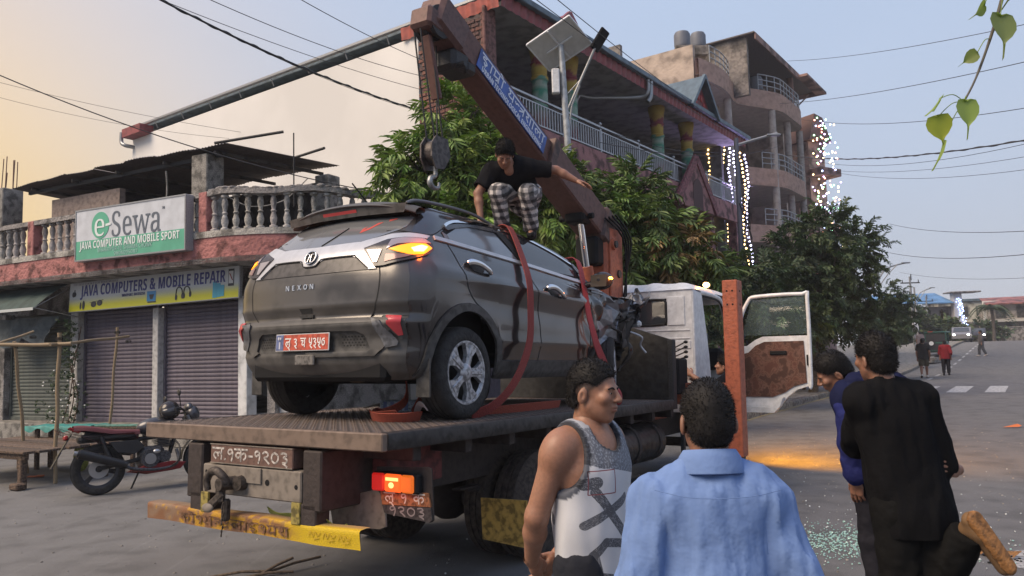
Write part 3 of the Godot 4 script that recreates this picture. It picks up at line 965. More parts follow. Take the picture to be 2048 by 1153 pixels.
	b = MB.new(); b.quad(W(-0.02, -0.24, 0.008), W(0.25, -0.24, 0.008), W(0.25, -0.03, 0.008), W(-0.02, -0.03, 0.008))
	part(b, "laptop_print", mk(C(0.03, 0.2, 0.42), 0.4), s)
	b = MB.new(); b.quad(W(0.0, -0.27, 0.009), W(0.27, -0.27, 0.009), W(0.25, -0.245, 0.009), W(0.02, -0.245, 0.009)); b.quad(W(0.08, -0.2, 0.010), W(0.16, -0.2, 0.010), W(0.2, -0.1, 0.010), W(0.05, -0.1, 0.010))
	part(b, "laptop_keys_print", dk, s)
	b = MB.new()
	for k in [0, 1]:
		var cx = 0.93 + k * 0.22
		b.tube(smooth_path(P3([cx - 0.09, -0.2, 0.008, cx - 0.07, -0.05, 0.008, cx, -0.01, 0.008, cx + 0.08, -0.06, 0.008, cx + 0.1, -0.18, 0.008])), 0.011, 5)
		b.ell(W(cx - 0.08, -0.21 + k * 0.02, 0.008), W(0.035, 0.06, 0.004)); b.ell(W(cx + 0.1, -0.19 + k * 0.02, 0.008), W(0.035, 0.06, 0.004))
	part(b, "headphones_print", dk, s)
	b = MB.new()
	for k in 3: b.box(W(1.93 + k * 0.1, -0.13 - k * 0.015, 0.008), W(0.11, 0.32 - k * 0.05, 0.004))
	part(b, "phones_print", mk(C(0.05, 0.3, 0.42), 0.4), s)
	b = MB.new(); b.box(W(2.36, 0.08, 0.006), W(0.15, 0.33, 0.006))
	part(b, "phone_print", dk, s)
	b = MB.new(); b.box(W(2.36, 0.085, 0.009), W(0.12, 0.24, 0.004))
	part(b, "phone_screen_print", mk(C(0.5, 0.5, 0.5), 0.4), s)
	b = MB.new(); b.beam(W(2.33, 0.16, 0.013), W(2.41, 0.02, 0.013), 0.004, 0.03, Vector3.BACK)
	part(b, "red_tool_print", mk(C(0.4, 0.06, 0.05), 0.5), s)
	var a := thing("awning", "dark green shop awning with a pale hem beside the shop sign", "awning", to_w(h, W(-3.75, 2.9, 0.2)), W(0, -27, 0))
	b = MB.new()
	P = PackedVector3Array()
	for j in 9:
		for i in 14:
			var t := float(j) / 8
			P.append(W(-1.4 + i * 0.2, 0.62 - 0.62 * pow(t, 1.6), t * 1.0 + 0.02 * sin(i * 1.7)))
	P.reverse()
	b.grid(P, 14, 9)
	part(b, "canopy", mk(C(0.045, 0.075, 0.07), 0.85, 0, blotch(), 0.6, dents(), 0.3), a)
	b = MB.new(); b.ribbon(P3([-1.4, -0.02, 1.01, 1.2, -0.02, 1.02]), Vector3.UP, 0.06, 0.01)
	part(b, "hem", mk(C(0.42, 0.45, 0.45), 0.8), a)
	b = MB.new(); b.tube(P3([1.15, 0.55, 0.05, 1.2, 0.0, 1.0, 1.45, -0.2, 0.1]), 0.015, 6)
	part(b, "stay", M.galv, a)
	var bn := thing("cloth_banner", "small pale banner with purple script hung under the awning", "banner", to_w(h, W(-4.1, 2.12, 0.35)), W(0, -27, 0))
	b = MB.new(); b.quad(W(-0.55, 0, 0), W(0.55, 0.02, 0), W(0.52, 0.2, 0.02), W(-0.5, 0.2, 0))
	part(b, "cloth", mk(C(0.3, 0.3, 0.31), 0.9), bn)
	b = MB.new(); glyphs(b, ["sha", "aa", "ya", " ", "ha", "aa", "l", "1", "k"], 0.13, 0.018, 0.0, 0.95)
	part(b, "script", mk(C(0.06, 0.05, 0.14), 0.8), bn).position = W(-0.47, 0.04, 0.02)
	var tp := thing("hanging_tarpaulin", "grey blue tarpaulin draped under the green awning", "tarpaulin", to_w(h, W(-3.9, 2.3, 0.55)), W(0, -27, 0))
	b = MB.new()
	P = PackedVector3Array()
	for j in 10:
		for i in 20:
			var u := float(i) / 19
			var t := float(j) / 9
			P.append(W(-1.2 + 2.3 * u, 0.45 - t * (0.35 + 0.5 * sin(u * PI) * (0.6 + 0.4 * sin(u * 9.0))), 0.07 * sin(u * 17 + t * 4) + 0.08 * t))
	P.reverse()
	b.grid(P, 20, 10)
	part(b, "sheet", mk(C(0.10, 0.12, 0.13), 0.9, 0, blotch(), 0.9, dents(), 0.5), tp)
func side_of(p: PackedVector3Array) -> PackedVector3Array:
	var r := PackedVector3Array()
	for k in p.size():
		var d := p[mini(k + 1, p.size() - 1)] - p[maxi(k - 1, 0)]
		r.append(d.cross(Vector3.UP).normalized())
	return r
func to_w(h: Node3D, p: Vector3) -> Vector3: return h.transform * p
func at3(x: float, y: float, z: float, rot := 0.0) -> Transform3D: return Transform3D(Basis().rotated(Vector3.BACK, rot), W(x, y, z))
func shutter(h: Node3D, x0: float, x1: float, m: Material) -> void:
	var n := 29
	var sl := MB.new()
	var w := x1 - x0
	var P := PackedVector3Array()
	for j in 6:
		var t := float(j) / 5
		P.append(W(-w / 2, t * 0.082, 0.02 * sin(t * PI))); P.append(W(w / 2, t * 0.082, 0.02 * sin(t * PI)))
	sl.grid(P, 2, 6)
	sl.quad(W(w / 2, 0, -0.012), W(-w / 2, 0, -0.012), W(-w / 2, 0.083, -0.012), W(w / 2, 0.083, -0.012))
	var me := sl.mesh()
	for k in n: inst(me, "shutter_slat", m, h, Transform3D(Basis(), W((x0 + x1) / 2 + rf(-0.002, 0.002), 0.42 + k * 0.0835, 0.05 + rf(-0.004, 0.004))))
	var b := MB.new()
	b.box(W(x0 + 0.02, 1.65, 0.06), W(0.05, 2.5, 0.09)); b.box(W(x1 - 0.02, 1.65, 0.06), W(0.05, 2.5, 0.09)); b.box(W((x0 + x1) / 2, 0.44, 0.075), W(w, 0.07, 0.05))
	part(b, "shutter_rail", m, h)
# ------------------------------------------------------------------ the red house with painted columns, behind the truck
func red_house() -> void:
	var h := thing("veranda_house", "house with a tall plain white side wall, red tin eaves and painted veranda columns", "building", W(-0.41, 0, -17.7), W(0, 54, 0))
	var b := MB.new()
	b.box(W(-0.0, 4.85, -9.05), W(0.3, 9.7, 13.9))
	part(b, "white_side_wall", M.white_wall, h)
	var pink := mk(C(0.33, 0.155, 0.15), 0.85, 0, mould(), 0.4, bumps(), 0.4)
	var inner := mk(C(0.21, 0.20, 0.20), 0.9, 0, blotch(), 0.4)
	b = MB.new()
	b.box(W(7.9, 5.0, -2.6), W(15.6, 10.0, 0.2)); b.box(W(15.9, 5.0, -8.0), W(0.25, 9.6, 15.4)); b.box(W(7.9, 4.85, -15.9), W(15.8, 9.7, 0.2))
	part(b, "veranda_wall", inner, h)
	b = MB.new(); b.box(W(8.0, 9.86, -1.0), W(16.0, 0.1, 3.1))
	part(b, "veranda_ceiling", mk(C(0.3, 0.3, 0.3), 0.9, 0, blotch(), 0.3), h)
	b = MB.new(); b.box(W(8.1, 7.12, -1.1), W(15.8, 0.25, 2.7)); b.box(W(8.1, 3.75, -1.1), W(15.8, 0.25, 2.7))
	part(b, "floor_slab", M.old_grey, h)
	b = MB.new(); b.box(W(8.25, 6.93, 0.22), W(15.2, 0.7, 0.12), 0.01); b.box(W(8.1, 5.3, -2.3), W(15.0, 0.08, 0.2)); b.box(W(8.25, 3.4, 0.2), W(15.2, 0.9, 0.12))
	part(b, "parapet", pink, h)
	for k in 6:
		b = MB.new(); b.box(W(1.4 + k * 2.7, 1.85, -1.2), W(2.3, 3.1, 0.1), 0.01)
		part(b, "shopfront_shutter", [M.shutter, M.shutter_green, M.soot][k % 3], h)
		b = MB.new(); b.box(W(2.75 + k * 2.7, 3.5, -0.1), W(0.35, 7.0, 0.35), 0.01)
		part(b, "lower_pillar", pink, h)
	for k in 5:
		b = MB.new(); b.box(W(1.9 + k * 2.9, 8.35, -2.46), W(1.1, 2.2, 0.08), 0.01)
		var wn := part(b, "window", M.soot, h)
		b = MB.new(); b.box(W(1.9 + k * 2.9, 8.6, -2.41), W(0.95, 1.5, 0.03))
		part(b, "pane", M.glass, wn)
		b = MB.new()
		for j in 7: b.box(W(1.5 + k * 2.9 + j * 0.135, 8.5, -2.38), W(0.02, 1.9, 0.02))
		part(b, "grille", M.dark_metal, wn)
	var br := MB.new(); br.box(W(-0.17, 8.0, -1.0), W(0.06, 3.6, 2.0))
	var brn := part(br, "brick_panel", mk(C(0.12, 0.09, 0.085), 0.95, 0, grain(), 1.5), h)
	var bm := MB.new(); bm.box(Vector3.ZERO, W(0.04, 0.085, 0.22), 0.006)
	var bme := bm.mesh()
	var bmats := [mk(C(0.17, 0.075, 0.06), 0.9, 0, grime(), 1.5), mk(C(0.22, 0.10, 0.075), 0.9, 0, grime(), 1.5), mk(C(0.12, 0.065, 0.06), 0.9, 0, grime(), 1.5)]
	for j in 30:
		for i in 8:
			inst(bme, "brick", bmats[rng.randi() % 3], brn, Transform3D(Basis(), W(-0.205 + rf(-0.004, 0.004), 6.35 + j * 0.11, -1.92 + i * 0.245 + (0.12 if j % 2 else 0.0))))
	b = MB.new(); b.box(W(-0.05, 8.0, 0.06), W(0.34, 3.6, 0.2), 0.01); b.tube(P3([-0.25, 3.0, 0.1, -0.25, 9.8, 0.1]), 0.05, 8)
	part(b, "corner_post", mk(C(0.2, 0.1, 0.09), 0.9, 0, grime(), 0.7), h)
	var rl := MB.new()
	rl.beam(W(0.2, 8.03, 0.22), W(15.7, 8.03, 0.22), 0.05, 0.05); rl.beam(W(0.2, 7.36, 0.22), W(15.7, 7.36, 0.22), 0.035, 0.035); rl.beam(W(0.2, 7.9, 0.22), W(15.7, 7.9, 0.22), 0.03, 0.03)
	var rail_m := mk(C(0.42, 0.43, 0.45), 0.4, 0.3)
	var rln := part(rl, "railing", rail_m, h)
	var bar := MB.new(); bar.box(Vector3.ZERO, W(0.028, 0.56, 0.028))
	var barm := bar.mesh()
	for k in 118:
		if k * 0.13 + 0.3 > 10.3 and k * 0.13 + 0.3 < 12.5: continue
		inst(barm, "baluster", rail_m, rln, Transform3D(Basis(), W(0.3 + k * 0.13, 7.63, 0.22)))
	bar = MB.new(); bar.box(W(0, 0.37, 0), W(0.05, 0.76, 0.05)); bar.ell(W(0, 0.82, 0), W(0.05, 0.05, 0.05), 8, 6)
	var pm := bar.mesh()
	for x in [0.3, 2.9, 4.9, 7.3, 9.9, 12.8, 14.2, 15.6]: inst(pm, "railing_post", rail_m, rln, Transform3D(Basis(), W(x, 7.3, 0.22)))
	var cols := [[0.00, C(0.30, 0.08, 0.075)], [0.12, C(0.34, 0.11, 0.10)], [0.2, C(0.40, 0.34, 0.30)], [0.26, C(0.13, 0.34, 0.22)], [0.34, C(0.30, 0.42, 0.34)], [0.44, C(0.06, 0.28, 0.18)], [0.5, C(0.36, 0.42, 0.34)], [0.56, C(0.12, 0.30, 0.22)], [0.60, C(0.45, 0.30, 0.05)], [0.68, C(0.50, 0.36, 0.07)], [0.73, C(0.26, 0.05, 0.06)], [0.79, C(0.22, 0.045, 0.06)], [0.82, C(0.42, 0.27, 0.06)], [0.88, C(0.5, 0.35, 0.07)], [1.0, C(0.42, 0.24, 0.07)]]
	var cm := mk(Color(1, 1, 1), 0.75, 0, grain(), 2.0)
	cm.vertex_color_use_as_albedo = true
	var cprof := [Vector2(0, 0), Vector2(0.27, 0), Vector2(0.25, 0.16), Vector2(0.19, 0.3), Vector2(0.2, 0.6), Vector2(0.21, 1.1), Vector2(0.2, 1.45), Vector2(0.235, 1.5), Vector2(0.235, 1.58), Vector2(0.2, 1.63), Vector2(0.215, 1.9), Vector2(0.24, 1.95), Vector2(0.21, 2.0), Vector2(0.235, 2.2), Vector2(0.28, 2.45), Vector2(0.28, 2.56), Vector2(0, 2.56)]
	var fine := []
	for k in cprof.size() - 1:
		for j in 3: fine.append(cprof[k].lerp(cprof[k + 1], j / 3.0))
	fine.append(cprof[-1])
	b = MB.new(); b.use_col = true
	b.lathe(fine, 20)
	for k in b.v.size():
		var p := b.v[k]
		var t := clampf(p.y / 2.56 + 0.02 * sin(atan2(p.z, p.x) * 3.0 + p.y * 9.0), 0, 1)
		var c: Color = cols[0][1]
		for q in cols:
			if t >= q[0]: c = q[1]
		b.col[k] = c
	var cme := b.mesh()
	for x in [2.35, 3.85, 9.45, 11.9]: inst(cme, "painted_column", cm, h, Transform3D(Basis().rotated(Vector3.UP, x * 1.3), W(x, 7.25, -0.12)))
	b = MB.new()
	b.box(W(8.15, 10.06, -7.7), W(16.4, 0.12, 16.6), 0.01)
	part(b, "roof_deck", M.blue_tin, h)
	b = MB.new()
	b.box(W(8.05, 10.06, 0.68), W(16.8, 0.17, 0.14), 0.02); part(b, "gutter", M.blue_tin, h)
	b = MB.new(); b.box(W(-0.2, 10.06, -7.7), W(0.1, 0.1, 16.7), 0.02)
	part(b, "side_fascia", M.galv, h)
	for k in 9:
		b = MB.new(); b.tube(P3([-0.26, 9.95, -1.5 - k * 1.6, -0.16, 9.75, -1.5 - k * 1.6]), 0.02, 5)
		part(b, "eave_bracket", M.galv, h)
	var vp := PackedVector3Array()
	var n := 330
	for i in n: vp.append(W(-0.2 + 16.5 * i / (n - 1), 9.68 + (0.03 if (i / 3) % 2 else 0.0), 0.56 + 0.025 * sin(i * TAU / 6.0)))
	for i in n: vp.append(W(-0.2 + 16.5 * i / (n - 1), 9.99, 0.6 + 0.025 * sin(i * TAU / 6.0)))
	b = MB.new(); b.grid(vp, n, 2)
	part(b, "front_valance", M.red_tin, h)
	vp = PackedVector3Array()
	for i in 60: vp.append(W(-0.22 - 0.025 * sin(i * TAU / 6.0), 9.68, -2.6 + 3.1 * i / 59.0))
	for i in 60: vp.append(W(-0.26 - 0.025 * sin(i * TAU / 6.0), 9.99, -2.6 + 3.1 * i / 59.0))
	b = MB.new(); b.grid(vp, 60, 2)
	part(b, "side_valance", mk(C(0.40, 0.10, 0.075), 0.5, 0.1, blotch(), 0.5), h)
	b = MB.new(); b.box(W(-0.3, 9.8, -15.4), W(0.5, 0.3, 1.2)); 
	part(b, "eave_end", M.red_tin, h)
	b = MB.new(); b.tube(smooth_path(P3([-0.45, 9.9, -16.2, -0.45, 9.55, -16.2, -0.4, 9.4, -16.0, -0.1, 9.35, -15.9, 0.0, 9.1, -15.9, 0.0, 5.0, -15.9])), 0.07, 8)
	part(b, "downpipe", M.galv, h)
	b = MB.new(); b.tube(smooth_path(P3([7.25, 10.0, 0.66, 7.25, 9.55, 0.62, 7.1, 9.45, 0.3, 6.0, 9.35, -0.6, 5.5, 9.2, -0.9, 5.5, 7.3, -0.9])), 0.06, 8); b.tube(smooth_path(P3([7.45, 10.0, 0.66, 7.4, 9.5, 0.66, 7.3, 9.3, 0.6])), 0.07, 8)
	part(b, "front_downpipe", M.galv, h)
	for g in [[3.3, 0.0, 0.95, 0.75, false], [9.4, -0.5, 0.9, 0.8, false], [11.6, 0.5, 1.1, 1.25, true], [1.6, -0.8, 0.9, 0.6, false]]:
		var gx: float = g[0]; var gz: float = g[1]; var gw: float = g[2]; var gt: float = g[3]
		b = MB.new()
		b.prism(PV([gx - gw, 10.0, gx + gw, 10.0, gx, 10.0 + gt]), gz, gz + 0.06)
		var gn := part(b, "gable", M.red_tin if g[4] else M.maroon, h)
		b = MB.new()
		b.xf = Transform3D(Basis(), W(0, 0, 0))
		for s in [-1.0, 1.0]:
			var a := W(gx + s * (gw + 0.15), 9.92, gz + 0.3); var c := W(gx, 10.06 + gt, gz + 0.3)
			var a2 := a - W(0, 0, 3.0); var c2 := c - W(0, 0, 3.0)
			b.beam((a + a2) / 2 + (c - a) * 0.0 + W(0, 0, 1.5), (c + c2) / 2 + W(0, 0, 1.5), 0.12, 0.1, Vector3.BACK)
			if s < 0: b.quad(a2, a, c, c2)
			else: b.quad(a, a2, c2, c)
		part(b, "gable_roof", M.red_tin if gx > 2 and not g[4] else M.blue_tin, gn)
		if g[4]:
			b = MB.new()
			for k in 4: b.ell(W(gx - 0.36 + k * 0.24, 10.3 + 0.25 * (1.5 - absf(k - 1.5)), gz + 0.08), W(0.1, 0.14, 0.04), 8, 6)
			part(b, "rosette", mk(C(0.36, 0.05, 0.05), 0.7), gn)
	b = MB.new()
	var arch := PV([10.0, 6.5, 12.9, 6.5, 12.55, 6.95, 12.2, 7.35, 11.9, 7.7, 11.35, 8.22, 10.85, 7.75, 10.5, 7.35, 10.2, 6.95])
	b.prism(arch, 0.26, 0.42, 0.02)
	part(b, "pediment", pink, h)
	b = MB.new()
	var op := []
	for k in 13: op.append_array([11.4 + 0.42 * cos(PI * k / 12), 7.15 + 0.45 * sin(PI * k / 12)])
	op.append_array([10.98, 6.5, 11.82, 6.5])
	b.prism(PV(op), 0.425, 0.435)
	part(b, "arch_recess", mk(C(0.09, 0.05, 0.05), 0.9), h)
	b = MB.new()
	for s in [-1.0, 1.0]: b.beam(W(11.37 + s * 1.75, 6.6, 0.42), W(11.37, 8.36, 0.42), 0.3, 0.1, Vector3.BACK)
	part(b, "pediment_coping", mk(C(0.25, 0.075, 0.085), 0.7, 0, grime(), 0.7), h)
	var t := thing("water_tank", "round grey water tank on the roof edge of the veranda house", "water tank", to_w(h, W(1.75, 10.15, -0.4)))
	b = MB.new(); b.lathe([Vector2(0, 0), Vector2(0.36, 0.0), Vector2(0.42, 0.1), Vector2(0.42, 0.75), Vector2(0.36, 0.86), Vector2(0.12, 0.92), Vector2(0, 0.92)], 22)
	part(b, "tank_body", mk(C(0.3, 0.28, 0.26), 0.5, 0.2, mould(), 0.8), t)
	b = MB.new(); b.box(W(0, -0.1, 0), W(0.9, 0.2, 0.9), 0.02)
	part(b, "stand", M.dark_metal, t)
# ------------------------------------------------------------------ the tall tan block with curved balconies
func brown_house() -> void:
	var h := thing("apartment_block", "tall stained tan apartment block with curved balconies and a tin roof", "building", W(9.14, 0, -36.0), W(0, 54, 0))
	var tan_m := mk(C(0.46, 0.37, 0.30), 0.92, 0, noise_tex("stain", 0.012, 6, [[0.2, 0.72], [0.45, 0.93], [0.7, 1.0]], 17), 0.14, bumps(), 0.2)
	var grey_m := mk(C(0.27, 0.24, 0.215), 0.95, 0, mould(), 0.1, bumps(), 0.3, wear(), 0.3)
	var band := mk(C(0.40, 0.26, 0.20), 0.9, 0, wear(), 0.16, bumps(), 0.3)
	var rose := mk(C(0.30, 0.185, 0.155), 0.9, 0, mould(), 0.14)
	var b := MB.new()
	b.box(W(0.1, 8.2, -4.6), W(0.25, 16.2, 9.0)); b.box(W(2.6, 7.4, -0.9), W(5.0, 14.6, 0.25)); b.box(W(6.6, 8.0, -2.8), W(3.0, 15.8, 0.25)); b.box(W(13.4, 8.8, -4.6), W(0.25, 17.6, 9.4))
	part(b, "wall", tan_m, h)
	b = MB.new(); b.box(W(4.5, 15.8, -8.9), W(9.4, 2.6, 0.25)); b.box(W(9.0, 16.3, -2.2), W(8.6, 3.1, 0.25)); b.box(W(4.72, 16.35, -3.7), W(0.25, 3.1, 9.4))
	b.box(W(0.1, 16.75, -6.6), W(0.25, 1.2, 5.2))
	part(b, "grey_wall", grey_m, h)
	b = MB.new(); b.box(W(10.6, 7.8, -2.2), W(5.4, 15.2, 0.25))
	part(b, "rose_wall", rose, h)
	var prof := []
	for k in 25:
		var x := 0.0 + 13.3 * k / 24
		var zz := 0.15 + 0.55 * sin(clampf(x / 4.6, 0, 1) * PI) * 0.6 + (1.5 * smoothstep(4.6, 8.6, x)) * (1.0 if x < 11.5 else sqrt(maxf(0.0, 1.0 - pow((x - 11.5) / 1.9, 2.0)))) 
		prof.append(Vector2(x, zz))
	for lv in [[14.6, 0.0, 13.3, 1.0], [10.3, 5.5, 13.3, 0.95], [7.2, 4.5, 13.3, 0.95], [4.0, 0.0, 13.3, 0.9]]:
		var pl := PackedVector2Array()
		for p in prof:
			if p.x >= lv[1] and p.x <= lv[2]: pl.append(p)
		b = MB.new()
		var P := PackedVector3Array()
		for p in pl: P.append(W(p.x, lv[0], p.y))
		for p in pl: P.append(W(p.x, lv[0] + lv[3], p.y))
		b.grid(P, pl.size(), 2)
		P = PackedVector3Array()
		for p in pl: P.append(W(p.x, lv[0] + lv[3], p.y))
		for p in pl: P.append(W(p.x, lv[0] + lv[3], p.y - 0.18))
		b.grid(P, pl.size(), 2)
		P = PackedVector3Array()
		for p in pl: P.append(W(p.x, lv[0] + lv[3], p.y - 0.18))
		for p in pl: P.append(W(p.x, lv[0], p.y - 0.18))
		b.grid(P, pl.size(), 2)
		b.quad(W(pl[-1].x, lv[0], pl[-1].y), W(pl[-1].x, lv[0], pl[-1].y - 0.18), W(pl[-1].x, lv[0] + lv[3], pl[-1].y - 0.18), W(pl[-1].x, lv[0] + lv[3], pl[-1].y))
		part(b, "balcony_parapet", band, h)
		b = MB.new()
		P = PackedVector3Array()
		for p in pl: P.append(W(p.x, lv[0] + 0.02, -2.6))
		for p in pl: P.append(W(p.x, lv[0] + 0.02, p.y - 0.01))
		P.reverse()
		b.grid(P, pl.size(), 2)
		P = PackedVector3Array()
		for p in pl: P.append(W(p.x, lv[0] + 0.2, -2.6))
		for p in pl: P.append(W(p.x, lv[0] + 0.2, p.y - 0.01))
		b.grid(P, pl.size(), 2)
		part(b, "balcony_floor", mk(C(0.42, 0.38, 0.34), 0.9, 0, faint(), 0.3), h)
		for seg in [[0.6, 4.4], [6.6, 13.0]]:
			if seg[0] < lv[1]: continue
			b = MB.new()
			for hh in [0.3, 0.6, 0.9]:
				var pa := PackedVector3Array()
				for p in pl:
					if p.x >= seg[0] and p.x <= seg[1]: pa.append(W(p.x, lv[0] + lv[3] + hh, p.y - 0.09))
				if pa.size() > 1: b.tube(pa, 0.035, 6)
			for p in pl:
				if p.x >= seg[0] and p.x <= seg[1]: b.tube(P3([p.x, lv[0] + lv[3], p.y - 0.09, p.x, lv[0] + lv[3] + 0.92, p.y - 0.09]), 0.03, 6)
			part(b, "pipe_railing", M.galv, h)
	for x in [1.3, 4.1, 7.6, 10.4, 12.9]:
		b = MB.new(); b.cyl(W(x, 0.0, 0.0 if x < 5 else 1.2), W(x, 14.6, 0.0 if x < 5 else 1.2), 0.2, -1, 12)
		part(b, "column", mk(C(0.38, 0.34, 0.30), 0.85, 0, blotch(), 0.3), h)
	for lv in [5.2, 8.3, 11.6]:
		for x in [6.0, 9.3, 12.0]:
			b = MB.new(); b.box(W(x, lv + 0.6, -2.64 if x < 8 else -2.04), W(1.2, 1.9, 0.1), 0.01)
			var wn := part(b, "window", M.wood, h)
			b = MB.new(); b.box(W(x, lv + 0.6, (-2.64 if x < 8 else -2.04) + 0.055), W(1.0, 1.7, 0.02))
			part(b, "pane", M.glass, wn)
	b = MB.new()
	b.xf = Transform3D(Basis(), Vector3.ZERO)
	b.box(W(10.4, 17.98, -3.6), W(12.0, 0.08, 10.2), 0.01)
	part(b, "tin_roof", M.tin, h)
	b = MB.new(); b.box(W(8.4, 17.8, 1.5), W(7.8, 0.36, 0.08), 0.01); b.box(W(14.2, 17.72, 1.8), W(4.4, 0.16, 0.6), 0.01); b.box(W(16.4, 17.8, -3.6), W(0.08, 0.3, 10.2), 0.01)
	part(b, "fascia", rose, h)
	b = MB.new(); b.cyl(W(12.6, 15.4, 0.9), W(12.6, 17.9, 0.9), 0.2, -1, 10); b.cyl(W(13.3, 15.9, 0.6), W(15.6, 17.6, 1.2), 0.05, -1, 6)
	part(b, "roof_post", rose, h)
	for t in [[W(0.9, 16.65, -1.0), "grey round water tank on the tan apartment block, left of a pair"], [W(3.0, 17.3, -1.0), "grey round water tank on the tan apartment block, right of a pair"], [W(8.2, 16.1, 0.2), "grey water tank on the upper balcony under the tin roof"]]:
		var tk := thing("water_tank", t[1], "water tank", to_w(h, t[0]), Vector3.ZERO, "water tanks on the apartment block")
		b = MB.new(); b.lathe([Vector2(0, 0), Vector2(0.34, 0.0), Vector2(0.4, 0.1), Vector2(0.4, 0.66), Vector2(0.34, 0.78), Vector2(0.12, 0.84), Vector2(0, 0.84)], 20)
		part(b, "tank_body", mk(C(0.14, 0.15, 0.18), 0.55, 0.1, faint(), 0.4), tk)
		b = MB.new(); b.box(W(0, -0.25, 0), W(0.8, 0.5, 0.8), 0.02)
		part(b, "stand", grey_m, tk)
# ------------------------------------------------------------------ far end of the street
func far_buildings() -> void:
	var b := MB.new()
	var h := thing("decorated_house", "narrow tall house hung with coloured festival lights behind the apartment block", "building", W(20.6, 0.6, -50.5), W(0, 30, 0))
	b.box(W(0, 7.4, -2), W(1.6, 14.8, 4))
	part(b, "wall", mk(C(0.3, 0.2, 0.18), 0.9, 0, mould(), 0.2), h)
	b = MB.new(); b.prism(PV([-1.1, 14.6, 1.1, 14.6, 0.3, 16.2, -0.5, 16.4]), -4, 0.4)
	part(b, "roof", M.maroon, h)
	for y in [12.4, 8.2, 5.0]:
		b = MB.new(); b.box(W(0.1, y, 0.4), W(2.0, 0.5, 1.2), 0.03)
		part(b, "balcony", rose_m(), h)
	var sp := SphereMesh.new(); sp.radius = 0.055; sp.height = 0.11; sp.radial_segments = 6; sp.rings = 4
	var cols := [C(0.5, 0.6, 1.0), C(1.0, 0.35, 0.25), C(0.35, 1.0, 0.5), C(1.0, 0.75, 0.35), C(0.75, 0.5, 1.0)]
	for ci in 5:
		var xs := []
		for k in 46:
			var y := rf(4.5, 16.0)
			xs.append(Transform3D(Basis(), W(rf(-1.0, 1.1), y, 0.3 + rf(0.0, 0.8))))
		multi(sp, xs, "fairy_lights", glow(cols[ci], 5.0), h)
	var warm := glow(C(1.0, 0.62, 0.2), 4.0)
	var cold := glow(C(0.66, 0.66, 1.0), 4.0)
	var bs := SphereMesh.new(); bs.radius = 0.045; bs.height = 0.09; bs.radial_segments = 6; bs.rings = 4
	var names_ := ["yellow fairy light string hanging nearest the veranda house", "white fairy light string beside the yellow one near the veranda house", "yellow fairy light string just left of the dark lamp pole", "pale fairy light string close against the dark lamp pole", "white fairy light string just right of the dark lamp pole", "yellow fairy light string second right of the dark lamp pole", "white fairy light string on the edge of the balconies"]
	var px := [1427.0, 1446.0, 1459.0, 1474.0, 1486.0, 1497.0, 1504.0]
	for k in 7:
		var dz := 31.0 + k * 0.4
		var x: float = (px[k] - 1024.0) / 1540.0 * dz * 1.003
		var s := thing("light_string", names_[k], "fairy lights", W(x, 0, -dz), Vector3.ZERO, "festival light strings")
		b = MB.new()
		var pts := PackedVector3Array()
		for j in 12: pts.append(W(0.09 * sin(j * 0.8 + k), 10.1 - j * 0.46, 0.05 * sin(j)))
		b.tube(pts, 0.01, 4)
		part(b, "wire", M.black, s)
		var xs := []
		for j in 30: xs.append(Transform3D(Basis(), W(0.09 * sin(j * 0.3 + k) + rf(-0.03, 0.03), 10.1 - j * 0.175, 0.05)))
		multi(bs, xs, "bulbs", warm if k in [0, 2, 5] else cold, s)
	var gl := OmniLight3D.new()
	gl.name = "festival_glow"
	gl.light_color = Color(0.8, 0.7, 1.0); gl.light_energy = 6.0; gl.light_size = 0.5; gl.omni_range = 12; gl.shadow_enabled = true
	gl.position = W(9.55, 7.6, -31.6)
	add_child(gl)
	h = thing("market_hall", "long hall with a bright blue tin roof at the end of the street", "building", W(46.4, 1.9, -88), W(0, -8, 0))
	b = MB.new(); b.box(W(0, 1.9, -4), W(8.0, 3.8, 8), 0.02)
	part(b, "wall", mk(C(0.16, 0.15, 0.15), 0.9, 0, mould(), 0.1), h)
	b = MB.new(); b.quad(W(-5.0, 4.2, 1.2), W(3.4, 4.2, 1.2), W(3.4, 5.6, -4), W(-5.0, 5.6, -4)); b.box(W(-0.6, 4.15, 1.2), W(8.0, 0.12, 0.1))
	part(b, "roof", mk(C(0.10, 0.24, 0.46), 0.5, 0.1, blotch(), 0.1), h)
	b = MB.new(); b.box(W(2.2, 2.0, 0.2), W(4.0, 1.0, 0.4), 0.03)
	part(b, "balcony", mk(C(0.3, 0.1, 0.09), 0.8), h)
	for k in 4:
		b = MB.new(); b.box(W(-3 + k * 1.9, 2.9, 0.03), W(1.0, 1.0, 0.06))
		part(b, "window", M.soot, h)
	b = MB.new(); b.box(W(3.9, 2.6, 0.5), W(0.9, 5.2, 0.9), 0.02)
	part(b, "corner_tower", mk(C(0.4, 0.4, 0.42), 0.8), h)
	b = MB.new(); b.box(W(4.6, 5.3, 0.4), W(3.2, 0.15, 2.2), 0.02)
	part(b, "tower_cap", M.old_grey, h)
	var fl := []
	for k in 60: fl.append(Transform3D(Basis(), W(3.9 + rf(-0.3, 0.3) + k * 0.014, 4.6 - k * 0.075, 1.05)))
	multi(bs, fl, "fairy_lights", glow(C(0.35, 0.5, 1.0), 6.0), h)
	h = thing("cream_house", "cream flat topped house with dark windows beyond the palm tree", "building", W(59.5, 1.5, -98), W(0, -14, 0))
	b = MB.new(); b.box(W(0, 2.6, -3), W(9.5, 5.2, 6), 0.03)
	part(b, "wall", mk(C(0.50, 0.48, 0.40), 0.85, 0, mould(), 0.12), h)
	b = MB.new(); b.box(W(0, 5.4, -3), W(10.2, 0.35, 6.6), 0.03)
	part(b, "roof", M.blue_tin, h)
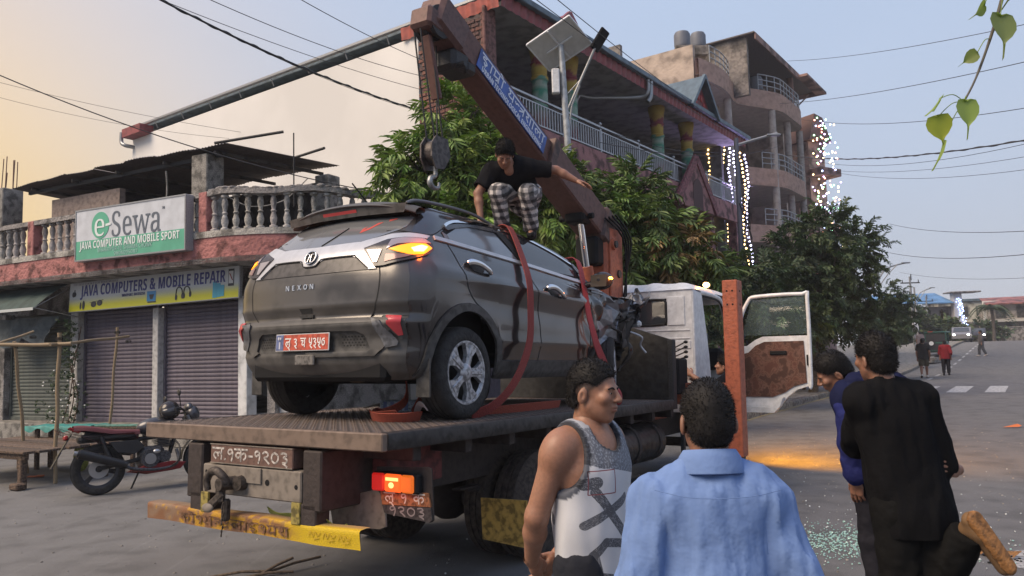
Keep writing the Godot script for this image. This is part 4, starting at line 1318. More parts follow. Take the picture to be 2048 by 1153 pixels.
	b = MB.new(); b.box(W(0, 2.5, 0.1), W(10.0, 0.25, 0.8), 0.03)
	part(b, "ledge", M.old_grey, h)
	for k in 5:
		for j in 2:
			b = MB.new(); b.box(W(-3.6 + k * 1.8, 1.3 + j * 2.7, 0.02), W(0.85, 1.2, 0.1), 0.01)
			var wn := part(b, "window", M.soot, h)
			b = MB.new(); b.box(W(-3.6 + k * 1.8, 1.3 + j * 2.7, 0.08), W(0.7, 1.05, 0.02))
			part(b, "pane", M.glass, wn)
	h = thing("red_roofed_house", "two storey house with a red tin roof and porch at the far right", "building", W(59.5, 1.5, -88), W(0, -22, 0))
	b = MB.new(); b.box(W(0, 2.2, -3), W(9.0, 4.4, 6), 0.03)
	part(b, "wall", mk(C(0.36, 0.32, 0.28), 0.85, 0, mould(), 0.12), h)
	b = MB.new(); b.quad(W(-4.8, 4.4, 0.8), W(4.8, 4.4, 0.8), W(4.8, 5.3, -3), W(-4.8, 5.3, -3)); b.box(W(0, 4.35, 0.8), W(9.6, 0.15, 0.1))
	part(b, "roof", mk(C(0.28, 0.10, 0.085), 0.6, 0, mould(), 0.15), h)
	b = MB.new(); b.box(W(0, 2.4, 0.6), W(9.2, 0.3, 1.3), 0.03)
	part(b, "balcony", mk(C(0.4, 0.38, 0.34), 0.8), h)
	for k in 4:
		for j in 2:
			b = MB.new(); b.box(W(-3.2 + k * 2.1, 1.1 + j * 2.3, 0.02), W(1.0, 1.3, 0.1), 0.01)
			part(b, "window", M.soot, h)
	h = thing("low_shop", "low shop with a white fascia and grey shutters behind the dark trees", "building", st(-6.2, 12.0), W(0, 56, 0))
	b = MB.new(); b.box(W(3, 1.7, -2), W(9, 3.4, 4), 0.03)
	part(b, "wall", rose_m(), h)
	b = MB.new(); b.box(W(3, 2.55, 0.3), W(8.6, 0.5, 0.2), 0.02)
	part(b, "fascia", M.old_white, h)
	for k in 3:
		b = MB.new(); b.box(W(0.2 + k * 2.8, 1.15, 0.03), W(2.2, 2.2, 0.08), 0.01)
		part(b, "shutter", M.shutter_green, h)
	h = thing("roadside_shop", "shop with a red band and pale upper wall beside the bushy tree", "building", st(-7.0, 27.0), W(0, 56, 0))
	b = MB.new(); b.box(W(3, 2.6, -2), W(8, 5.2, 4), 0.03)
	part(b, "wall", mk(C(0.42, 0.42, 0.44), 0.85, 0, mould(), 0.15), h)
	b = MB.new(); b.box(W(3, 2.3, 0.3), W(8.2, 0.7, 0.6), 0.03)
	part(b, "canopy", M.red_tin, h)
	for k in 3:
		b = MB.new(); b.box(W(0.6 + k * 2.4, 3.9, 0.02), W(1.1, 1.2, 0.1), 0.01)
		part(b, "window", M.soot, h)
	h = thing("hoarding", "large blank pale hoarding on posts beside the palm tree", "hoarding", W(56.5, 1.5, -90))
	b = MB.new(); b.box(W(0, 3.0, 0), W(3.0, 3.6, 0.15), 0.02)
	part(b, "panel", mk(C(0.62, 0.60, 0.55), 0.7), h)
	b = MB.new(); b.box(W(-1.2, 0.7, -0.15), W(0.15, 1.5, 0.15)); b.box(W(1.2, 0.7, -0.15), W(0.15, 1.5, 0.15))
	part(b, "post", M.dark_metal, h)
	h = thing("boundary_wall", "low stained boundary wall along the far side of the street", "wall", W(72, 1.5, -80), W(0, -28, 0))
	b = MB.new(); b.box(W(0, 0.8, 0), W(40, 1.6, 0.3), 0.02)
	part(b, "wall", M.old_grey, h)
	b = MB.new(); b.box(W(0, 1.65, 0), W(40, 0.12, 0.42), 0.02)
	part(b, "coping", M.concrete, h)
func rose_m() -> Material:
	if not M.has("rose"): M.rose = mk(C(0.32, 0.19, 0.17), 0.9, 0, mould(), 0.2)
	return M.rose
# ------------------------------------------------------------------ trees
func leaf_spray(n: int, ln: float, wd: float, twig: float, droop: float, sd: int) -> ArrayMesh:
	var r := RandomNumberGenerator.new()
	r.seed = sd
	var b := MB.new()
	b.use_col = true
	b.cc = Color(0.5, 0.35, 0.25)
	b.tube(P3([0, 0, 0, 0, twig * 0.06, twig * 0.5, 0, -twig * 0.05, twig]), 0.004, 3, false)
	for k in n:
		var t := float(k + 1) / n
		var a := (k * 2.4) + r.randf_range(-0.4, 0.4)
		var o := W(0, twig * 0.06 * sin(t * PI) - twig * 0.05 * t, twig * t)
		var d := W(sin(a), 0.35 * cos(a) - droop * r.randf_range(0.5, 1.1), r.randf_range(0.25, 0.9)).normalized()
		var L := ln * r.randf_range(0.75, 1.15)
		var s := d.cross(W(r.randf_range(-0.4, 0.4), 1, r.randf_range(-0.4, 0.4))).normalized()
		var u := s.cross(d)
		var v := r.randf_range(0.75, 1.2)
		b.cc = Color(v, v, v * r.randf_range(0.75, 1.1))
		var w := wd * r.randf_range(0.8, 1.15)
		var m1 := o + d * L * 0.38 - u * 0.01
		var m2 := o + d * L * 0.72 - W(0, L * 0.10 * droop, 0)
		var tip := o + d * L - W(0, L * 0.26 * droop, 0)
		var e := u * w * 0.22
		b.quad(o, m1 + s * w * 0.5 + e, m1, o)
		b.tri(o, m1, m1 + s * w * 0.5 + e); b.tri(o, m1 - s * w * 0.5 + e, m1)
		b.quad(m1, m2, m2 + s * w * 0.42 + e, m1 + s * w * 0.5 + e); b.quad(m1 - s * w * 0.5 + e, m2 - s * w * 0.42 + e, m2, m1)
		b.tri(m2, tip, m2 + s * w * 0.42 + e); b.tri(m2 - s * w * 0.42 + e, tip, m2)
	return b.mesh()
func leaf_mat(c: Color) -> StandardMaterial3D:
	var m := mk(c, 0.55)
	m.vertex_color_use_as_albedo = true
	m.backlight_enabled = true
	m.backlight = Color(0.45, 0.55, 0.2)
	return m
func tree(called: String, label: String, base: Vector3, fork: Vector3, clumps: Array, spray: Mesh, lm: Material, per: float, tr: float, sd: int, kind := "tree", group := "trees along the kerb", tone := [0.7, 1.25]) -> Node3D:
	var r := RandomNumberGenerator.new()
	r.seed = sd
	var t := thing(called, label, kind, base, Vector3.ZERO, group)
	var b := MB.new()
	var f := fork - base
	b.tube(smooth_path(P3([0, -0.1, 0, f.x * 0.3 + 0.05, f.y * 0.35, f.z * 0.3, f.x * 0.8 - 0.03, f.y * 0.75, f.z * 0.8, f.x, f.y, f.z])), tr * 0.85, 9)
	b.tube(P3([0, -0.1, 0, 0.02, 0.25, 0]), [tr * 1.4, tr * 0.9], 9)
	for c in clumps:
		var e: Vector3 = c[0] - base
		var mid := f.lerp(e, 0.5) + W(r.randf_range(-0.2, 0.2), r.randf_range(0.0, 0.3), r.randf_range(-0.2, 0.2))
		b.tube(smooth_path(PackedVector3Array([f - W(0, 0.2, 0), mid, e]), 4), [tr * 0.55, tr * 0.5, tr * 0.45, tr * 0.4, tr * 0.34, tr * 0.28, tr * 0.2, tr * 0.14, tr * 0.1], 6)
		for k in 5:
			var q = e + W(r.randf_range(-1, 1), r.randf_range(-0.6, 1), r.randf_range(-1, 1)) * c[1] * 0.7
			b.tube(PackedVector3Array([mid.lerp(e, r.randf_range(0.2, 0.9)), q.lerp(e, 0.4) + W(0, 0.05, 0), q]), [tr * 0.2, tr * 0.12, tr * 0.04], 5)
	part(b, "trunk", mk(C(0.09, 0.075, 0.06), 0.95, 0, grime(), 1.2, bumps(), 0.8), t)
	var fn := FastNoiseLite.new()
	fn.seed = sd; fn.frequency = 1.3; fn.fractal_octaves = 2
	var xs := []
	var cs := []
	for c in clumps:
		var rad: float = c[1]
		var n := int(per * rad * rad)
		var tries := 0
		while n > 0 and tries < 20000:
			tries += 1
			var d := W(r.randfn(), r.randfn(), r.randfn()).normalized()
			var rr := pow(r.randf(), 0.42)
			var p: Vector3 = c[0] - base + d * W(rad, rad * c[2], rad) * rr
			if fn.get_noise_3dv(p) < -0.10 + 0.12 * (rr - 0.5): continue
			n -= 1
			var fwd := (d + W(0, -0.15, 0) + W(r.randf_range(-0.6, 0.6), r.randf_range(-0.5, 0.4), r.randf_range(-0.6, 0.6))).normalized()
			var bs := Basis.looking_at(-fwd, Vector3.UP if absf(fwd.y) < 0.95 else Vector3.RIGHT)
			bs = bs.rotated(fwd, r.randf_range(-0.5, 0.5)).scaled(Vector3.ONE * r.randf_range(0.7, 1.25))
			xs.append(Transform3D(bs, p - fwd * 0.15))
			var v := r.randf_range(tone[0], tone[1]) * (1.0 + 0.5 * fn.get_noise_3dv(p * 0.7 + W(9, 0, 0)))
			var col := Color(v * r.randf_range(0.85, 1.15), v, v * r.randf_range(0.7, 1.0))
			if c.size() > 3 and r.randf() < c[3]: col = Color(2.3 * v, 0.98 * v, 1.5 * v)
			cs.append(col)
	multi(spray, xs, "crown", lm, t, cs)
	return t
func trees() -> void:
	var long_spray := leaf_spray(15, 0.21, 0.052, 0.30, 0.5, 1)
	var small_spray := leaf_spray(18, 0.17, 0.06, 0.34, 0.3, 2)
	var bright := leaf_mat(C(0.165, 0.25, 0.06))
	var mid := leaf_mat(C(0.115, 0.18, 0.055))
	var dark := leaf_mat(C(0.06, 0.095, 0.048))
	tree("leafy_tree", "bright green tree with long drooping leaves behind the loaded car's roof", W(-0.7, 0, -14.2), W(-0.7, 2.6, -14.0), [[W(-0.85, 5.75, -13.6), 0.85, 1.1], [W(-1.0, 5.1, -13.5), 1.0, 0.9], [W(-1.45, 4.7, -13.4), 1.05, 0.85], [W(-0.3, 4.9, -13.6), 1.1, 0.95], [W(-1.75, 3.7, -13.3), 0.85, 0.8], [W(-0.7, 3.7, -13.4), 1.15, 0.8], [W(0.35, 4.0, -13.6), 1.0, 0.85]], long_spray, bright, 230, 0.12, 5)
	tree("leafy_tree", "green tree with some dry brown leaves between the crane boom and white cab", W(2.1, 0, -15.4), W(2.1, 2.2, -15.2), [[W(1.15, 4.75, -14.8), 0.9, 0.9], [W(1.65, 4.1, -14.6), 1.0, 0.8], [W(2.55, 4.65, -14.9), 0.75, 0.85], [W(2.45, 3.9, -14.6), 1.0, 0.75], [W(3.1, 3.45, -14.5), 0.95, 0.7, 0.45], [W(1.9, 3.2, -14.6), 1.05, 0.75], [W(3.55, 3.0, -14.8), 0.8, 0.8], [W(2.7, 2.6, -14.8), 1.0, 0.7]], long_spray, mid, 230, 0.12, 6)
	tree("leafy_tree", "tall dark green tree by the kerb above the open truck door", W(9.6, 0, -25.0), W(9.8, 2.6, -24.8), [[W(9.9, 5.2, -24.2), 1.15, 0.95], [W(8.9, 4.4, -24.0), 1.1, 0.85], [W(11.0, 4.7, -24.4), 1.15, 0.85], [W(10.0, 4.0, -23.8), 1.3, 0.8], [W(8.5, 3.4, -24.0), 1.1, 0.75], [W(9.6, 3.0, -24.0), 1.2, 0.7], [W(10.7, 3.2, -24.4), 0.9, 0.7], [W(10.3, 2.3, -24.2), 1.0, 0.6]], small_spray, dark, 150, 0.15, 7, "tree", "trees along the kerb", [0.6, 1.35])
	tree("leafy_tree", "small dark tree crammed between the cab and the lit columns", W(6.3, 0, -20.4), W(6.2, 1.7, -20.2), [[W(5.9, 3.4, -19.6), 1.0, 0.7], [W(6.8, 3.3, -20.0), 0.9, 0.75], [W(6.2, 2.5, -19.6), 1.2, 0.7], [W(7.1, 2.2, -19.8), 1.0, 0.7], [W(5.3, 2.3, -19.4), 0.9, 0.8]], small_spray, dark, 130, 0.1, 8, "tree", "trees along the kerb", [0.6, 1.4])
	tree("leafy_tree", "rounded dark tree beyond the tall one, against the pale sky", W(16.9, 0.1, -35.0), W(16.8, 1.6, -34.8), [[W(16.7, 3.5, -34.6), 1.2, 0.85], [W(15.8, 3.0, -34.4), 1.1, 0.8], [W(17.4, 2.9, -34.8), 1.1, 0.8], [W(16.6, 2.3, -34.4), 1.5, 0.65]], small_spray, dark, 95, 0.14, 9)
	tree("roadside_shrub", "yellowish green shrub with broad leaves on the pavement", st(-1.1, 10.2, 0.1), st(-1.1, 10.2, 0.7), [[st(-1.1, 10.0, 1.9), 0.75, 1.0], [st(-1.5, 10.6, 1.3), 0.8, 0.9], [st(-0.7, 9.8, 1.1), 0.6, 1.0]], leaf_spray(10, 0.2, 0.1, 0.3, 0.4, 3), leaf_mat(C(0.10, 0.105, 0.035)), 150, 0.05, 10, "shrub", "")
	tree("clipped_shrub", "dark conical shrub on the pavement beside the green bin", st(-2.4, 33.0, 0.1), st(-2.4, 33.0, 0.6), [[st(-2.4, 33.0, 1.2), 0.7, 1.4], [st(-2.4, 33.0, 2.0), 0.5, 1.2]], small_spray, dark, 120, 0.06, 12, "shrub", "")
	var far_spray := leaf_spray(9, 0.5, 0.24, 0.8, 0.3, 4)
	var spots := [[W(40.5, 1.2, -78), 2.4, "broad dark tree in front of the blue roofed hall, nearest the lamp pole"], [W(44.5, 1.4, -79), 1.8, "low green tree in front of the red balcony of the hall"], [W(36.0, 1.0, -74), 2.2, "dark tree beside the market hall, left of the lamp poles"], [W(53.0, 1.5, -86), 1.5, "small tree before the cream house"], [W(66.0, 1.5, -84), 1.8, "dark tree by the red roofed house at the far right"], [W(63.5, 1.5, -100), 2.6, "tall tree rising behind the cream house"]]
	for k in spots.size():
		var s = spots[k]
		var p: Vector3 = s[0]
		var q: float = s[1]
		tree("far_tree", s[2], p, p + W(0, q * 0.4, 0), [[p + W(0, q * 0.95, 0), q * 0.62, 0.8], [p + W(-q * 0.5, q * 0.65, 0.2), q * 0.5, 0.8], [p + W(q * 0.5, q * 0.7, 0.1), q * 0.5, 0.8]], far_spray, dark, 75, 0.15, 20 + k, "tree", "trees at the end of the street")
	var t := thing("palm_tree", "tall palm tree with a ragged crown before the cream house", "palm", W(47.6, 1.4, -76.5))
	var b := MB.new()
	b.tube(smooth_path(P3([0, -0.2, 0, 0.1, 1.8, 0, 0.0, 3.6, 0])), [0.2, 0.17, 0.16, 0.15, 0.15, 0.15, 0.15, 0.15, 0.14], 8)
	part(b, "trunk", mk(C(0.12, 0.10, 0.085), 0.95, 0, grime(), 1.0), t)
	var pm := leaf_mat(C(0.05, 0.075, 0.035))
	for k in 15:
		b = MB.new(); b.use_col = true
		var a := TAU * k / 15.0 + rf(-0.2, 0.2)
		var lift := rf(0.2, 1.1)
		for j in 16:
			var u := j / 15.0
			var o := W(cos(a), 0, sin(a)) * (1.9 * u) + W(0, 3.6 + lift * 1.5 * u - 2.2 * u * u, 0)
			for s in [-1.0, 1.0]:
				var d = (W(-sin(a), 0, cos(a)) * s + W(cos(a), -0.9, sin(a)) * 0.7).normalized()
				var w := W(cos(a), 0.2, sin(a)) * 0.07
				b.tri(o - w, o + w, o + d * 0.75 * (1.1 - u * 0.6))
		part(b, "frond", pm, t)
	var vn := thing("flowering_vine", "straggling vine with small white flowers on the shop pillar", "vine", W(-9.55, 0.1, -16.9))
	b = MB.new()
	for k in 3: b.tube(smooth_path(P3([k * 0.12 - 0.3, 0, 0.2, k * 0.1 - 0.15, 0.8, 0.05, -0.1 - k * 0.05, 1.6, -0.05, 0.0, 2.4 - k * 0.3, -0.1])), 0.012, 5)
	part(b, "stem", M.wood, vn)
	var xs := []
	var cs := []
	for k in 190:
		var y := rf(0.1, 2.5)
		var sp := 0.5 * exp(-pow((y - 0.75) / 0.5, 2.0)) + 0.09
		xs.append(Transform3D(Basis.from_euler(W(rf(-1, 1), rf(0, 6), rf(-1, 1))).scaled(Vector3.ONE * rf(0.4, 0.8)), W(-0.15 - sp * 0.3 + rf(-sp, sp), y, rf(-0.15, 0.25))))
		var v := rf(0.6, 1.4)
		cs.append(Color(v, v, v))
	multi(leaf_spray(6, 0.11, 0.06, 0.15, 0.4, 6), xs, "leaves", dark, vn, cs)
	var fm := SphereMesh.new(); fm.radius = 0.02; fm.height = 0.03; fm.radial_segments = 6; fm.rings = 3
	xs = []
	for k in 26: xs.append(Transform3D(Basis(), W(rf(-0.7, 0.25), rf(0.3, 1.5), rf(0.1, 0.35))))
	multi(fm, xs, "flowers", M.white_paint, vn)
	var tw := thing("hanging_twig", "twig of heart shaped leaves with drip tips hanging in from the upper right", "twig", W(2.05, 3.35, -3.0))
	b = MB.new()
	b.tube(smooth_path(P3([0.25, 0.5, 0.1, 0.06, 0.0, 0.03, -0.03, -0.33, 0, -0.1, -0.52, 0, -0.17, -0.68, 0.0, -0.225, -0.775, 0])), [0.010, 0.010, 0.009, 0.009, 0.008, 0.008, 0.008, 0.007, 0.007, 0.007, 0.006, 0.006, 0.006, 0.005, 0.005, 0.005, 0.004, 0.004, 0.004, 0.004, 0.004], 6)
	part(b, "stem", mk(C(0.10, 0.09, 0.07), 0.8), tw)
	var lmats := [leaf_mat(C(0.13, 0.16, 0.05)), leaf_mat(C(0.21, 0.29, 0.06)), leaf_mat(C(0.33, 0.36, 0.04))]
	for m in lmats: m.vertex_color_use_as_albedo = false
	var L := [[W(-0.03, -0.3, 0), W(-0.065, -0.44, 0.02), 0.115, -0.12, -0.25, 0.2, 0], [W(-0.02, -0.25, 0), W(-0.115, -0.38, 0.0), 0.062, -0.75, 0.3, 0.7, 0], [W(-0.1, -0.52, 0), W(-0.17, -0.585, 0.02), 0.055, -1.2, 0.2, -0.9, 0], [W(-0.225, -0.775, 0), W(-0.225, -0.78, 0.01), 0.095, 0.0, -0.1, 0.1, 1], [W(-0.225, -0.775, 0), W(-0.345, -0.84, 0.02), 0.09, 0.1, 0.3, -0.5, 2], [W(-0.225, -0.775, 0), W(-0.34, -0.77, 0.03), 0.07, -0.5, 0.5, 1.2, 1], [W(-0.225, -0.775, 0), W(-0.31, -0.93, -0.02), 0.075, 0.25, 0.2, 1.25, 1], [W(0.06, 0.0, 0.03), W(0.0, -0.30, 0.03), 0.07, 0.1, 0.4, 0.8, 0], [W(0.06, 0.0, 0), W(0.06, -0.30, 0.0), 0.09, 0.3, -0.3, 0.3, 0], [W(0.06, 0.0, 0), W(0.1, -0.33, 0.04), 0.08, 0.0, 0.3, -0.6, 2]]
	var outline := [[0.0, 0.0], [0.16, 0.10], [0.40, 0.06], [0.52, -0.22], [0.48, -0.5], [0.3, -0.78], [0.12, -0.95], [0.035, -1.05], [0.012, -1.3], [0.0, -1.55]]
	for q in L:
		b = MB.new()
		var sz: float = q[2]
		var bs := Basis.from_euler(W(q[4], q[5], q[3]))
		b.xf = Transform3D(bs.scaled(Vector3.ONE * sz), q[1])
		var P := PackedVector3Array()
		for o in outline:
			for k in 7:
				var u := (k / 3.0 - 1.0)
				P.append(W(o[0] * u, o[1] - 0.06 * (1.0 - absf(u)) * (1 if o[1] < 0 else 0), 0.10 * absf(u) - 0.12 * o[1] * o[1] + 0.02 * sin(o[1] * 12.0) * absf(u)))
		b.grid(P, 7, outline.size())
		var leaf := part(b, "leaf", lmats[q[6]], tw)
		b = MB.new()
		b.tube(smooth_path(PackedVector3Array([q[0], (q[0] + q[1]) / 2 + W(0, 0.02, 0.01), q[1]]), 4), 0.0018, 5)
		part(b, "leaf_stalk", lmats[1], leaf)
# ------------------------------------------------------------------ the recovery truck
const TRUCK_AT := Vector3(-1.71, 1.196, -5.013)
const TRUCK_ROT := Vector3(-1.3, -32.0, -0.36)
func truck_xf() -> Transform3D: return Transform3D(Basis.from_euler(TRUCK_ROT * PI / 180.0), TRUCK_AT)
func recovery_truck() -> void:
	var t := thing("recovery_truck", "rusty flatbed recovery truck with a brown crane boom and a white cab", "truck", TRUCK_AT, TRUCK_ROT)
	var deck := mk(C(0.15, 0.115, 0.098), 0.62, 0.3, wear(), 0.6, bumps(), 0.3)
	var edge := mk(C(0.185, 0.135, 0.105), 0.72, 0.15, wear(), 0.6, dents(), 0.2)
	var sidem := mk(C(0.045, 0.04, 0.038), 0.6, 0.2, grime(), 1.0, dents(), 0.6)
	var frame := mk(C(0.045, 0.034, 0.031), 0.75, 0.15, wear(), 0.8, bumps(), 0.2)
	var dusty := mk(C(0.215, 0.185, 0.155), 0.85, 0.05, wear(), 0.8, dents(), 0.15)
	var b := MB.new()
	b.box(W(0, -0.05, -2.38), W(2.23, 0.098, 4.66), 0.006)
	part(b, "deck", deck, t)
	b = MB.new(); b.box(W(0, -0.05, -0.02), W(2.25, 0.104, 0.05), 0.007)
	part(b, "rear_edge", edge, t)
	for s in [-1.0, 1.0]:
		b = MB.new()
		var P := PackedVector3Array()
		for k in 40:
			var dz := 0.012 * sin(k * 1.7) * sin(k * 0.37) * (1.0 if k > 10 else 0.3)
			for q in [[0.0, -0.102], [0.012, -0.094], [0.014, -0.05], [0.012, -0.006], [0.0, 0.004], [-0.05, 0.004]]:
				P.append(W(s * (1.115 + q[0] + dz * (0.5 if absf(q[1] + 0.05) < 0.05 else 0.2)), q[1], -0.046 - k * 0.119))
		if s > 0: 
			b.grid(P, 6, 40)
		else:
			var R := PackedVector3Array()
			for k in 40:
				for j in 6: R.append(P[k * 6 + 5 - j])
			b.grid(R, 6, 40)
		part(b, "side_edge", sidem, t)
	var bar := MB.new(); bar.box(Vector3.ZERO, W(0.034, 0.005, 0.008), 0.002)
	var xs := []
	for j in 96:
		for i in 48:
			var a := 0.7 if (i + j) % 2 else -0.7
			xs.append(Transform3D(Basis().rotated(Vector3.UP, a), W(-1.06 + i * 0.0452, 0.001, -0.08 - j * 0.0455)))
	multi(bar.mesh(), xs, "tread_plate", mk(C(0.2, 0.165, 0.145), 0.5, 0.4, grime(), 1.5), t)
	b = MB.new(); b.box(W(0, -0.178, -0.07), W(0.79, 0.126, 0.14), 0.006)
	var box := part(b, "number_box", mk(C(0.15, 0.085, 0.066), 0.75, 0.05, wear(), 1.2), t)
	b = MB.new()
	glyphs(b, ["l", ".", "1", "k", "-", "1", "2", "0", "3"], 0.105, 0.013, 0.0025, 0.74)
	b.xf = Transform3D()
	var o := part(b, "lettering", mk(C(0.55, 0.50, 0.46), 0.8, 0, grime(), 3.0), box)
	o.position = W(-0.375, -0.232, 0.0)
	b = MB.new(); b.box(W(0, -0.117, 0.002), W(0.79, 0.006, 0.004)); b.box(W(0, -0.238, 0.002), W(0.79, 0.006, 0.004))
	part(b, "border", dusty, box)
	b = MB.new(); b.box(W(0, -0.345, -0.05), W(0.94, 0.19, 0.1), 0.008)
	var beam := part(b, "drawbar_beam", dusty, t)
	b = MB.new()
	for q in [[-0.43, -0.3, 0.011], [0.17, -0.335, 0.019], [0.43, -0.345, 0.014]]: b.cyl(W(q[0], q[1], -0.02), W(q[0], q[1], 0.003), q[2], -1, 12)
	part(b, "bolt_hole", M.black, beam)
	b = MB.new(); b.box(W(0.02, -0.3, 0.006), W(0.2, 0.1, 0.012), 0.004)
	part(b, "backing_plate", dusty, beam)
	for s in [-1.0, 1.0]:
		b = MB.new(); b.box(W(s * 0.56, -0.30, -3.6), W(0.16, 0.36, 7.2), 0.01); b.box(W(s * 0.50, -0.51, -0.06), W(0.2, 0.14, 0.12), 0.008)
		part(b, "chassis_rail", frame, t)
		b = MB.new(); b.box(W(s * 0.435, -0.5, 0.0), W(0.075, 0.13, 0.02), 0.003)
		part(b, "bar_bracket", mk(C(0.30, 0.24, 0.06), 0.75, 0, mould(), 3.0), t)
	b = MB.new()
	for k in 9: b.box(W(0, -0.15, -0.4 - k * 0.55), W(2.1, 0.09, 0.08), 0.005)
	part(b, "cross_member", frame, t)
	b = MB.new(); b.box(W(0.57, -0.25, -0.75), W(0.36, 0.3, 0.6), 0.01)
	part(b, "red_locker", mk(C(0.17, 0.035, 0.035), 0.7, 0, grime(), 1.0), t)
	b = MB.new(); b.prism(PV([0.36, -0.46, 0.60, -0.42, 0.84, -0.36, 0.85, -0.60, 0.80, -0.62, 0.40, -0.635]), -0.355, -0.34, 0.003)
	part(b, "mud_plate", dusty, t)
	var iron := mk(C(0.085, 0.07, 0.06), 0.6, 0.5, grime(), 2.5, bumps(), 0.5)
	b = MB.new()
	b.tube(smooth_path(P3([-0.275, -0.40, 0.10, -0.29, -0.335, 0.10, -0.25, -0.285, 0.1, -0.19, -0.275, 0.1, -0.14, -0.31, 0.09, -0.13, -0.36, 0.06])), [0.02, 0.021, 0.022, 0.023, 0.024, 0.025, 0.025, 0.026, 0.027, 0.027, 0.028, 0.028, 0.028, 0.028, 0.028, 0.028, 0.028, 0.028, 0.028, 0.028, 0.028], 10)
	b.cyl(W(-0.14, -0.355, 0.0), W(-0.15, -0.355, 0.12), 0.045, 0.04, 12)
	b.cyl(W(-0.06, -0.35, 0.0), W(-0.06, -0.35, 0.05), 0.05, 0.045, 12)
	b.box(W(-0.17, -0.41, 0.085), W(0.06, 0.13, 0.05), 0.012)
	b.beam(W(-0.14, -0.41, 0.09), W(-0.25, -0.51, 0.12), 0.055, 0.03, Vector3.BACK, 0.01)
	b.box(W(-0.145, -0.52, 0.06), W(0.05, 0.14, 0.05), 0.012)
	part(b, "tow_coupling", iron, t)
	b = MB.new()
	b.ell(W(-0.24, -0.505, 0.125), W(0.055, 0.03, 0.02), 10, 7)
	part(b, "coupling_lever", dusty, t)
	b = MB.new()
	for k in 10: b.ell(W(-0.115 + 0.006 * sin(k * 2.0), -0.45 - k * 0.024, 0.11), W(0.006, 0.014, 0.006), 6, 5)
	part(b, "chain", iron, t)
	var barm := mk(Color(1, 1, 1), 0.7, 0.0, grain(), 3.0, bumps(), 0.5)
	barm.vertex_color_use_as_albedo = true
	b = MB.new(); b.use_col = true
	var fn := FastNoiseLite.new(); fn.seed = 12; fn.frequency = 7.0; fn.fractal_octaves = 3
	var P2 := PackedVector3Array()
	var nx := 150
	for q in [[-0.663, 0.002], [-0.64, 0.002], [-0.62, 0.003], [-0.60, 0.004], [-0.58, 0.005], [-0.562, 0.004], [-0.553, -0.006], [-0.55, -0.05], [-0.55, -0.09]]:
		for i in nx: P2.append(W(-1.07 + 2.03 * i / (nx - 1) - (0.03 * (0.6 + q[0]) * 3 if i == nx - 1 else 0.0), q[0] + 0.004 * sin(i * 0.09), q[1] + 0.003 * sin(i * 0.21)))
	b.grid(P2, nx, 9)
	for k in b.v.size():
		var p := b.v[k]
		var n := fn.get_noise_3d(p.x, p.y * 2.0, p.z)
		var yel := smoothstep(0.25, 0.5, p.x) + smoothstep(0.02, 0.1, n + 0.22 * smoothstep(-0.9, -0.2, p.x) - 0.14 - (0.3 if p.x < -0.75 else 0.0))
		var rust := C(0.27, 0.125, 0.055).lerp(C(0.30, 0.19, 0.12), clampf(0.5 + n * 2.0, 0, 1))
		var yy := C(0.56, 0.30, 0.02).lerp(C(0.70, 0.49, 0.01), smoothstep(0.2, 0.55, p.x))
		b.col[k] = rust.lerp(yy, clampf(yel, 0, 1))
		if p.z < -0.01: b.col[k] = b.col[k].lerp(C(0.3, 0.23, 0.17), 0.7)
	var ub := part(b, "underrun_bar", barm, t)
	b = MB.new(); b.box(W(-0.06, -0.605, -0.03), W(1.96, 0.09, 0.03)); 
	part(b, "bar_back", frame, ub)
	b = MB.new()
	glyphs(b, ["k", "o", "1", "ya", "n", "squig", "l", "aa", "ha", "1", "ya", "sha"], 0.075, 0.008, 0.0)
	o = part(b, "raised_script", mk(C(0.20, 0.10, 0.05), 0.8, 0, grime(), 3.0), ub)
	o.position = W(-0.7, -0.655, 0.011); o.scale = W(2.0, 1, 1)
	b = MB.new()
	glyphs(b, ["squig", "squig", "squig"], 0.075, 0.006, 0.0, 0.36)
	o = part(b, "faint_script", mk(C(0.45, 0.30, 0.02), 0.7), ub)
	o.position = W(0.55, -0.64, 0.011)
	b = MB.new(); b.prism(PV([0.79, -0.235, 1.19, -0.215, 1.22, -0.225, 1.235, -0.52, 1.22, -0.535, 0.85, -0.51, 0.82, -0.40, 0.79, -0.37]), -0.335, -0.325)
	var lamp := part(b, "lamp_bracket", frame, t)
	b = MB.new(); b.box(W(0.98, -0.315, -0.30), W(0.36, 0.118, 0.055), 0.012)
	part(b, "lamp_housing", M.black, lamp)
	b = MB.new(); b.box(W(0.855, -0.316, -0.268), W(0.1, 0.105, 0.03), 0.01)
	part(b, "red_lens", glow(C(0.9, 0.02, 0.015), 0.3, Color(0.35, 0.02, 0.02)), lamp)
	b = MB.new(); b.box(W(0.975, -0.316, -0.266), W(0.13, 0.105, 0.03), 0.01)
	part(b, "lit_lens", glow(C(1.0, 0.12, 0.015), 0.8, Color(0.5, 0.05, 0.02)), lamp)
	b = MB.new(); b.box(W(0.975, -0.292, -0.2505), W(0.10, 0.02, 0.003), 0.001); b.ell(W(0.97, -0.328, -0.2505), W(0.022, 0.018, 0.004))
	part(b, "lamp_bulb", glow(C(1.0, 0.36, 0.04), 1.3), lamp)
	b = MB.new(); b.box(W(1.085, -0.316, -0.268), W(0.09, 0.105, 0.03), 0.01)
	part(b, "amber_lens", glow(C(1.0, 0.2, 0.02), 0.42, Color(0.45, 0.12, 0.02)), lamp)
	lamp_light("tail_lamp_light", t, W(0.98, -0.33, -0.17), Color(1.0, 0.3, 0.08), 0.012)
	b = MB.new(); b.prism(PV([0.83, -0.375, 1.205, -0.365, 1.225, -0.445, 0.845, -0.46]), -0.322, -0.310, 0.002)
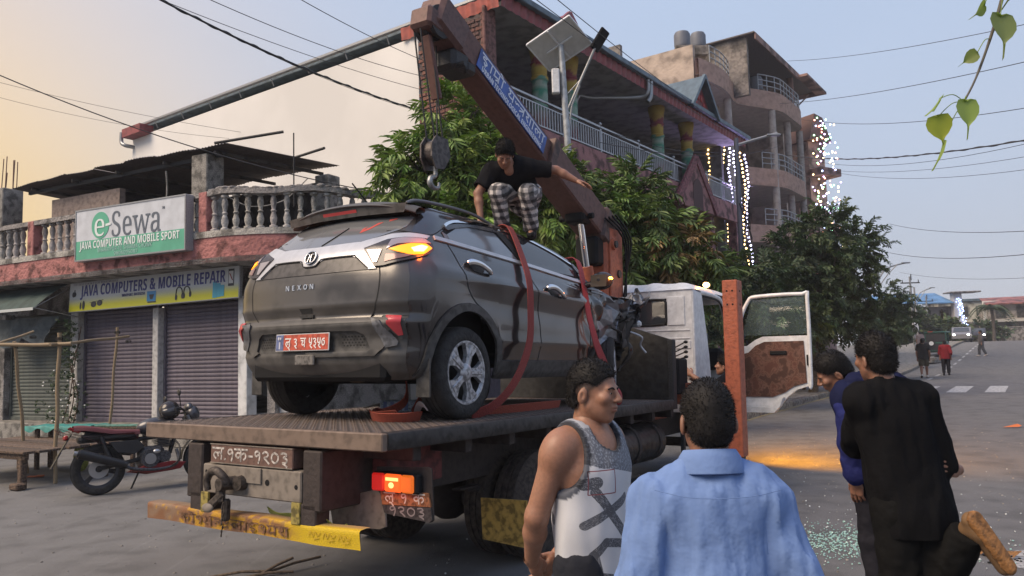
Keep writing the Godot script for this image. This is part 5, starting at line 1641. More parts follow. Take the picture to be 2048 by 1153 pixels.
	var np := part(b, "upper_plate", mk(C(0.34, 0.13, 0.05), 0.7, 0, grime(), 2.5), t)
	b = MB.new(); glyphs(b, ["lu", " ", "1", " ", "k"], 0.078, 0.009, 0.0, 0.32)
	o = part(b, "lettering", mk(C(0.60, 0.52, 0.45), 0.8), np); o.position = W(0.865, -0.452, -0.3075); o.rotation_degrees.z = 1.8
	b = MB.new(); b.prism(PV([0.845, -0.463, 1.225, -0.448, 1.235, -0.515, 1.215, -0.535, 0.87, -0.512]), -0.322, -0.312, 0.002)
	np = part(b, "lower_plate", mk(C(0.045, 0.04, 0.042), 0.8, 0, grime(), 2.5), t)
	b = MB.new(); glyphs(b, ["1", "2", "0", "3"], 0.078, 0.009, 0.0, 0.29)
	o = part(b, "lettering", mk(C(0.22, 0.20, 0.2), 0.8), np); o.position = W(0.9, -0.528, -0.3095); o.rotation_degrees.z = 1.5
	b = MB.new(); b.prism(PV([0.76, -0.60, 1.16, -0.59, 1.16, -0.925, 0.775, -0.90]), -1.52, -1.505)
	part(b, "yellow_mudflap", mk(C(0.50, 0.31, 0.07), 0.8, 0, grime(), 1.2, dents(), 0.3), t)
	b = MB.new(); b.prism(PV([-1.15, -0.62, -0.5, -0.62, -0.5, -0.6, -1.15, -0.6]), -1.52, -1.505)
	part(b, "left_mudflap", frame, t)
	var tyre := mk(C(0.065, 0.05, 0.042), 0.92, 0, grime(), 1.6, bumps(), 0.8)
	for w in [[-0.82, -2.12, 0.115], [-0.55, -2.12, 0.115], [0.55, -2.12, 0.115], [0.83, -2.12, 0.115], [-0.9, -6.55, 0.12], [0.9, -6.55, 0.12]]:
		var gy: float = -1.196 - 0.0227 * w[1]
		truck_wheel(t, W(w[0], gy + 0.425, w[1]), w[2], tyre, frame)
	b = MB.new(); b.cyl(W(-0.95, -0.73, -2.12), W(0.95, -0.73, -2.12), 0.07, -1, 10); b.ell(W(0, -0.73, -2.12), W(0.2, 0.2, 0.22)); b.cyl(W(0, -0.7, -2.1), W(0, -0.5, -5.2), 0.05, -1, 8); b.cyl(W(-0.9, -0.63, -6.55), W(0.9, -0.63, -6.55), 0.06, -1, 8)
	for s in [-1.0, 1.0]:
		for k in 5: b.box(W(s * 0.56, -0.55 - k * 0.018, -2.12), W(0.08, 0.014, 1.3 - k * 0.2))
	part(b, "axle", frame, t)
	b = MB.new(); b.cyl(W(0.86, -0.43, -3.3), W(0.86, -0.43, -4.55), 0.205, -1, 26)
	var tank := part(b, "fuel_tank", mk(C(0.06, 0.058, 0.056), 0.4, 0.55, grime(), 1.2, dents(), 0.5), t)
	for z in [-3.35, -3.85, -4.4]:
		b = MB.new(); b.cyl(W(0.86, -0.43, z - 0.03), W(0.86, -0.43, z + 0.03), 0.213, -1, 26, false)
		part(b, "tank_strap", frame, tank)
	b = MB.new(); b.box(W(0.8, -0.36, -2.9), W(0.5, 0.4, 0.5), 0.02); b.box(W(0, -0.35, -3.6), W(1.0, 0.3, 2.4), 0.02)
	part(b, "underbody_box", frame, t)
	b = MB.new(); b.box(W(0.98, -0.77, -4.2), W(0.12, 0.03, 2.4), 0.005); b.box(W(0.98, -0.6, -3.1), W(0.04, 0.4, 0.05)); b.box(W(0.98, -0.6, -5.3), W(0.04, 0.4, 0.05))
	part(b, "side_guard", M.dark_metal, t)
	b = MB.new(); b.prism(PV([-1.12, 0.0, 1.12, 0.0, 1.12, 0.645, 0.52, 0.84, -0.2, 0.9, -1.12, 0.9]), -4.72, -4.68, 0.004)
	part(b, "headboard", mk(C(0.02, 0.019, 0.019), 0.6, 0.1, grime(), 0.8, dents(), 0.3), t)
	b = MB.new(); b.beam(W(1.1, -0.1, -4.7), W(1.1, 0.65, -4.7), 0.06, 0.1, Vector3.BACK, 0.006)
	part(b, "headboard_post", M.dark_metal, t)
	b = MB.new(); b.box(W(0, 0.0, -5.2), W(1.5, 0.5, 0.55), 0.02)
	part(b, "crane_base", M.orange, t)
	b = MB.new(); b.box(W(0, 1.05, -5.25), W(0.36, 1.7, 0.42), 0.03); b.box(W(0.19, 1.6, -5.3), W(0.03, 0.9, 0.36), 0.008); b.box(W(-0.19, 1.6, -5.3), W(0.03, 0.9, 0.36), 0.008); b.cyl(W(-0.24, 1.85, -5.2), W(0.24, 1.85, -5.2), 0.07, -1, 12)
	var colm := part(b, "crane_column", M.orange, t)
	b = MB.new(); b.cyl(W(0.205, 1.5, -5.35), W(0.225, 1.5, -5.35), 0.05, -1, 10); b.cyl(W(0.205, 1.85, -5.2), W(0.26, 1.85, -5.2), 0.045, -1, 10)
	part(b, "pin", M.dark_metal, colm)
	b = MB.new(); b.box(W(0, 1.75, -5.02), W(0.3, 0.35, 0.3), 0.03); b.box(W(0.02, 2.02, -5.3), W(0.2, 0.2, 0.3), 0.03)
	part(b, "hydraulic_block", M.black, t)
	var d := W(0, 3.52 - 2.06, 2.05 - 0.0).normalized()
	var root := W(0, 2.02, -5.25)
	d = (W(0, 3.50, -1.98) - root).normalized()
	var nrm := Vector3.RIGHT.cross(d)   # across the boom
	if nrm.y < 0: nrm = -nrm
	b = MB.new(); b.beam(root - d * 0.12, root + d * 1.55, 0.34, 0.36, nrm, 0.02)
	part(b, "lower_boom", M.maroon, t)
	b = MB.new(); b.beam(root + d * 1.54, root + d * 3.4, 0.26, 0.30, nrm, 0.015)
	var boom := part(b, "upper_boom", M.maroon, t)
	b = MB.new(); b.beam(root + d * 1.50, root + d * 1.62, 0.37, 0.39, nrm, 0.01); b.beam(root - d * 0.2, root + d * 0.25, 0.4, 0.46, nrm, 0.04)
	part(b, "boom_collar", mk(C(0.10, 0.055, 0.045), 0.6, 0.2, mould(), 1.5), t)
	var sb := Node3D.new(); sb.name = "name_board"; t.add_child(sb)
	var c0 := root + d * 2.42 + W(0.14, 0, 0) - nrm * 0.01
	sb.transform = Transform3D(Basis(-d, nrm, Vector3.RIGHT), c0)
	sb.transform.basis = Basis(-d, nrm, (-d).cross(nrm))
	b = MB.new(); b.box(W(0, 0, 0), W(1.36, 0.215, 0.012), 0.003)
	part(b, "panel", mk(C(0.035, 0.10, 0.38), 0.5, 0, blotch(), 1.0), sb)
	var whi := mk(C(0.62, 0.66, 0.74), 0.6)
	b = MB.new(); glyphs(b, ["ha", "aa", "mra", "o", " ", "ya", "n", "tra", "sha", "aa", "l", "aa"], 0.135, 0.017, 0.0, 1.28)
	o = part(b, "lettering", whi, sb); o.position = W(-0.65, -0.035, 0.0085)
	lettering("URBAN TECHNOLOGICAL ENGINEERING", "Droid Sans", 0.055, 1.2, whi, sb, at3(0, -0.075, 0.008), true)
	var tip := root + d * 3.4
	b = MB.new()
	b.beam(tip - d * 0.1, tip + d * 0.34, 0.30, 0.34, nrm, 0.04); b.beam(tip + d * 0.2 - nrm * 0.1, tip + d * 0.42 - nrm * 0.16, 0.24, 0.2, nrm, 0.03)
	part(b, "boom_head", mk(C(0.13, 0.07, 0.062), 0.6, 0.2, wear(), 1.0, dents(), 0.3), t)
	b = MB.new()
	for s in [-0.09, 0.0, 0.09]: b.cyl(tip + d * 0.25 - nrm * 0.1 + W(s - 0.02, 0, 0), tip + d * 0.25 - nrm * 0.1 + W(s + 0.02, 0, 0), 0.15, -1, 20)
	b.box(tip - d * 0.12 - nrm * 0.22, W(0.26, 0.2, 0.26), 0.04); b.box(tip - d * 0.25 - nrm * 0.2, W(0.3, 0.12, 0.16), 0.03)
	b.cyl(tip - d * 0.1 - nrm * 0.3 + W(-0.2, 0, 0), tip - d * 0.1 - nrm * 0.3 + W(0.2, 0, 0), 0.03, -1, 8)
	part(b, "sheave_block", M.dark_metal, t)
	b = MB.new(); b.beam(W(0.0, 3.30, -1.80), W(0.0, 2.76, -1.96), 0.05, 0.1, Vector3.RIGHT, 0.01)
	part(b, "jib_link", M.maroon, t)
	for r in [[0.05, -1.66, 0.05, -1.86], [-0.05, -1.70, -0.05, -1.88], [0.04, -1.82, 0.05, -1.98], [-0.06, -2.02, -0.03, -2.0]]:
		b = MB.new(); b.tube(P3([r[0], 3.3, r[1], r[2], 2.36, r[3]]), 0.008, 5)
		part(b, "hoist_rope", M.dark_metal, t)
	b = MB.new()
	for s in [-0.06, 0.06]:
		b.xf = Transform3D(Basis(W(0, 0, 1), W(0, 1, 0), W(-1, 0, 0)), W(s, 0, 0))
		b.prism(PV([-1.80, 2.32, -1.86, 2.40, -2.03, 2.40, -2.07, 2.25, -1.98, 2.12, -1.86, 2.10, -1.80, 2.2]), -0.008, 0.008)
	b.xf = Transform3D()
	b.cyl(W(-0.05, 2.27, -1.94), W(0.05, 2.27, -1.94), 0.11, -1, 18)
	var hb := part(b, "hook_block", mk(C(0.10, 0.085, 0.08), 0.5, 0.4, grime(), 1.5), t)
	b = MB.new()
	b.tube(smooth_path(P3([0, 2.14, -1.93, 0, 2.06, -1.93, 0, 2.03, -1.87, 0, 1.975, -1.86, 0, 1.945, -1.92, 0, 1.965, -1.98, 0, 2.01, -1.985]), 5), [0.02, 0.02, 0.02, 0.02, 0.02, 0.02, 0.02, 0.021, 0.022, 0.023, 0.024, 0.025, 0.026, 0.026, 0.026, 0.026, 0.025, 0.024, 0.022, 0.021, 0.02, 0.019, 0.018, 0.017, 0.016, 0.015, 0.014, 0.013, 0.012, 0.011, 0.008], 9)
	part(b, "hook", M.galv, hb)
	b = MB.new(); b.cyl(W(0.03, 0.95, -4.98), W(0.03, 1.55, -4.82), 0.075, -1, 14)
	part(b, "ram_cylinder", M.orange, t)
	b = MB.new(); b.cyl(W(0.03, 1.5, -4.83), W(0.03, 2.08, -4.68), 0.04, -1, 14)
	part(b, "ram_rod", M.chrome, t)
	b = MB.new(); b.box(W(0.02, 2.14, -4.64), W(0.26, 0.2, 0.24), 0.03); b.cyl(W(-0.22, 2.12, -4.64), W(0.22, 2.12, -4.64), 0.035, -1, 10)
	part(b, "ram_pin", M.black, t)
	for k in 4:
		b = MB.new(); b.tube(smooth_path(P3([0.2, 2.15 + k * 0.03, -5.0 - k * 0.1, 0.27 + k * 0.01, 1.95, -5.35 - k * 0.06, 0.24, 1.5, -5.5, 0.22, 0.9, -5.48 + k * 0.04])), 0.012, 6)
		part(b, "hose", M.black, t)
	b = MB.new(); b.beam(W(0.3, 0.05, -5.2), W(1.6, 0.05, -5.2), 0.2, 0.24, Vector3.UP, 0.01)
	part(b, "outrigger_beam", M.orange, t)
	b = MB.new(); b.box(W(1.655, 0.34, -5.15), W(0.165, 1.92, 0.2), 0.008)
	var post := part(b, "outrigger_post", M.orange, t)
	b = MB.new()
	for y in [1.18, 1.03]:
		for x in [-0.03, 0.03]: b.cyl(W(1.655 + x, y, -5.06), W(1.655 + x, y, -5.048), 0.011, -1, 8)
		b.cyl(W(1.725, y, -5.15), W(1.741, y, -5.15), 0.012, -1, 8)
	part(b, "pin_hole", M.black, post)
	b = MB.new(); b.box(W(1.655, -0.75, -5.15), W(0.12, 0.4, 0.14), 0.006); b.cyl(W(1.655, -1.06, -5.15), W(1.655, -1.0, -5.15), 0.15, 0.11, 14)
	part(b, "outrigger_foot", M.dark_metal, t)
	b = MB.new()
	for k in 4: b.tube(P3([0.98, 0.40 + k * 0.045, -4.95, 1.17, 0.46 + k * 0.055, -4.93]), 0.008, 5)
	part(b, "control_lever", M.dark_metal, t)
	b = MB.new()
	for k in 4: b.ell(W(1.18, 0.463 + k * 0.055, -4.93), W(0.026, 0.018, 0.018), 8, 6)
	part(b, "lever_knob", M.black, t)
	b = MB.new(); b.box(W(0.95, 0.25, -5.05), W(0.3, 0.4, 0.3), 0.02)
	part(b, "valve_bank", M.black, t)
	cab(t, frame)
func lamp_light(called: String, parent: Node3D, at: Vector3, c: Color, energy: float, size := 0.03) -> void:
	var l := OmniLight3D.new()
	l.name = called
	l.light_color = c; l.light_energy = energy; l.light_size = size; l.omni_range = 8.0; l.omni_attenuation = 2.0
	l.shadow_enabled = true
	parent.add_child(l, true)
	l.position = at
func truck_wheel(t: Node3D, at: Vector3, hw: float, tyre: Material, hubm: Material) -> void:
	var ax := Transform3D(Basis(W(0, 1, 0), W(-1, 0, 0), W(0, 0, 1)), Vector3.ZERO)
	var b := MB.new()
	b.lathe([Vector2(0.24, -hw), Vector2(0.33, -hw * 1.02), Vector2(0.39, -hw * 0.95), Vector2(0.42, -hw * 0.75), Vector2(0.425, -hw * 0.3), Vector2(0.412, -hw * 0.28), Vector2(0.412, -hw * 0.2), Vector2(0.425, -hw * 0.18), Vector2(0.425, hw * 0.18), Vector2(0.412, hw * 0.2), Vector2(0.412, hw * 0.28), Vector2(0.425, hw * 0.3), Vector2(0.42, hw * 0.75), Vector2(0.39, hw * 0.95), Vector2(0.33, hw * 1.02), Vector2(0.24, hw)], 30, ax)
	var w := part(b, "wheel", tyre, t)
	w.position = at
	b = MB.new(); b.lathe([Vector2(0.0, -hw * 0.7), Vector2(0.24, -hw), Vector2(0.24, hw), Vector2(0.0, hw * 0.5)], 24, ax)
	part(b, "rim", hubm, w)
func cab(t: Node3D, frame: Material) -> void:
	var wm = M.white_steel
	var b := MB.new()
	var x0 := -0.98; var x1 := 0.98; var y0 := -0.2; var y1 := 1.30; var zr := -5.78; var zf := -7.3
	for r in [[x0, x1, y0, 0.86], [x0, x1, 1.20, y1], [x0, -0.62, 0.86, 1.20], [0.66, x1, 0.86, 1.20]]:
		b.box(W((r[0] + r[1]) / 2, (r[2] + r[3]) / 2, zr), W(r[1] - r[0], r[3] - r[2], 0.05))
	part(b, "rear_wall", wm, t)
	b = MB.new()
	for q in [[0.72, 1.04, 0.28, 0.36], [0.72, 0.62, 0.44, 0.1]]: b.box(W(q[0] + 0.06, q[1], zr + 0.03), W(q[2] * 0.8, q[3], 0.014), 0.006)
	b.box(W(0.4, 0.80, zr + 0.028), W(1.1, 0.02, 0.014), 0.005); b.box(W(0.4, 0.70, zr + 0.028), W(1.1, 0.02, 0.014), 0.005)
	part(b, "pressed_panel", wm, t)
	for s in [[-0.62, 0.66]]:
		b = MB.new()
		var cx: float = (s[0] + s[1]) / 2; var hw: float = (s[1] - s[0]) / 2
		var pa := PackedVector3Array()
		for k in 33:
			var a := TAU * k / 32
			pa.append(W(cx + (hw - 0.01) * clampf(1.35 * cos(a), -1, 1), 1.03 + 0.16 * clampf(1.35 * sin(a), -1, 1), zr + 0.026))
		b.tube(pa, 0.018, 6)
		var wn := part(b, "window_seal", M.rubber, t)
		b = MB.new(); b.quad(W(s[0], 0.86, zr + 0.01), W(s[1], 0.86, zr + 0.01), W(s[1], 1.2, zr + 0.01), W(s[0], 1.2, zr + 0.01))
		part(b, "pane", M.glass, wn)
	b = MB.new()
	var P := PackedVector3Array()
	for j in 13:
		var v := j / 12.0
		for i in 49:
			var u := i / 48.0 * 2 - 1
			var e := 1.0 - pow(absf(u), 8.0)
			var f := 1.0 - pow(absf(v * 2 - 1), 10.0)
			P.append(W(u * 1.0, 1.30 + 0.11 * sqrt(maxf(0.0, e * f)) * (1.0 - 0.15 * u * u) + 0.02 * maxf(0.0, sin(u * 17.0)) * (1.0 - 0.6 * smoothstep(0.1, 0.5, v)) * f, zr + 0.04 + (zf - zr - 0.04) * v))
	b.grid(P, 49, 13)
	part(b, "roof", wm, t)
	b = MB.new()
	b.box(W(-0.98, 0.2, -6.55), W(0.05, 0.8, 1.5), 0.01); b.box(W(-0.98, 1.24, -6.55), W(0.05, 0.1, 1.5), 0.01); b.box(W(-0.98, 0.9, -7.22), W(0.05, 0.7, 0.1), 0.01); b.box(W(-0.98, 0.9, -6.0), W(0.05, 0.7, 0.4), 0.01)
	b.box(W(0, 0.1, zf), W(1.96, 0.75, 0.06), 0.02); b.box(W(0, 1.26, zf + 0.05), W(1.96, 0.1, 0.06), 0.01)
	part(b, "front_and_left_side", wm, t)
	b = MB.new()
	b.prism(PV([5.76, -0.2, 5.76, 1.30, 6.08, 1.27, 6.16, 1.0, 6.30, 0.5, 6.34, 0.2, 6.3, -0.2]), -0.03, 0.03, 0.01)
	var pl := part(b, "corner_pillar", wm, t)
	pl.transform = Transform3D(Basis(W(0, 0, -1), W(0, 1, 0), W(1, 0, 0)), W(0.975, 0, 0))
	b = MB.new(); b.tube(smooth_path(P3([0.975, 1.28, -6.05, 0.975, 1.27, -6.7, 0.97, 1.2, -6.98, 0.99, 0.9, -7.12, 1.0, 0.5, -7.25, 1.0, -0.2, -7.26])), 0.035, 8)
	part(b, "door_frame", wm, t)
	b = MB.new(); b.tube(smooth_path(P3([0.99, 1.24, -6.1, 0.99, 1.23, -6.7, 0.99, 1.15, -6.95, 1.0, 0.9, -7.06, 1.01, 0.5, -7.18])), 0.014, 6)
	part(b, "door_seal", M.rubber, t)
	b = MB.new(); b.box(W(0, 0.25, -6.25), W(1.8, 0.16, 0.5), 0.04); b.box(W(0, 0.55, -6.02), W(1.8, 0.6, 0.14), 0.05); b.box(W(0, -0.18, -6.6), W(1.9, 0.06, 1.4)); b.box(W(0, 0.45, -7.15), W(1.85, 0.3, 0.2), 0.05)
	part(b, "seat", M.black, t)
	b = MB.new()
	var ring := PackedVector3Array()
	for k in 25: ring.append(W(0.5 + 0.2 * cos(TAU * k / 24), 0.72 + 0.12 * sin(TAU * k / 24), -6.9 - 0.14 * sin(TAU * k / 24)))
	b.tube(ring, 0.014, 6); b.tube(P3([0.5, 0.72, -6.9, 0.5, 0.5, -7.1]), 0.02, 6)
	part(b, "steering_wheel", M.black, t)
	b = MB.new(); b.quad(W(-0.92, 0.48, zf + 0.02), W(0.92, 0.48, zf + 0.02), W(0.92, 1.22, zf + 0.07), W(-0.92, 1.22, zf + 0.07))
	part(b, "windscreen", M.pane, t)
	b = MB.new(); b.ell(W(0.72, 0.93, -6.75), W(0.1, 0.17, 0.06)); b.box(W(0.75, 0.72, -6.7), W(0.22, 0.14, 0.03), 0.01)
	part(b, "cab_clutter", mk(C(0.2, 0.2, 0.23), 0.8), t)
	b = MB.new(); b.ell(W(0.90, 1.425, -6.6), W(0.045, 0.035, 0.05))
	part(b, "marker_lamp", glow(C(1.0, 0.55, 0.2), 6.0), t)
	lamp_light("marker_light", t, W(0.9, 1.5, -6.55), Color(1.0, 0.6, 0.25), 0.12)
	for s in [-1.0, 1.0]:
		b = MB.new(); b.box(W(s * 0.92, 0.02, -7.34), W(0.2, 0.16, 0.06), 0.02)
		part(b, "indicator_lamp", glow(C(1.0, 0.5, 0.08), 3.0), t)
	var sp := SpotLight3D.new()
	sp.name = "front_indicator_light"
	sp.light_color = Color(1.0, 0.66, 0.10); sp.light_energy = 17.0; sp.light_size = 0.06; sp.spot_range = 14.0; sp.spot_angle = 62.0; sp.spot_angle_attenuation = 1.0; sp.shadow_enabled = true
	t.add_child(sp)
	sp.position = W(1.06, 0.02, -7.42); sp.rotation_degrees = W(-17, -34, 0)
	var d := Node3D.new(); d.name = "open_door"; t.add_child(d)
	d.position = W(1.06, 0, -7.2); d.rotation_degrees = W(0, -4, 0)
	b = MB.new()
	var fr := P3([0.06, 0.55, 0, 0.10, 0.95, 0, 0.22, 1.22, 0, 0.35, 1.28, 0, 0.94, 1.28, 0, 1.0, 1.22, 0, 1.0, 0.2, 0, 0.98, 0.06, 0])
	b.tube(smooth_path(fr, 3), 0.026, 7)
	part(b, "window_frame", wm, d)
	b = MB.new(); b.prism(PV([0.05, 0.62, 0.18, 0.62, 0.30, 0.70, 0.40, 0.74, 1.0, 0.74, 1.01, 0.10, 0.82, 0.04, 0.70, -0.05, 0.62, -0.14, 0.5, -0.2, 0.05, -0.2]), -0.05, 0.0, 0.006)
	part(b, "door_skin", wm, d)
	b = MB.new(); b.prism(PV([0.06, 0.50, 0.2, 0.53, 0.3, 0.62, 0.42, 0.67, 0.93, 0.67, 0.95, 0.13, 0.78, 0.08, 0.66, 0.0, 0.5, -0.06, 0.06, -0.06]), 0.002, 0.012, 0.003)
	part(b, "trim_panel", mk(C(0.15, 0.075, 0.055), 0.8, 0, noise_tex("wipe", 0.02, 4, [[0.3, Color(0.66, 0.6, 0.56)], [0.45, Color(1, 1, 1)], [0.52, Color(0.74, 0.66, 0.6)], [0.6, Color(1.0, 0.97, 0.95)], [0.7, Color(0.8, 0.7, 0.66)]], 41), 0.45), d)
	b = MB.new(); b.box(W(0.6, 0.52, 0.02), W(0.22, 0.05, 0.02), 0.006); b.box(W(0.97, 0.42, 0.012), W(0.02, 0.14, 0.02), 0.004)
	part(b, "door_handle", M.black, d)
	b = MB.new(); b.prism(PV([0.06, -0.19, 0.50, -0.19, 0.62, -0.10, 0.66, -0.06, 0.62, -0.17, 0.54, -0.26, 0.06, -0.26]), 0.004, 0.1, 0.004)
	part(b, "step_panel", wm, d)
	b = MB.new(); b.prism(PV([0.12, 0.76, 0.26, 1.24, 0.96, 1.25, 0.97, 0.76]), -0.018, -0.014)
	part(b, "pane", M.pane, d)
# ------------------------------------------------------------------ the crashed car on the deck
const WT := [[0.28, 0.80], [0.34, 0.845], [0.45, 0.868], [0.60, 0.880], [0.75, 0.893], [0.90, 0.902], [0.985, 0.900], [1.02, 0.888], [1.10, 0.862], [1.18, 0.825], [1.25, 0.785], [1.32, 0.752], [1.40, 0.71], [1.48, 0.660], [1.535, 0.612], [1.57, 0.56]]
const ZT := [[0.28, 0.58], [0.34, 0.645], [0.40, 0.685], [0.46, 0.700], [0.50, 0.690], [0.58, 0.692], [0.63, 0.715], [0.675, 0.735], [0.69, 0.732], [0.71, 0.690], [0.76, 0.700], [0.80, 0.716], [0.83, 0.712], [0.95, 0.706], [1.03, 0.694], [1.10, 0.672], [1.18, 0.640], [1.235, 0.598], [1.30, 0.525], [1.40, 0.412], [1.46, 0.345], [1.50, 0.31], [1.57, 0.25]]
const FT := [[0.28, -2.95], [1.06, -2.95], [1.10, -2.3], [1.36, -1.96], [1.44, -1.66], [1.50, -1.34], [1.545, -1.05], [1.57, -0.88]]
const RC := 0.24
func cw_(y: float) -> float: return lerp_tab(WT, y)
func cz_(y: float) -> float: return lerp_tab(ZT, y)
func outl(s: float, y: float) -> Vector3:
	var w := cw_(y)
	var sg := signf(s) if s != 0.0 else 1.0
	s = absf(s)
	var r := RC
	var camb := 0.055
	var flat := w - r
	var zr := cz_(y)
	var p := W(0, y, 0)
	if s < flat:
		p.x = s; p.z = zr - camb * pow(s / flat, 2.0)
	elif s < flat + r * PI / 2:
		var a := (s - flat) / r
		p.x = flat + r * sin(a); p.z = zr - camb - r + r * cos(a)
		p.z -= 0.10 * camb * sin(a)
	else:
		var d := s - flat - r * PI / 2
		p.z = zr - camb - r - d
		p.x = side_x(p.z, y)
	p.x *= sg
	return p
func side_x(z: float, y: float) -> float:
	var w := cw_(y)
	var wheel := exp(-pow(z / 0.55, 2.0)) + exp(-pow((z + 2.5) / 0.6, 2.0))
	if y > 0.4 and y < 1.1: w += 0.012 * wheel * sin((y - 0.4) / 0.7 * PI)
	var cy := 1.0 + 0.05 * clampf((z + 0.8) / 1.2, -1, 1)
	w += 0.016 * exp(-pow((y - cy) / 0.045, 2.0)) * smoothstep(-2.4, -2.0, z)
	w -= 0.022 * exp(-pow((y - cy + 0.16) / 0.10, 2.0)) * smoothstep(0.25, -0.15, z)
	w += 0.014 * exp(-pow((y - 0.56) / 0.05, 2.0)) * smoothstep(0.0, -0.4, z)
	if y > 1.0: w -= 0.05 * smoothstep(-0.9, -2.2, z) * (y - 1.0)
	var c := smoothstep(-1.7, -2.7, z)
	if c > 0: w -= c * (0.06 + 0.05 * sin(z * 13.0 + y * 9.0) + 0.03 * sin(z * 31.0 - y * 23.0))
	return w
func side_p(z: float, y: float, s := 1.0) -> Vector3:   # a point of the flank, or of the rear corner it turns into
	var zc := cz_(y) - 0.055 - RC
	if z > zc:
		var q := clampf((z - zc) / RC, 0, 1)
		var a := asin(q)
		return Vector3((cw_(y) - RC + RC * cos(a)) * s, y, z)
	return W(side_x(z, y) * s, y, z)
func conform(mb: MB, poly: PackedVector2Array, fn: Callable, cell: float, off: float, skirt := true) -> void:
	var ar := 0.0
	for k in poly.size(): ar += poly[k].cross(poly[(k + 1) % poly.size()])
	if ar < 0:
		poly = poly.duplicate(); poly.reverse()
	var mn := poly[0]; var mx := poly[0]
	for p in poly:
		mn = mn.min(p); mx = mx.max(p)
	var nx := int(ceil((mx.x - mn.x) / cell))
	var ny := int(ceil((mx.y - mn.y) / cell))
	for j in ny:
		for i in nx:
			var a := mn + Vector2(i, j) * cell
			var sq := PackedVector2Array([a, a + Vector2(cell, 0), a + Vector2(cell, cell), a + Vector2(0, cell)])
			for piece in Geometry2D.intersect_polygons(poly, sq):
				var pa := 0.0
				for k in piece.size(): pa += piece[k].cross(piece[(k + 1) % piece.size()])
				if absf(pa) < 1e-7: continue
				var ids := []
				for q in piece:
					var h := sf(fn, q, off)
					ids.append(mb.vert(h[0], h[1], q))
				var tr := Geometry2D.triangulate_polygon(piece)
				for k in range(0, tr.size(), 3):
					var A: Vector3 = mb.v[ids[tr[k]]]; var B: Vector3 = mb.v[ids[tr[k + 1]]]; var D: Vector3 = mb.v[ids[tr[k + 2]]]
					var f: bool = (B - A).cross(D - A).dot(mb.n[ids[tr[k]]]) > 0
					if f: mb.idx.append_array([ids[tr[k]], ids[tr[k + 2]], ids[tr[k + 1]]])
					else: mb.idx.append_array([ids[tr[k]], ids[tr[k + 1]], ids[tr[k + 2]]])
	if not skirt: return
	var m := poly.size()
	for k in m:
		var a := poly[k]; var b := poly[(k + 1) % m]
		var n := maxi(1, int(a.distance_to(b) / cell))
		for j in n:
			var p := a.lerp(b, float(j) / n); var q := a.lerp(b, float(j + 1) / n)
			var hp := sf(fn, p, off); var hq := sf(fn, q, off); var lp := sf(fn, p, -0.004); var lq := sf(fn, q, -0.004)
			var ctr := sf(fn, (p + q) / 2 + Vector2((b - a).y, -(b - a).x).normalized() * 0.01, off)
			if (hq[0] - hp[0]).cross(lp[0] - hp[0]).dot(ctr[0] - hp[0]) > 0: mb.quad(hp[0], hq[0], lq[0], lp[0])
			else: mb.quad(hq[0], hp[0], lp[0], lq[0])
func sf(fn: Callable, q: Vector2, off: float) -> Array:
	var e := 0.004
	var p: Vector3 = fn.call(q.x, q.y)
	var a: Vector3 = fn.call(q.x + e, q.y) - fn.call(q.x - e, q.y)
	var b: Vector3 = fn.call(q.x, q.y + e) - fn.call(q.x, q.y - e)
	var n := a.cross(b).normalized()
	var outw := W(p.x, (p.y - 0.9) * 0.3, maxf(p.z, 0.0) * 2.0 if p.z > 0.25 else 0.0)
	if n.dot(outw) < 0: n = -n
	return [p + n * off, n]
func mirror(poly: PackedVector2Array) -> PackedVector2Array:
	var r := PackedVector2Array()
	for p in poly: r.append(Vector2(-p.x, p.y))
	return r
func both(half: Array) -> PackedVector2Array:   # right half outline from the middle and back to the middle, closed over x = 0
	var r := PV(half)
	for k in range(half.size() / 2 - 1, -1, -1):
		if half[k * 2] > 0.0: r.append(Vector2(-half[k * 2], half[k * 2 + 1]))
	return r
func strip(path: Array, w: float) -> PackedVector2Array:
	var p := PV(path)
	var l := PackedVector2Array(); var r := PackedVector2Array()
	for k in p.size():
		var d := (p[mini(k + 1, p.size() - 1)] - p[maxi(k - 1, 0)]).normalized()
		var s := Vector2(-d.y, d.x) * w / 2
		l.append(p[k] + s); r.append(p[k] - s)
	r.reverse()
	l.append_array(r)
	return l
func sm2(path: Array) -> Array:
	var p3 := PackedVector3Array()
	for k in range(0, path.size(), 2): p3.append(W(path[k], path[k + 1], 0))
	var r := []
	for q in smooth_path(p3, 4): r.append_array([q.x, q.y])
	return r
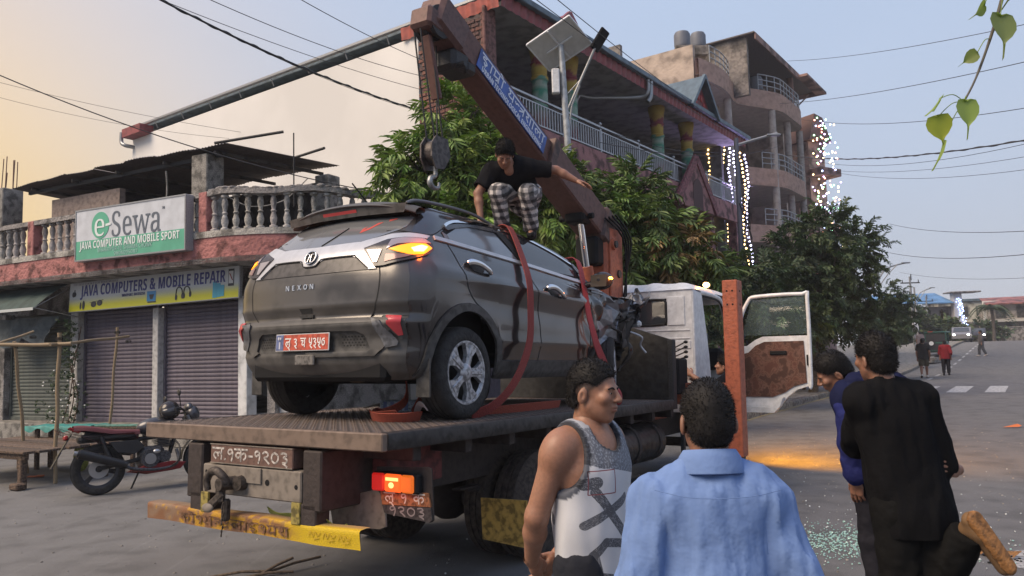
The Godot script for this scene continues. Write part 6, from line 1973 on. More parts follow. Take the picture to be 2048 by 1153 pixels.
func loaded_car() -> void:
	var c := thing("crashed_car", "dusty dark grey compact car with a crushed front strapped onto the flatbed", "car")
	c.transform = truck_xf() * Transform3D(Basis(), W(0, 0.004, -1.164))
	var paint := mk(C(0.058, 0.054, 0.055), 0.24, 0.5, noise_tex("dust", 0.006, 5, [[0.3, 0.72], [0.6, 1.0]], 51), 0.6)
	paint.clearcoat_enabled = true; paint.clearcoat = 0.9; paint.clearcoat_roughness = 0.07
	var dustp := mk(C(0.088, 0.080, 0.073), 0.36, 0.4, noise_tex("dust", 0.006, 5, [], 51), 0.6)
	dustp.clearcoat_enabled = true; dustp.clearcoat = 0.6; dustp.clearcoat_roughness = 0.2
	var clad := mk(C(0.06, 0.058, 0.056), 0.62, 0.0, grime(), 1.2)
	var clad2 := mk(C(0.085, 0.081, 0.077), 0.55, 0.0, blotch(), 1.2)
	var silver := mk(C(0.52, 0.53, 0.56), 0.32, 0.35, faint(), 1.4)
	var dglass := mk(C(0.24, 0.25, 0.265), 0.10, 0.5)
	var fglass := mk(C(0.035, 0.035, 0.036), 0.06, 0.1)
	fglass.metallic_specular = 0.8
	var seam := mk(C(0.008, 0.008, 0.009), 0.8)
	var O := func(s, y): return outl(s, y)
	var SR := func(z, y): return side_p(z, y, 1.0)
	var SL := func(z, y): return side_p(z, y, -1.0)
	var TILT := 0.7071
	for sec in [["tailgate_panel", 0.70, 1.565, dustp, 44], ["bumper", 0.29, 0.70, clad2, 30]]:
		var b := MB.new()
		var P := PackedVector3Array()
		var nu := 61
		var nv: int = sec[4]
		for j in nv:
			var y := lerpf(sec[1], sec[2], float(j) / (nv - 1))
			var send := cw_(y) - RC + RC * PI / 4
			for i in nu: P.append(outl(send * (2.0 * i / (nu - 1) - 1.0), y))
		b.grid(P, nu, nv)
		part(b, sec[0], sec[3], c)
	for s in [1.0, -1.0]:
		var b := MB.new()
		for sec in [[0.0, 1.0, 26], [1.0, 1.565, 22]]:
			var P := PackedVector3Array()
			var nu := 150
			for j in sec[2]:
				var v = float(j) / (sec[2] - 1)
				for i in nu:
					var u := float(i) / (nu - 1)
					var z: float
					var y: float
					if sec[0] == 0.0:
						var z0 := lerpf(-2.95, 0.62, u)
						y = lerpf(car_bottom(z0), 1.0, v)
						var zend := cz_(y) - 0.055 - RC + RC * TILT
						z = z0 + (zend - 0.62) * smoothstep(0.42, 0.62, z0)
					else:
						y = lerpf(1.0, 1.565, v)
						z = lerpf(lerp_tab(FT, y), cz_(y) - 0.055 - RC + RC * TILT, u)
					P.append(side_p(z, y, s))
				if s > 0:
					var row := P.slice(P.size() - nu)
					row.reverse()
					for i in nu: P[P.size() - nu + i] = row[i]
			b.grid(P, nu, sec[2])
		part(b, "flank", paint, c)
	var b := MB.new()
	var P := PackedVector3Array()
	for j in 20:
		var z := lerpf(0.27, -0.92, j / 19.0)
		for i in 25:
			var u := i / 12.0 - 1.0
			var w := cw_(1.565) + 0.0
			P.append(W(u * w, 1.56 + 0.052 * (1.0 - u * u) * (1.0 - pow(absf((z + 0.2) / 0.9), 3.0) * 0.5), z))
	b.grid(P, 25, 20)
	part(b, "roof", paint, c)
	b = MB.new()
	P = PackedVector3Array()
	for j in 12:
		var y := lerpf(1.565, 1.10, j / 11.0)
		var z := lerp_tab(FT, y)
		for i in 17:
			var u := i / 8.0 - 1.0
			P.append(W(u * side_x(z, y), y + 0.03 * (1 - u * u) * (1.0 - j / 11.0), z - 0.16 * (1 - u * u)))
	b.grid(P, 17, 12)
	part(b, "windscreen", fglass, c)
	crushed_front(c, paint, clad)
	b = MB.new()
	P = PackedVector3Array()
	for j in 11:
		var a := TAU * j / 10.0
		for i in 31:
			var u := i / 15.0 - 1.0
			var tip := 0.425 - 0.10 * u * u - 0.05 * pow(absf(u), 6.0)
			var top := 1.61 - 0.055 * u * u - 0.025 * pow(absf(u), 6.0)
			var base := W(u * 0.63, top - 0.022, lerpf(0.16, tip, 0.5))
			P.append(base + W(0, 0.024 * sin(a) - 0.05 * maxf(0.0, cos(a)) * 0.5, (tip - 0.16) * 0.5 * cos(a)))
	P.reverse()
	b.grid(P, 31, 11)
	var sp := part(b, "spoiler", clad2, c)
	b = MB.new()
	for i in 8:
		var u0 := (i / 4.0 - 1.0) * 0.17; var u1 := ((i + 1) / 4.0 - 1.0) * 0.17
		b.quad(W(u0, 1.500, 0.385), W(u1, 1.500, 0.385), W(u1, 1.535, 0.400), W(u0, 1.535, 0.400))
	part(b, "high_brake_light", mk(C(0.42, 0.05, 0.05), 0.3), sp)
	b = MB.new()
	b.grid(PackedVector3Array([W(-0.58, 1.48, 0.34), W(-0.2, 1.485, 0.385), W(0.2, 1.485, 0.385), W(0.58, 1.48, 0.34), W(-0.6, 1.545, 0.34), W(-0.2, 1.56, 0.40), W(0.2, 1.56, 0.40), W(0.6, 1.545, 0.34)]), 4, 2)
	part(b, "spoiler_underside", clad, sp)
	b = MB.new()
	conform(b, both([0.0, 1.236, 0.30, 1.245, 0.42, 1.262, 0.52, 1.30, 0.60, 1.335, 0.625, 1.37, 0.605, 1.45, 0.56, 1.475, 0.0, 1.485]), O, 0.06, 0.004)
	var rw := part(b, "rear_window", dglass, c)
	b = MB.new(); conform(b, strip([0.02, 1.245, 0.09, 1.33, 0.13, 1.39], 0.005), O, 0.05, 0.010)
	part(b, "wiper", M.black, rw)
	b = MB.new(); conform(b, both([0.0, 1.465, 0.57, 1.455, 0.56, 1.475, 0.0, 1.485]), O, 0.06, 0.006, false)
	part(b, "window_edge", M.black, rw)
	b = MB.new(); conform(b, PV([0.28, 1.33, 0.34, 1.36, 0.40, 1.42, 0.36, 1.415, 0.33, 1.38, 0.29, 1.36, 0.30, 1.39, 0.27, 1.37]), O, 0.03, 0.0055, false); conform(b, PV([0.44, 1.42, 0.50, 1.435, 0.49, 1.445, 0.43, 1.44]), O, 0.03, 0.0055, false)
	part(b, "red_smear", mk(C(0.42, 0.06, 0.05), 0.8), rw)
	b = MB.new()
	var band := [0.0, 1.232, 0.385, 1.243, 0.48, 1.268, 0.58, 1.292, 0.70, 1.300, 0.86, 1.288, 0.855, 1.262, 0.70, 1.262, 0.61, 1.246, 0.455, 1.190, 0.60, 1.035, 0.535, 1.035, 0.41, 1.125, 0.37, 1.138, 0.125, 1.134, 0.085, 1.118, 0.06, 1.09, 0.0, 1.083]
	conform(b, both(band), O, 0.05, 0.012)
	part(b, "silver_band", silver, c)
	b = MB.new()
	conform(b, both([0.0, 1.085, 0.06, 1.092, 0.085, 1.119, 0.125, 1.135, 0.37, 1.139, 0.41, 1.126, 0.535, 1.035, 0.0, 1.030]), O, 0.05, 0.005)
	part(b, "black_insert", mk(C(0.065, 0.06, 0.06), 0.4, 0.1, grime(), 1.4), c)
	b = MB.new(); conform(b, strip(sm2([-0.535, 1.04, -0.41, 1.128, -0.37, 1.14, -0.125, 1.136, -0.085, 1.12, -0.06, 1.093, 0, 1.086, 0.06, 1.093, 0.085, 1.12, 0.125, 1.136, 0.37, 1.14, 0.41, 1.128, 0.535, 1.04]), 0.008), O, 0.05, 0.015)
	part(b, "insert_edge", seam, c)
	var badge := Node3D.new(); badge.name = "badge"; c.add_child(badge)
	badge.position = W(0, 1.157, 0.668); badge.rotation_degrees.x = -22
	b = MB.new()
	var ring := PackedVector3Array()
	for k in 29: ring.append(W(0.052 * cos(TAU * k / 28), 0.050 * sin(TAU * k / 28), 0.008))
	b.tube(ring, 0.005, 7)
	for s in [-1.0, 1.0]: b.tube(smooth_path(P3([s * 0.042, 0.024, 0.010, s * 0.02, 0.024, 0.011, s * 0.008, 0.012, 0.012, s * 0.016, -0.04, 0.011])), 0.004, 6)
	part(b, "emblem", M.chrome, badge)
	b = MB.new(); b.cyl(W(0, 0, -0.02), W(0, 0, 0.005), 0.052, -1, 24)
	part(b, "disc", seam, badge)
	for s in [1.0, -1.0]:
		var ins := [0.452, 1.186, 0.60, 1.243, 0.70, 1.258, 0.845, 1.258, 0.93, 1.225, 0.985, 1.175, 0.94, 1.135, 0.84, 1.095, 0.66, 1.052, 0.585, 1.05]
		b = MB.new(); conform(b, PV(ins) if s > 0 else mirror(PV(ins)), O, 0.04, 0.016)
		var lamp := part(b, "tail_lamp", mk(C(0.03, 0.025, 0.028), 0.25), c)
		var clear_ := mk(C(0.36, 0.33, 0.335), 0.12, 0.35)
		for q in [[[0.485, 1.172, 0.61, 1.168, 0.60, 1.075, 0.57, 1.075], clear_, "reverse_lens"], [[0.635, 1.235, 0.70, 1.25, 0.84, 1.25, 0.92, 1.22, 0.70, 1.20, 0.64, 1.165], mk(C(0.30, 0.26, 0.29), 0.1, 0.2), "clear_lens"], [[0.65, 1.13, 0.66, 1.075, 0.80, 1.105, 0.83, 1.12], mk(C(0.22, 0.13, 0.12), 0.15, 0.2), "red_lens"]]:
			b = MB.new(); conform(b, PV(q[0]) if s > 0 else mirror(PV(q[0])), O, 0.04, 0.021)
			part(b, q[2], q[1], lamp)
		b = MB.new()
		var ind := [0.66, 1.165, 0.78, 1.200, 0.88, 1.207, 0.95, 1.180, 0.90, 1.130, 0.82, 1.120, 0.72, 1.145]
		conform(b, PV(ind) if s > 0 else mirror(PV(ind)), O, 0.03, 0.023)
		part(b, "indicator_lens", glow(C(1.0, 0.27, 0.01), 1.7, Color(0.6, 0.2, 0.02)), lamp)
		b = MB.new()
		var core := [0.80, 1.168, 0.86, 1.19, 0.91, 1.182, 0.89, 1.145, 0.83, 1.14]
		conform(b, PV(core) if s > 0 else mirror(PV(core)), O, 0.02, 0.026)
		part(b, "indicator_bulb", glow(C(1.0, 0.62, 0.10), 3.2), lamp)
		var q := sf(O, Vector2(0.88 * s, 1.17), 0.09)
		lamp_light("indicator_light", c, q[0], Color(1.0, 0.42, 0.06), 0.045, 0.04)
	for s in [1.0, -1.0]:
		b = MB.new(); conform(b, strip(sm2([0.62 * s, 1.045, 0.635 * s, 0.97, 0.625 * s, 0.86, 0.60 * s, 0.77, 0.555 * s, 0.705]), 0.009), O, 0.05, 0.0015, false)
		part(b, "tailgate_seam", seam, c)
	b = MB.new(); conform(b, both([0.0, 0.712, 0.56, 0.709, 0.56, 0.699, 0.0, 0.702]), O, 0.06, 0.0015, false)
	part(b, "tailgate_gap", seam, c)
	b = MB.new(); conform(b, PV([-0.065, 0.792, 0.065, 0.792, 0.05, 0.755, -0.05, 0.755]), O, 0.05, 0.002, false)
	part(b, "tailgate_latch", seam, c)
	b = MB.new(); conform(b, both([0.0, 0.748, 0.07, 0.748, 0.065, 0.728, 0.0, 0.728]), O, 0.05, 0.010)
	part(b, "latch_lip", clad, c)
	var lets := "NEXON"
	for k in 5:
		var t := text_mesh(lets[k], "Droid Sans", 0.036, 0.006, true)
		var x := -0.195 + 0.062 * k
		var sfp := sf(O, Vector2(x, 0.945), 0.004)
		inst(t, "lettering", M.chrome, c, Transform3D(Basis().scaled(W(1.15, 1, 1)), sfp[0]))
	b = MB.new()
	conform(b, both([0.0, 0.700, 0.60, 0.696, 0.72, 0.690, 0.72, 0.60, 0.66, 0.50, 0.60, 0.455, 0.0, 0.452, 0.0, 0.478, 0.53, 0.482, 0.56, 0.50, 0.52, 0.60, 0.46, 0.628, 0.0, 0.634]), O, 0.05, 0.016)
	part(b, "bumper_frame", clad2, c)
	b = MB.new(); conform(b, both([0.0, 0.628, 0.45, 0.622, 0.51, 0.598, 0.55, 0.50, 0.52, 0.484, 0.0, 0.480]), O, 0.05, 0.002, false)
	part(b, "bumper_recess", clad, c)
	for s in [1.0, -1.0]:
		b = MB.new()
		for j in 5:
			for i in 7:
				var cx := 0.33 + i * 0.027 + (0.013 if j % 2 else 0.0)
				var cy := 0.505 + j * 0.02
				conform(b, PV([(cx - 0.009) * s, cy, cx * s, cy + 0.007, (cx + 0.009) * s, cy, cx * s, cy - 0.007]), O, 0.05, 0.004, false)
		part(b, "mesh_hole", seam, c)
		b = MB.new(); conform(b, mir_if([0.655, 0.715, 0.835, 0.72, 0.825, 0.575, 0.78, 0.56, 0.745, 0.60], s), O, 0.05, 0.017)
		var bay := part(b, "reflector_bay", clad, c)
		b = MB.new(); conform(b, mir_if([0.695, 0.70, 0.805, 0.695, 0.80, 0.595, 0.768, 0.59], s), O, 0.04, 0.023)
		part(b, "reflector", mk(C(0.46, 0.05, 0.06), 0.25), bay)
		b = MB.new(); conform(b, mir_if([0.595, 0.69, 0.665, 0.685, 0.765, 0.545, 0.755, 0.52, 0.68, 0.505], s), O, 0.05, 0.024)
		part(b, "corner_facet", mk(C(0.13, 0.135, 0.15), 0.5, 0, grime(), 1.5), c)
	b = MB.new(); b.box(W(0.0, 0.43, 0.715), W(0.19, 0.075, 0.02), 0.008)
	part(b, "tow_eye_cover", mk(C(0.16, 0.15, 0.14), 0.6, 0, grime(), 2.0), c)
	var pl := Node3D.new(); pl.name = "registration_plate"; c.add_child(pl)
	pl.position = W(-0.02, 0.556, 0.722); pl.rotation_degrees = W(-3, 0, 0)
	b = MB.new(); b.box(W(0, 0, 0), W(0.53, 0.122, 0.008), 0.002)
	part(b, "rim", mk(C(0.6, 0.6, 0.6), 0.4, 0.2), pl)
	b = MB.new(); b.box(W(0.038, 0, 0.004), W(0.44, 0.11, 0.003))
	part(b, "red_field", mk(C(0.50, 0.085, 0.045), 0.45, 0, blotch(), 3.0), pl)
	b = MB.new(); b.box(W(-0.222, 0, 0.004), W(0.075, 0.11, 0.003))
	part(b, "blue_field", mk(C(0.12, 0.15, 0.30), 0.45, 0, blotch(), 3.0), pl)
	b = MB.new(); glyphs(b, ["lu", " ", "3", " ", "ch", " ", "5", "3", "5", "7"], 0.084, 0.0085, 0.0, 0.40)
	var o := part(b, "lettering", mk(C(0.72, 0.68, 0.66), 0.5), pl)
	o.position = W(-0.165, -0.045, 0.008)
	b = MB.new(); b.ell(W(-0.235, 0.03, 0.006), W(0.01, 0.012, 0.002), 8, 5); b.ell(W(-0.215, 0.03, 0.006), W(0.008, 0.01, 0.002), 8, 5); b.box(W(-0.222, -0.02, 0.006), W(0.012, 0.05, 0.002))
	part(b, "crest", mk(C(0.5, 0.5, 0.55), 0.5), pl)
	for s in [1.0, -1.0]:
		var F: Callable = SR if s > 0 else SL
		b = MB.new(); conform(b, PV([0.12, 1.345, 0.02, 1.40, -0.12, 1.455, -0.5, 1.495, -0.95, 1.50, -1.30, 1.462, -1.62, 1.395, -1.90, 1.325, -2.02, 1.20, -1.98, 1.155, -1.5, 1.175, -0.95, 1.215, -0.4, 1.25, 0.10, 1.275]), F, 0.09, 0.002, false)
		part(b, "window_surround", M.black, c)
		b = MB.new(); conform(b, PV([0.06, 1.335, -0.02, 1.37, -0.12, 1.415, -0.3, 1.445, -0.66, 1.455, -0.86, 1.24, -0.4, 1.262, 0.05, 1.288]), F, 0.06, 0.006)
		part(b, "rear_door_window", dglass, c)
		b = MB.new(); conform(b, PV([0.108, 1.35, 0.066, 1.335, 0.056, 1.288, 0.10, 1.288]), F, 0.06, 0.006)
		part(b, "quarter_window", mk(C(0.16, 0.14, 0.15), 0.3), c)
		b = MB.new(); conform(b, PV([-0.84, 1.475, -1.05, 1.475, -1.32, 1.435, -1.62, 1.37, -1.88, 1.285, -1.94, 1.20, -1.5, 1.20, -1.0, 1.235]), F, 0.06, 0.006)
		part(b, "front_door_window", fglass, c)
		b = MB.new(); conform(b, PV([-0.70, 1.47, -0.80, 1.478, -0.985, 1.23, -0.88, 1.238]), F, 0.06, 0.008)
		part(b, "door_pillar", seam, c)
		b = MB.new(); conform(b, strip(sm2([0.24, 1.285, 0.05, 1.277, -0.4, 1.252, -0.95, 1.218, -1.5, 1.178, -2.0, 1.145]), 0.030), F, 0.05, 0.012)
		part(b, "waist_trim", silver, c)
		b = MB.new(); conform(b, strip(sm2([0.05, 1.40, -0.03, 1.435, -0.16, 1.468, -0.5, 1.505, -0.72, 1.51]), 0.020), F, 0.05, 0.018); conform(b, strip(sm2([-0.80, 1.50, -1.05, 1.502, -1.32, 1.462, -1.62, 1.398, -1.90, 1.325]), 0.018), F, 0.05, 0.012)
		part(b, "upper_trim", M.chrome, c)
		b = MB.new(); conform(b, PV([0.06, 1.385, -0.02, 1.42, -0.16, 1.452, -0.5, 1.488, -0.70, 1.492, -0.70, 1.462, -0.3, 1.445, -0.14, 1.415, -0.04, 1.39, 0.03, 1.37]), F, 0.05, 0.014)
		part(b, "rain_visor", mk(C(0.05, 0.05, 0.055), 0.15), c)
		b = MB.new(); conform(b, strip(sm2([0.44, 1.335, 0.36, 1.31, 0.26, 1.305, 0.15, 1.345, 0.02, 1.41]), 0.007), F, 0.05, 0.0015, false)
		part(b, "quarter_seam", seam, c)
		for path in [[0.11, 1.345, 0.10, 1.28, 0.075, 1.18, 0.045, 1.06, 0.0, 0.94, -0.11, 0.84, -0.25, 0.77, -0.34, 0.68, -0.42, 0.55, -0.45, 0.41], [-0.90, 1.235, -0.95, 1.10, -0.99, 1.0, -1.03, 0.85, -1.06, 0.60, -1.04, 0.42], [-1.98, 1.15, -2.0, 1.0, -2.0, 0.80, -1.98, 0.55, -1.97, 0.43]]:
			b = MB.new(); conform(b, strip(sm2(path), 0.011), F, 0.05, 0.0015, false)
			part(b, "door_seam", seam, c)
		for q in [[-0.10, 1.105], [-1.20, 1.005]]:
			var hz: float = q[0]; var hy: float = q[1]
			b = MB.new(); conform(b, PV([hz + 0.04, hy + 0.02, hz - 0.02, hy + 0.042, hz - 0.12, hy + 0.03, hz - 0.16, hy - 0.01, hz - 0.1, hy - 0.045, hz, hy - 0.03]), F, 0.03, 0.003, false)
			var hn := part(b, "door_handle", M.dark_metal, c)
			b = MB.new()
			var pa := PackedVector3Array()
			for k in [[0.06, 0.012, 0.012], [0.03, 0.022, 0.03], [-0.06, 0.008, 0.042], [-0.16, -0.025, 0.034], [-0.21, -0.04, 0.012]]:
				var h: Array = sf(F, Vector2(hz + k[0], hy + k[1]), k[2])
				pa.append(h[0])
			b.tube(smooth_path(pa), [0.016, 0.02, 0.023, 0.025, 0.026, 0.026, 0.025, 0.023, 0.022, 0.021, 0.02, 0.02, 0.02, 0.019, 0.018, 0.016, 0.013], 10)
			part(b, "grip", M.chrome, hn)
		for zc in [0.0, -2.5]:
			var ringp := []
			var inner := []
			for k in 25:
				var a := PI * (-0.03 + 1.06 * k / 24.0)
				ringp.append_array([zc + 0.475 * cos(a), 0.355 + 0.475 * sin(a)])
				inner.append_array([zc + 0.405 * cos(a), 0.355 + 0.415 * sin(a)])
			var poly := PV(ringp)
			var inp := PV(inner); inp.reverse()
			poly.append_array(inp)
			b = MB.new(); conform(b, poly, F, 0.05, 0.016)
			part(b, "arch_cladding", clad, c)
		b = MB.new(); conform(b, PV([-0.42, 0.42, -2.05, 0.42, -2.05, 0.29, -0.42, 0.29]), F, 0.06, 0.02)
		part(b, "sill_cladding", clad, c)
		b = MB.new(); conform(b, PV([-0.46, 0.58, -1.92, 0.54, -1.92, 0.52, -0.46, 0.55]), F, 0.06, 0.004)
		part(b, "door_moulding", paint, c)
		b = MB.new(); b.box(W(s * 0.83, 0.30, 0.43), W(0.12, 0.26, 0.015), 0.005)
		part(b, "mudflap", clad, c)
		b = MB.new()
		var rp := smooth_path(P3([s * 0.50, 1.575, 0.22, s * 0.51, 1.612, 0.10, s * 0.525, 1.625, -0.25, s * 0.525, 1.618, -0.6, s * 0.51, 1.575, -0.90]), 5)
		b.tube(rp, 0.014, 8)
		part(b, "roof_rail", mk(C(0.12, 0.12, 0.13), 0.35, 0.3), c)
	for s in [1.0, -1.0]:
		b = MB.new()
		b.ell(W(s * 1.02, 1.16, -1.98), W(0.115, 0.085, 0.075), 16, 11)
		b.tube(P3([s * 0.83, 1.12, -1.96, s * 0.95, 1.14, -1.98]), 0.03, 8)
		var mr := part(b, "door_mirror", mk(C(0.03, 0.028, 0.028), 0.25), c)
		b = MB.new(); b.ell(W(s * 1.115, 1.175, -1.965), W(0.022, 0.016, 0.03), 10, 7)
		part(b, "mirror_indicator", glow(C(1.0, 0.5, 0.03), 7.0), mr)
		b = MB.new(); b.quad(W(s * 1.02 - 0.08, 1.10, -1.905), W(s * 1.02 + 0.08, 1.10, -1.905), W(s * 1.02 + 0.08, 1.21, -1.91), W(s * 1.02 - 0.08, 1.21, -1.91))
		part(b, "mirror_glass", mk(C(0.2, 0.15, 0.1), 0.1, 0.6), mr)
	lamp_light("mirror_light", c, W(1.2, 1.18, -1.90), Color(1.0, 0.5, 0.05), 0.02, 0.02)
	b = MB.new(); b.tube(P3([-0.02, 1.60, -0.02, -0.14, 1.83, 0.12]), 0.006, 6); b.ell(W(-0.02, 1.61, -0.02), W(0.02, 0.02, 0.03), 8, 6)
	part(b, "aerial", M.black, c)
	b = MB.new()
	b.box(W(0, 0.42, -1.2), W(1.4, 0.12, 3.3), 0.03); b.box(W(0, 0.36, 0.45), W(1.3, 0.16, 0.36), 0.03); b.cyl(W(-0.7, 0.30, 0.02), W(0.7, 0.30, 0.02), 0.05, -1, 10)
	for s in [-1.0, 1.0]: b.box(W(s * 0.58, 0.62, 0.0), W(0.3, 0.5, 0.9), 0.05); b.box(W(s * 0.55, 0.62, -2.5), W(0.3, 0.5, 0.9), 0.05)
	part(b, "underbody", M.black, c)
	b = MB.new(); b.ell(W(0.30, 0.325, 0.50), W(0.13, 0.055, 0.1)); b.tube(P3([0.25, 0.34, 0.45, 0.05, 0.34, 0.3, -0.1, 0.33, -0.6]), 0.03, 8)
	part(b, "muffler", mk(C(0.17, 0.13, 0.09), 0.6, 0.5, grime(), 2.0), c)
	for w in [[0.775, 0.0, 0.0, 1.0], [-0.775, 0.0, 0.0, -1.0], [0.775, -2.5, 22.0, 1.0], [-0.775, -2.5, 22.0, -1.0]]:
		car_wheel(c, W(w[0], 0.332, w[1]), w[2], w[3])
func mir_if(a: Array, s: float) -> PackedVector2Array:
	return PV(a) if s > 0 else mirror(PV(a))
func car_bottom(z: float) -> float:
	var y := 0.29
	for zc in [0.0, -2.5]:
		var d := absf(z - zc)
		if d < 0.42: y = maxf(y, 0.355 + sqrt(0.42 * 0.42 - d * d))
	return y
func car_wheel(c: Node3D, at: Vector3, steer: float, s: float) -> void:
	var ax := Transform3D(Basis(W(0, s, 0), W(-s, 0, 0), W(0, 0, 1)).rotated(Vector3.UP, 0), Vector3.ZERO)
	ax = Transform3D(Basis(W(0, -s, 0), W(s, 0, 0), W(0, 0, 1)), Vector3.ZERO)   # axle along the outer side
	var b := MB.new()
	b.lathe([Vector2(0.20, -0.10), Vector2(0.27, -0.108), Vector2(0.315, -0.1), Vector2(0.329, -0.075), Vector2(0.332, -0.045), Vector2(0.325, -0.042), Vector2(0.325, -0.034), Vector2(0.332, -0.031), Vector2(0.332, -0.004), Vector2(0.325, -0.002), Vector2(0.325, 0.006), Vector2(0.332, 0.008), Vector2(0.332, 0.034), Vector2(0.325, 0.037), Vector2(0.325, 0.044), Vector2(0.331, 0.046), Vector2(0.327, 0.075), Vector2(0.312, 0.10), Vector2(0.29, 0.109), Vector2(0.265, 0.112), Vector2(0.24, 0.110), Vector2(0.225, 0.10)], 48, ax)
	var w := part(b, "wheel", M.rubber, c)
	w.position = at
	w.rotation_degrees.y = steer
	b = MB.new()
	b.lathe([Vector2(0.0, 0.02), Vector2(0.12, 0.0), Vector2(0.19, 0.0), Vector2(0.205, 0.04), Vector2(0.212, 0.085), Vector2(0.222, 0.10), Vector2(0.228, 0.098)], 40, ax)
	part(b, "rim_well", mk(C(0.03, 0.03, 0.03), 0.6, 0.4), w)
	b = MB.new()
	b.xf = ax * Transform3D(Basis(W(1, 0, 0), W(0, 0, -1), W(0, 1, 0)), Vector3.ZERO)   # z of the drawing = outwards
	for k in 5:
		var a0 := TAU * k / 5.0 + PI / 2
		var keep := b.xf
		b.xf = b.xf * Transform3D(Basis().rotated(Vector3.BACK, a0), Vector3.ZERO)
		b.prism(PV([0.02, -0.04, 0.07, -0.030, 0.13, -0.034, 0.175, -0.062, 0.205, -0.088, 0.222, -0.05, 0.225, 0.0, 0.222, 0.05, 0.205, 0.088, 0.175, 0.062, 0.13, 0.034, 0.07, 0.030, 0.02, 0.04]), 0.07, 0.104, 0.010)
		b.prism(PV([0.05, -0.016, 0.2, -0.022, 0.2, 0.022, 0.05, 0.016]), 0.10, 0.112, 0.006)
		b.xf = keep
	b.xf = Transform3D()
	b.lathe([Vector2(0.20, 0.09), Vector2(0.216, 0.108), Vector2(0.228, 0.108), Vector2(0.231, 0.098)], 44, ax)
	b.lathe([Vector2(0.07, 0.10), Vector2(0.05, 0.118), Vector2(0.03, 0.122), Vector2(0.0, 0.122)], 24, ax)
	part(b, "wheel_cover", mk(C(0.46, 0.47, 0.50), 0.3, 0.45, grime(), 2.0), w)
func crushed_front(c: Node3D, paint: Material, clad: Material) -> void:
	var r := RandomNumberGenerator.new()
	r.seed = 31
	var bent := mk(C(0.17, 0.18, 0.205), 0.3, 0.6, blotch(), 2.0)
	bent.clearcoat_enabled = true; bent.clearcoat = 0.7; bent.clearcoat_roughness = 0.1
	var sheets := [
		["bonnet", [W(-0.80, 1.10, -2.2), W(0.80, 1.10, -2.2), W(-0.75, 0.98, -3.05), W(0.92, 1.06, -3.0)], 0.075, bent],
		["front_wing", [W(0.87, 0.55, -2.12), W(0.84, 1.12, -2.12), W(0.80, 0.66, -2.98), W(0.98, 1.04, -2.92)], 0.07, bent],
		["front_wing", [W(-0.86, 1.1, -2.12), W(-0.87, 0.55, -2.12), W(-0.82, 1.0, -2.98), W(-0.80, 0.6, -2.98)], 0.05, bent],
		["headlamp_shell", [W(0.55, 0.70, -3.0), W(0.98, 0.80, -2.86), W(0.5, 0.98, -3.08), W(1.02, 1.06, -2.95)], 0.05, bent],
		["torn_panel", [W(0.72, 0.98, -2.9), W(1.02, 0.99, -2.74), W(0.80, 1.10, -3.08), W(1.10, 1.09, -2.98)], 0.05, bent],
		["torn_bumper", [W(-0.7, 0.35, -3.05), W(0.7, 0.42, -3.05), W(-0.65, 0.66, -3.10), W(0.82, 0.72, -3.02)], 0.05, clad],
		["inner_wing", [W(0.86, 0.80, -2.3), W(0.9, 0.9, -2.7), W(0.92, 0.60, -2.75), W(0.95, 0.98, -2.95)], 0.07, clad]]
	for s in sheets:
		var b := MB.new()
		var P := PackedVector3Array()
		var n := 9
		for j in n:
			for i in n:
				var u := i / (n - 1.0); var v := j / (n - 1.0)
				var p: Vector3 = (s[1][0] as Vector3).lerp(s[1][1], u).lerp((s[1][2] as Vector3).lerp(s[1][3], u), v)
				p += W(r.randf_range(-1, 1), r.randf_range(-1, 1), r.randf_range(-1, 1)) * s[2] * smoothstep(0.0, 0.5, v) * 0.75
				p.y += s[2] * 1.3 * sin(u * 9.0 + v * 4.0) * v
				P.append(p)
		for j in n - 1:
			for i in n - 1:
				var a := P[j * n + i]; var q := P[j * n + i + 1]; var d := P[(j + 1) * n + i + 1]; var e := P[(j + 1) * n + i]
				if (i + j) % 2: b.tri(a, q, d); b.tri(a, d, e)
				else: b.tri(a, q, e); b.tri(q, d, e)
		part(b, s[0], s[3], c)
	var b := MB.new()
	b.box(W(0, 0.62, -2.75), W(1.2, 0.5, 0.55), 0.05); b.box(W(0, 0.55, -3.02), W(1.3, 0.12, 0.06), 0.02)
	for k in 9: b.tube(smooth_path(P3([r.randf_range(-0.4, 0.9), 0.9, -2.5, r.randf_range(0.0, 0.95), r.randf_range(0.7, 1.0), -2.8, r.randf_range(0.2, 1.0), r.randf_range(0.5, 0.95), -3.1])), 0.012, 5)
	part(b, "engine_bay", M.black, c)
	b = MB.new(); b.tube(smooth_path(P3([0.90, 0.72, -2.85, 1.0, 0.66, -2.95, 0.96, 0.58, -3.0, 1.0, 0.5, -3.05])), 0.012, 6); b.box(W(0.93, 0.80, -2.98), W(0.10, 0.07, 0.09), 0.02)
	part(b, "broken_headlamp", mk(C(0.4, 0.42, 0.45), 0.2, 0.3), c)
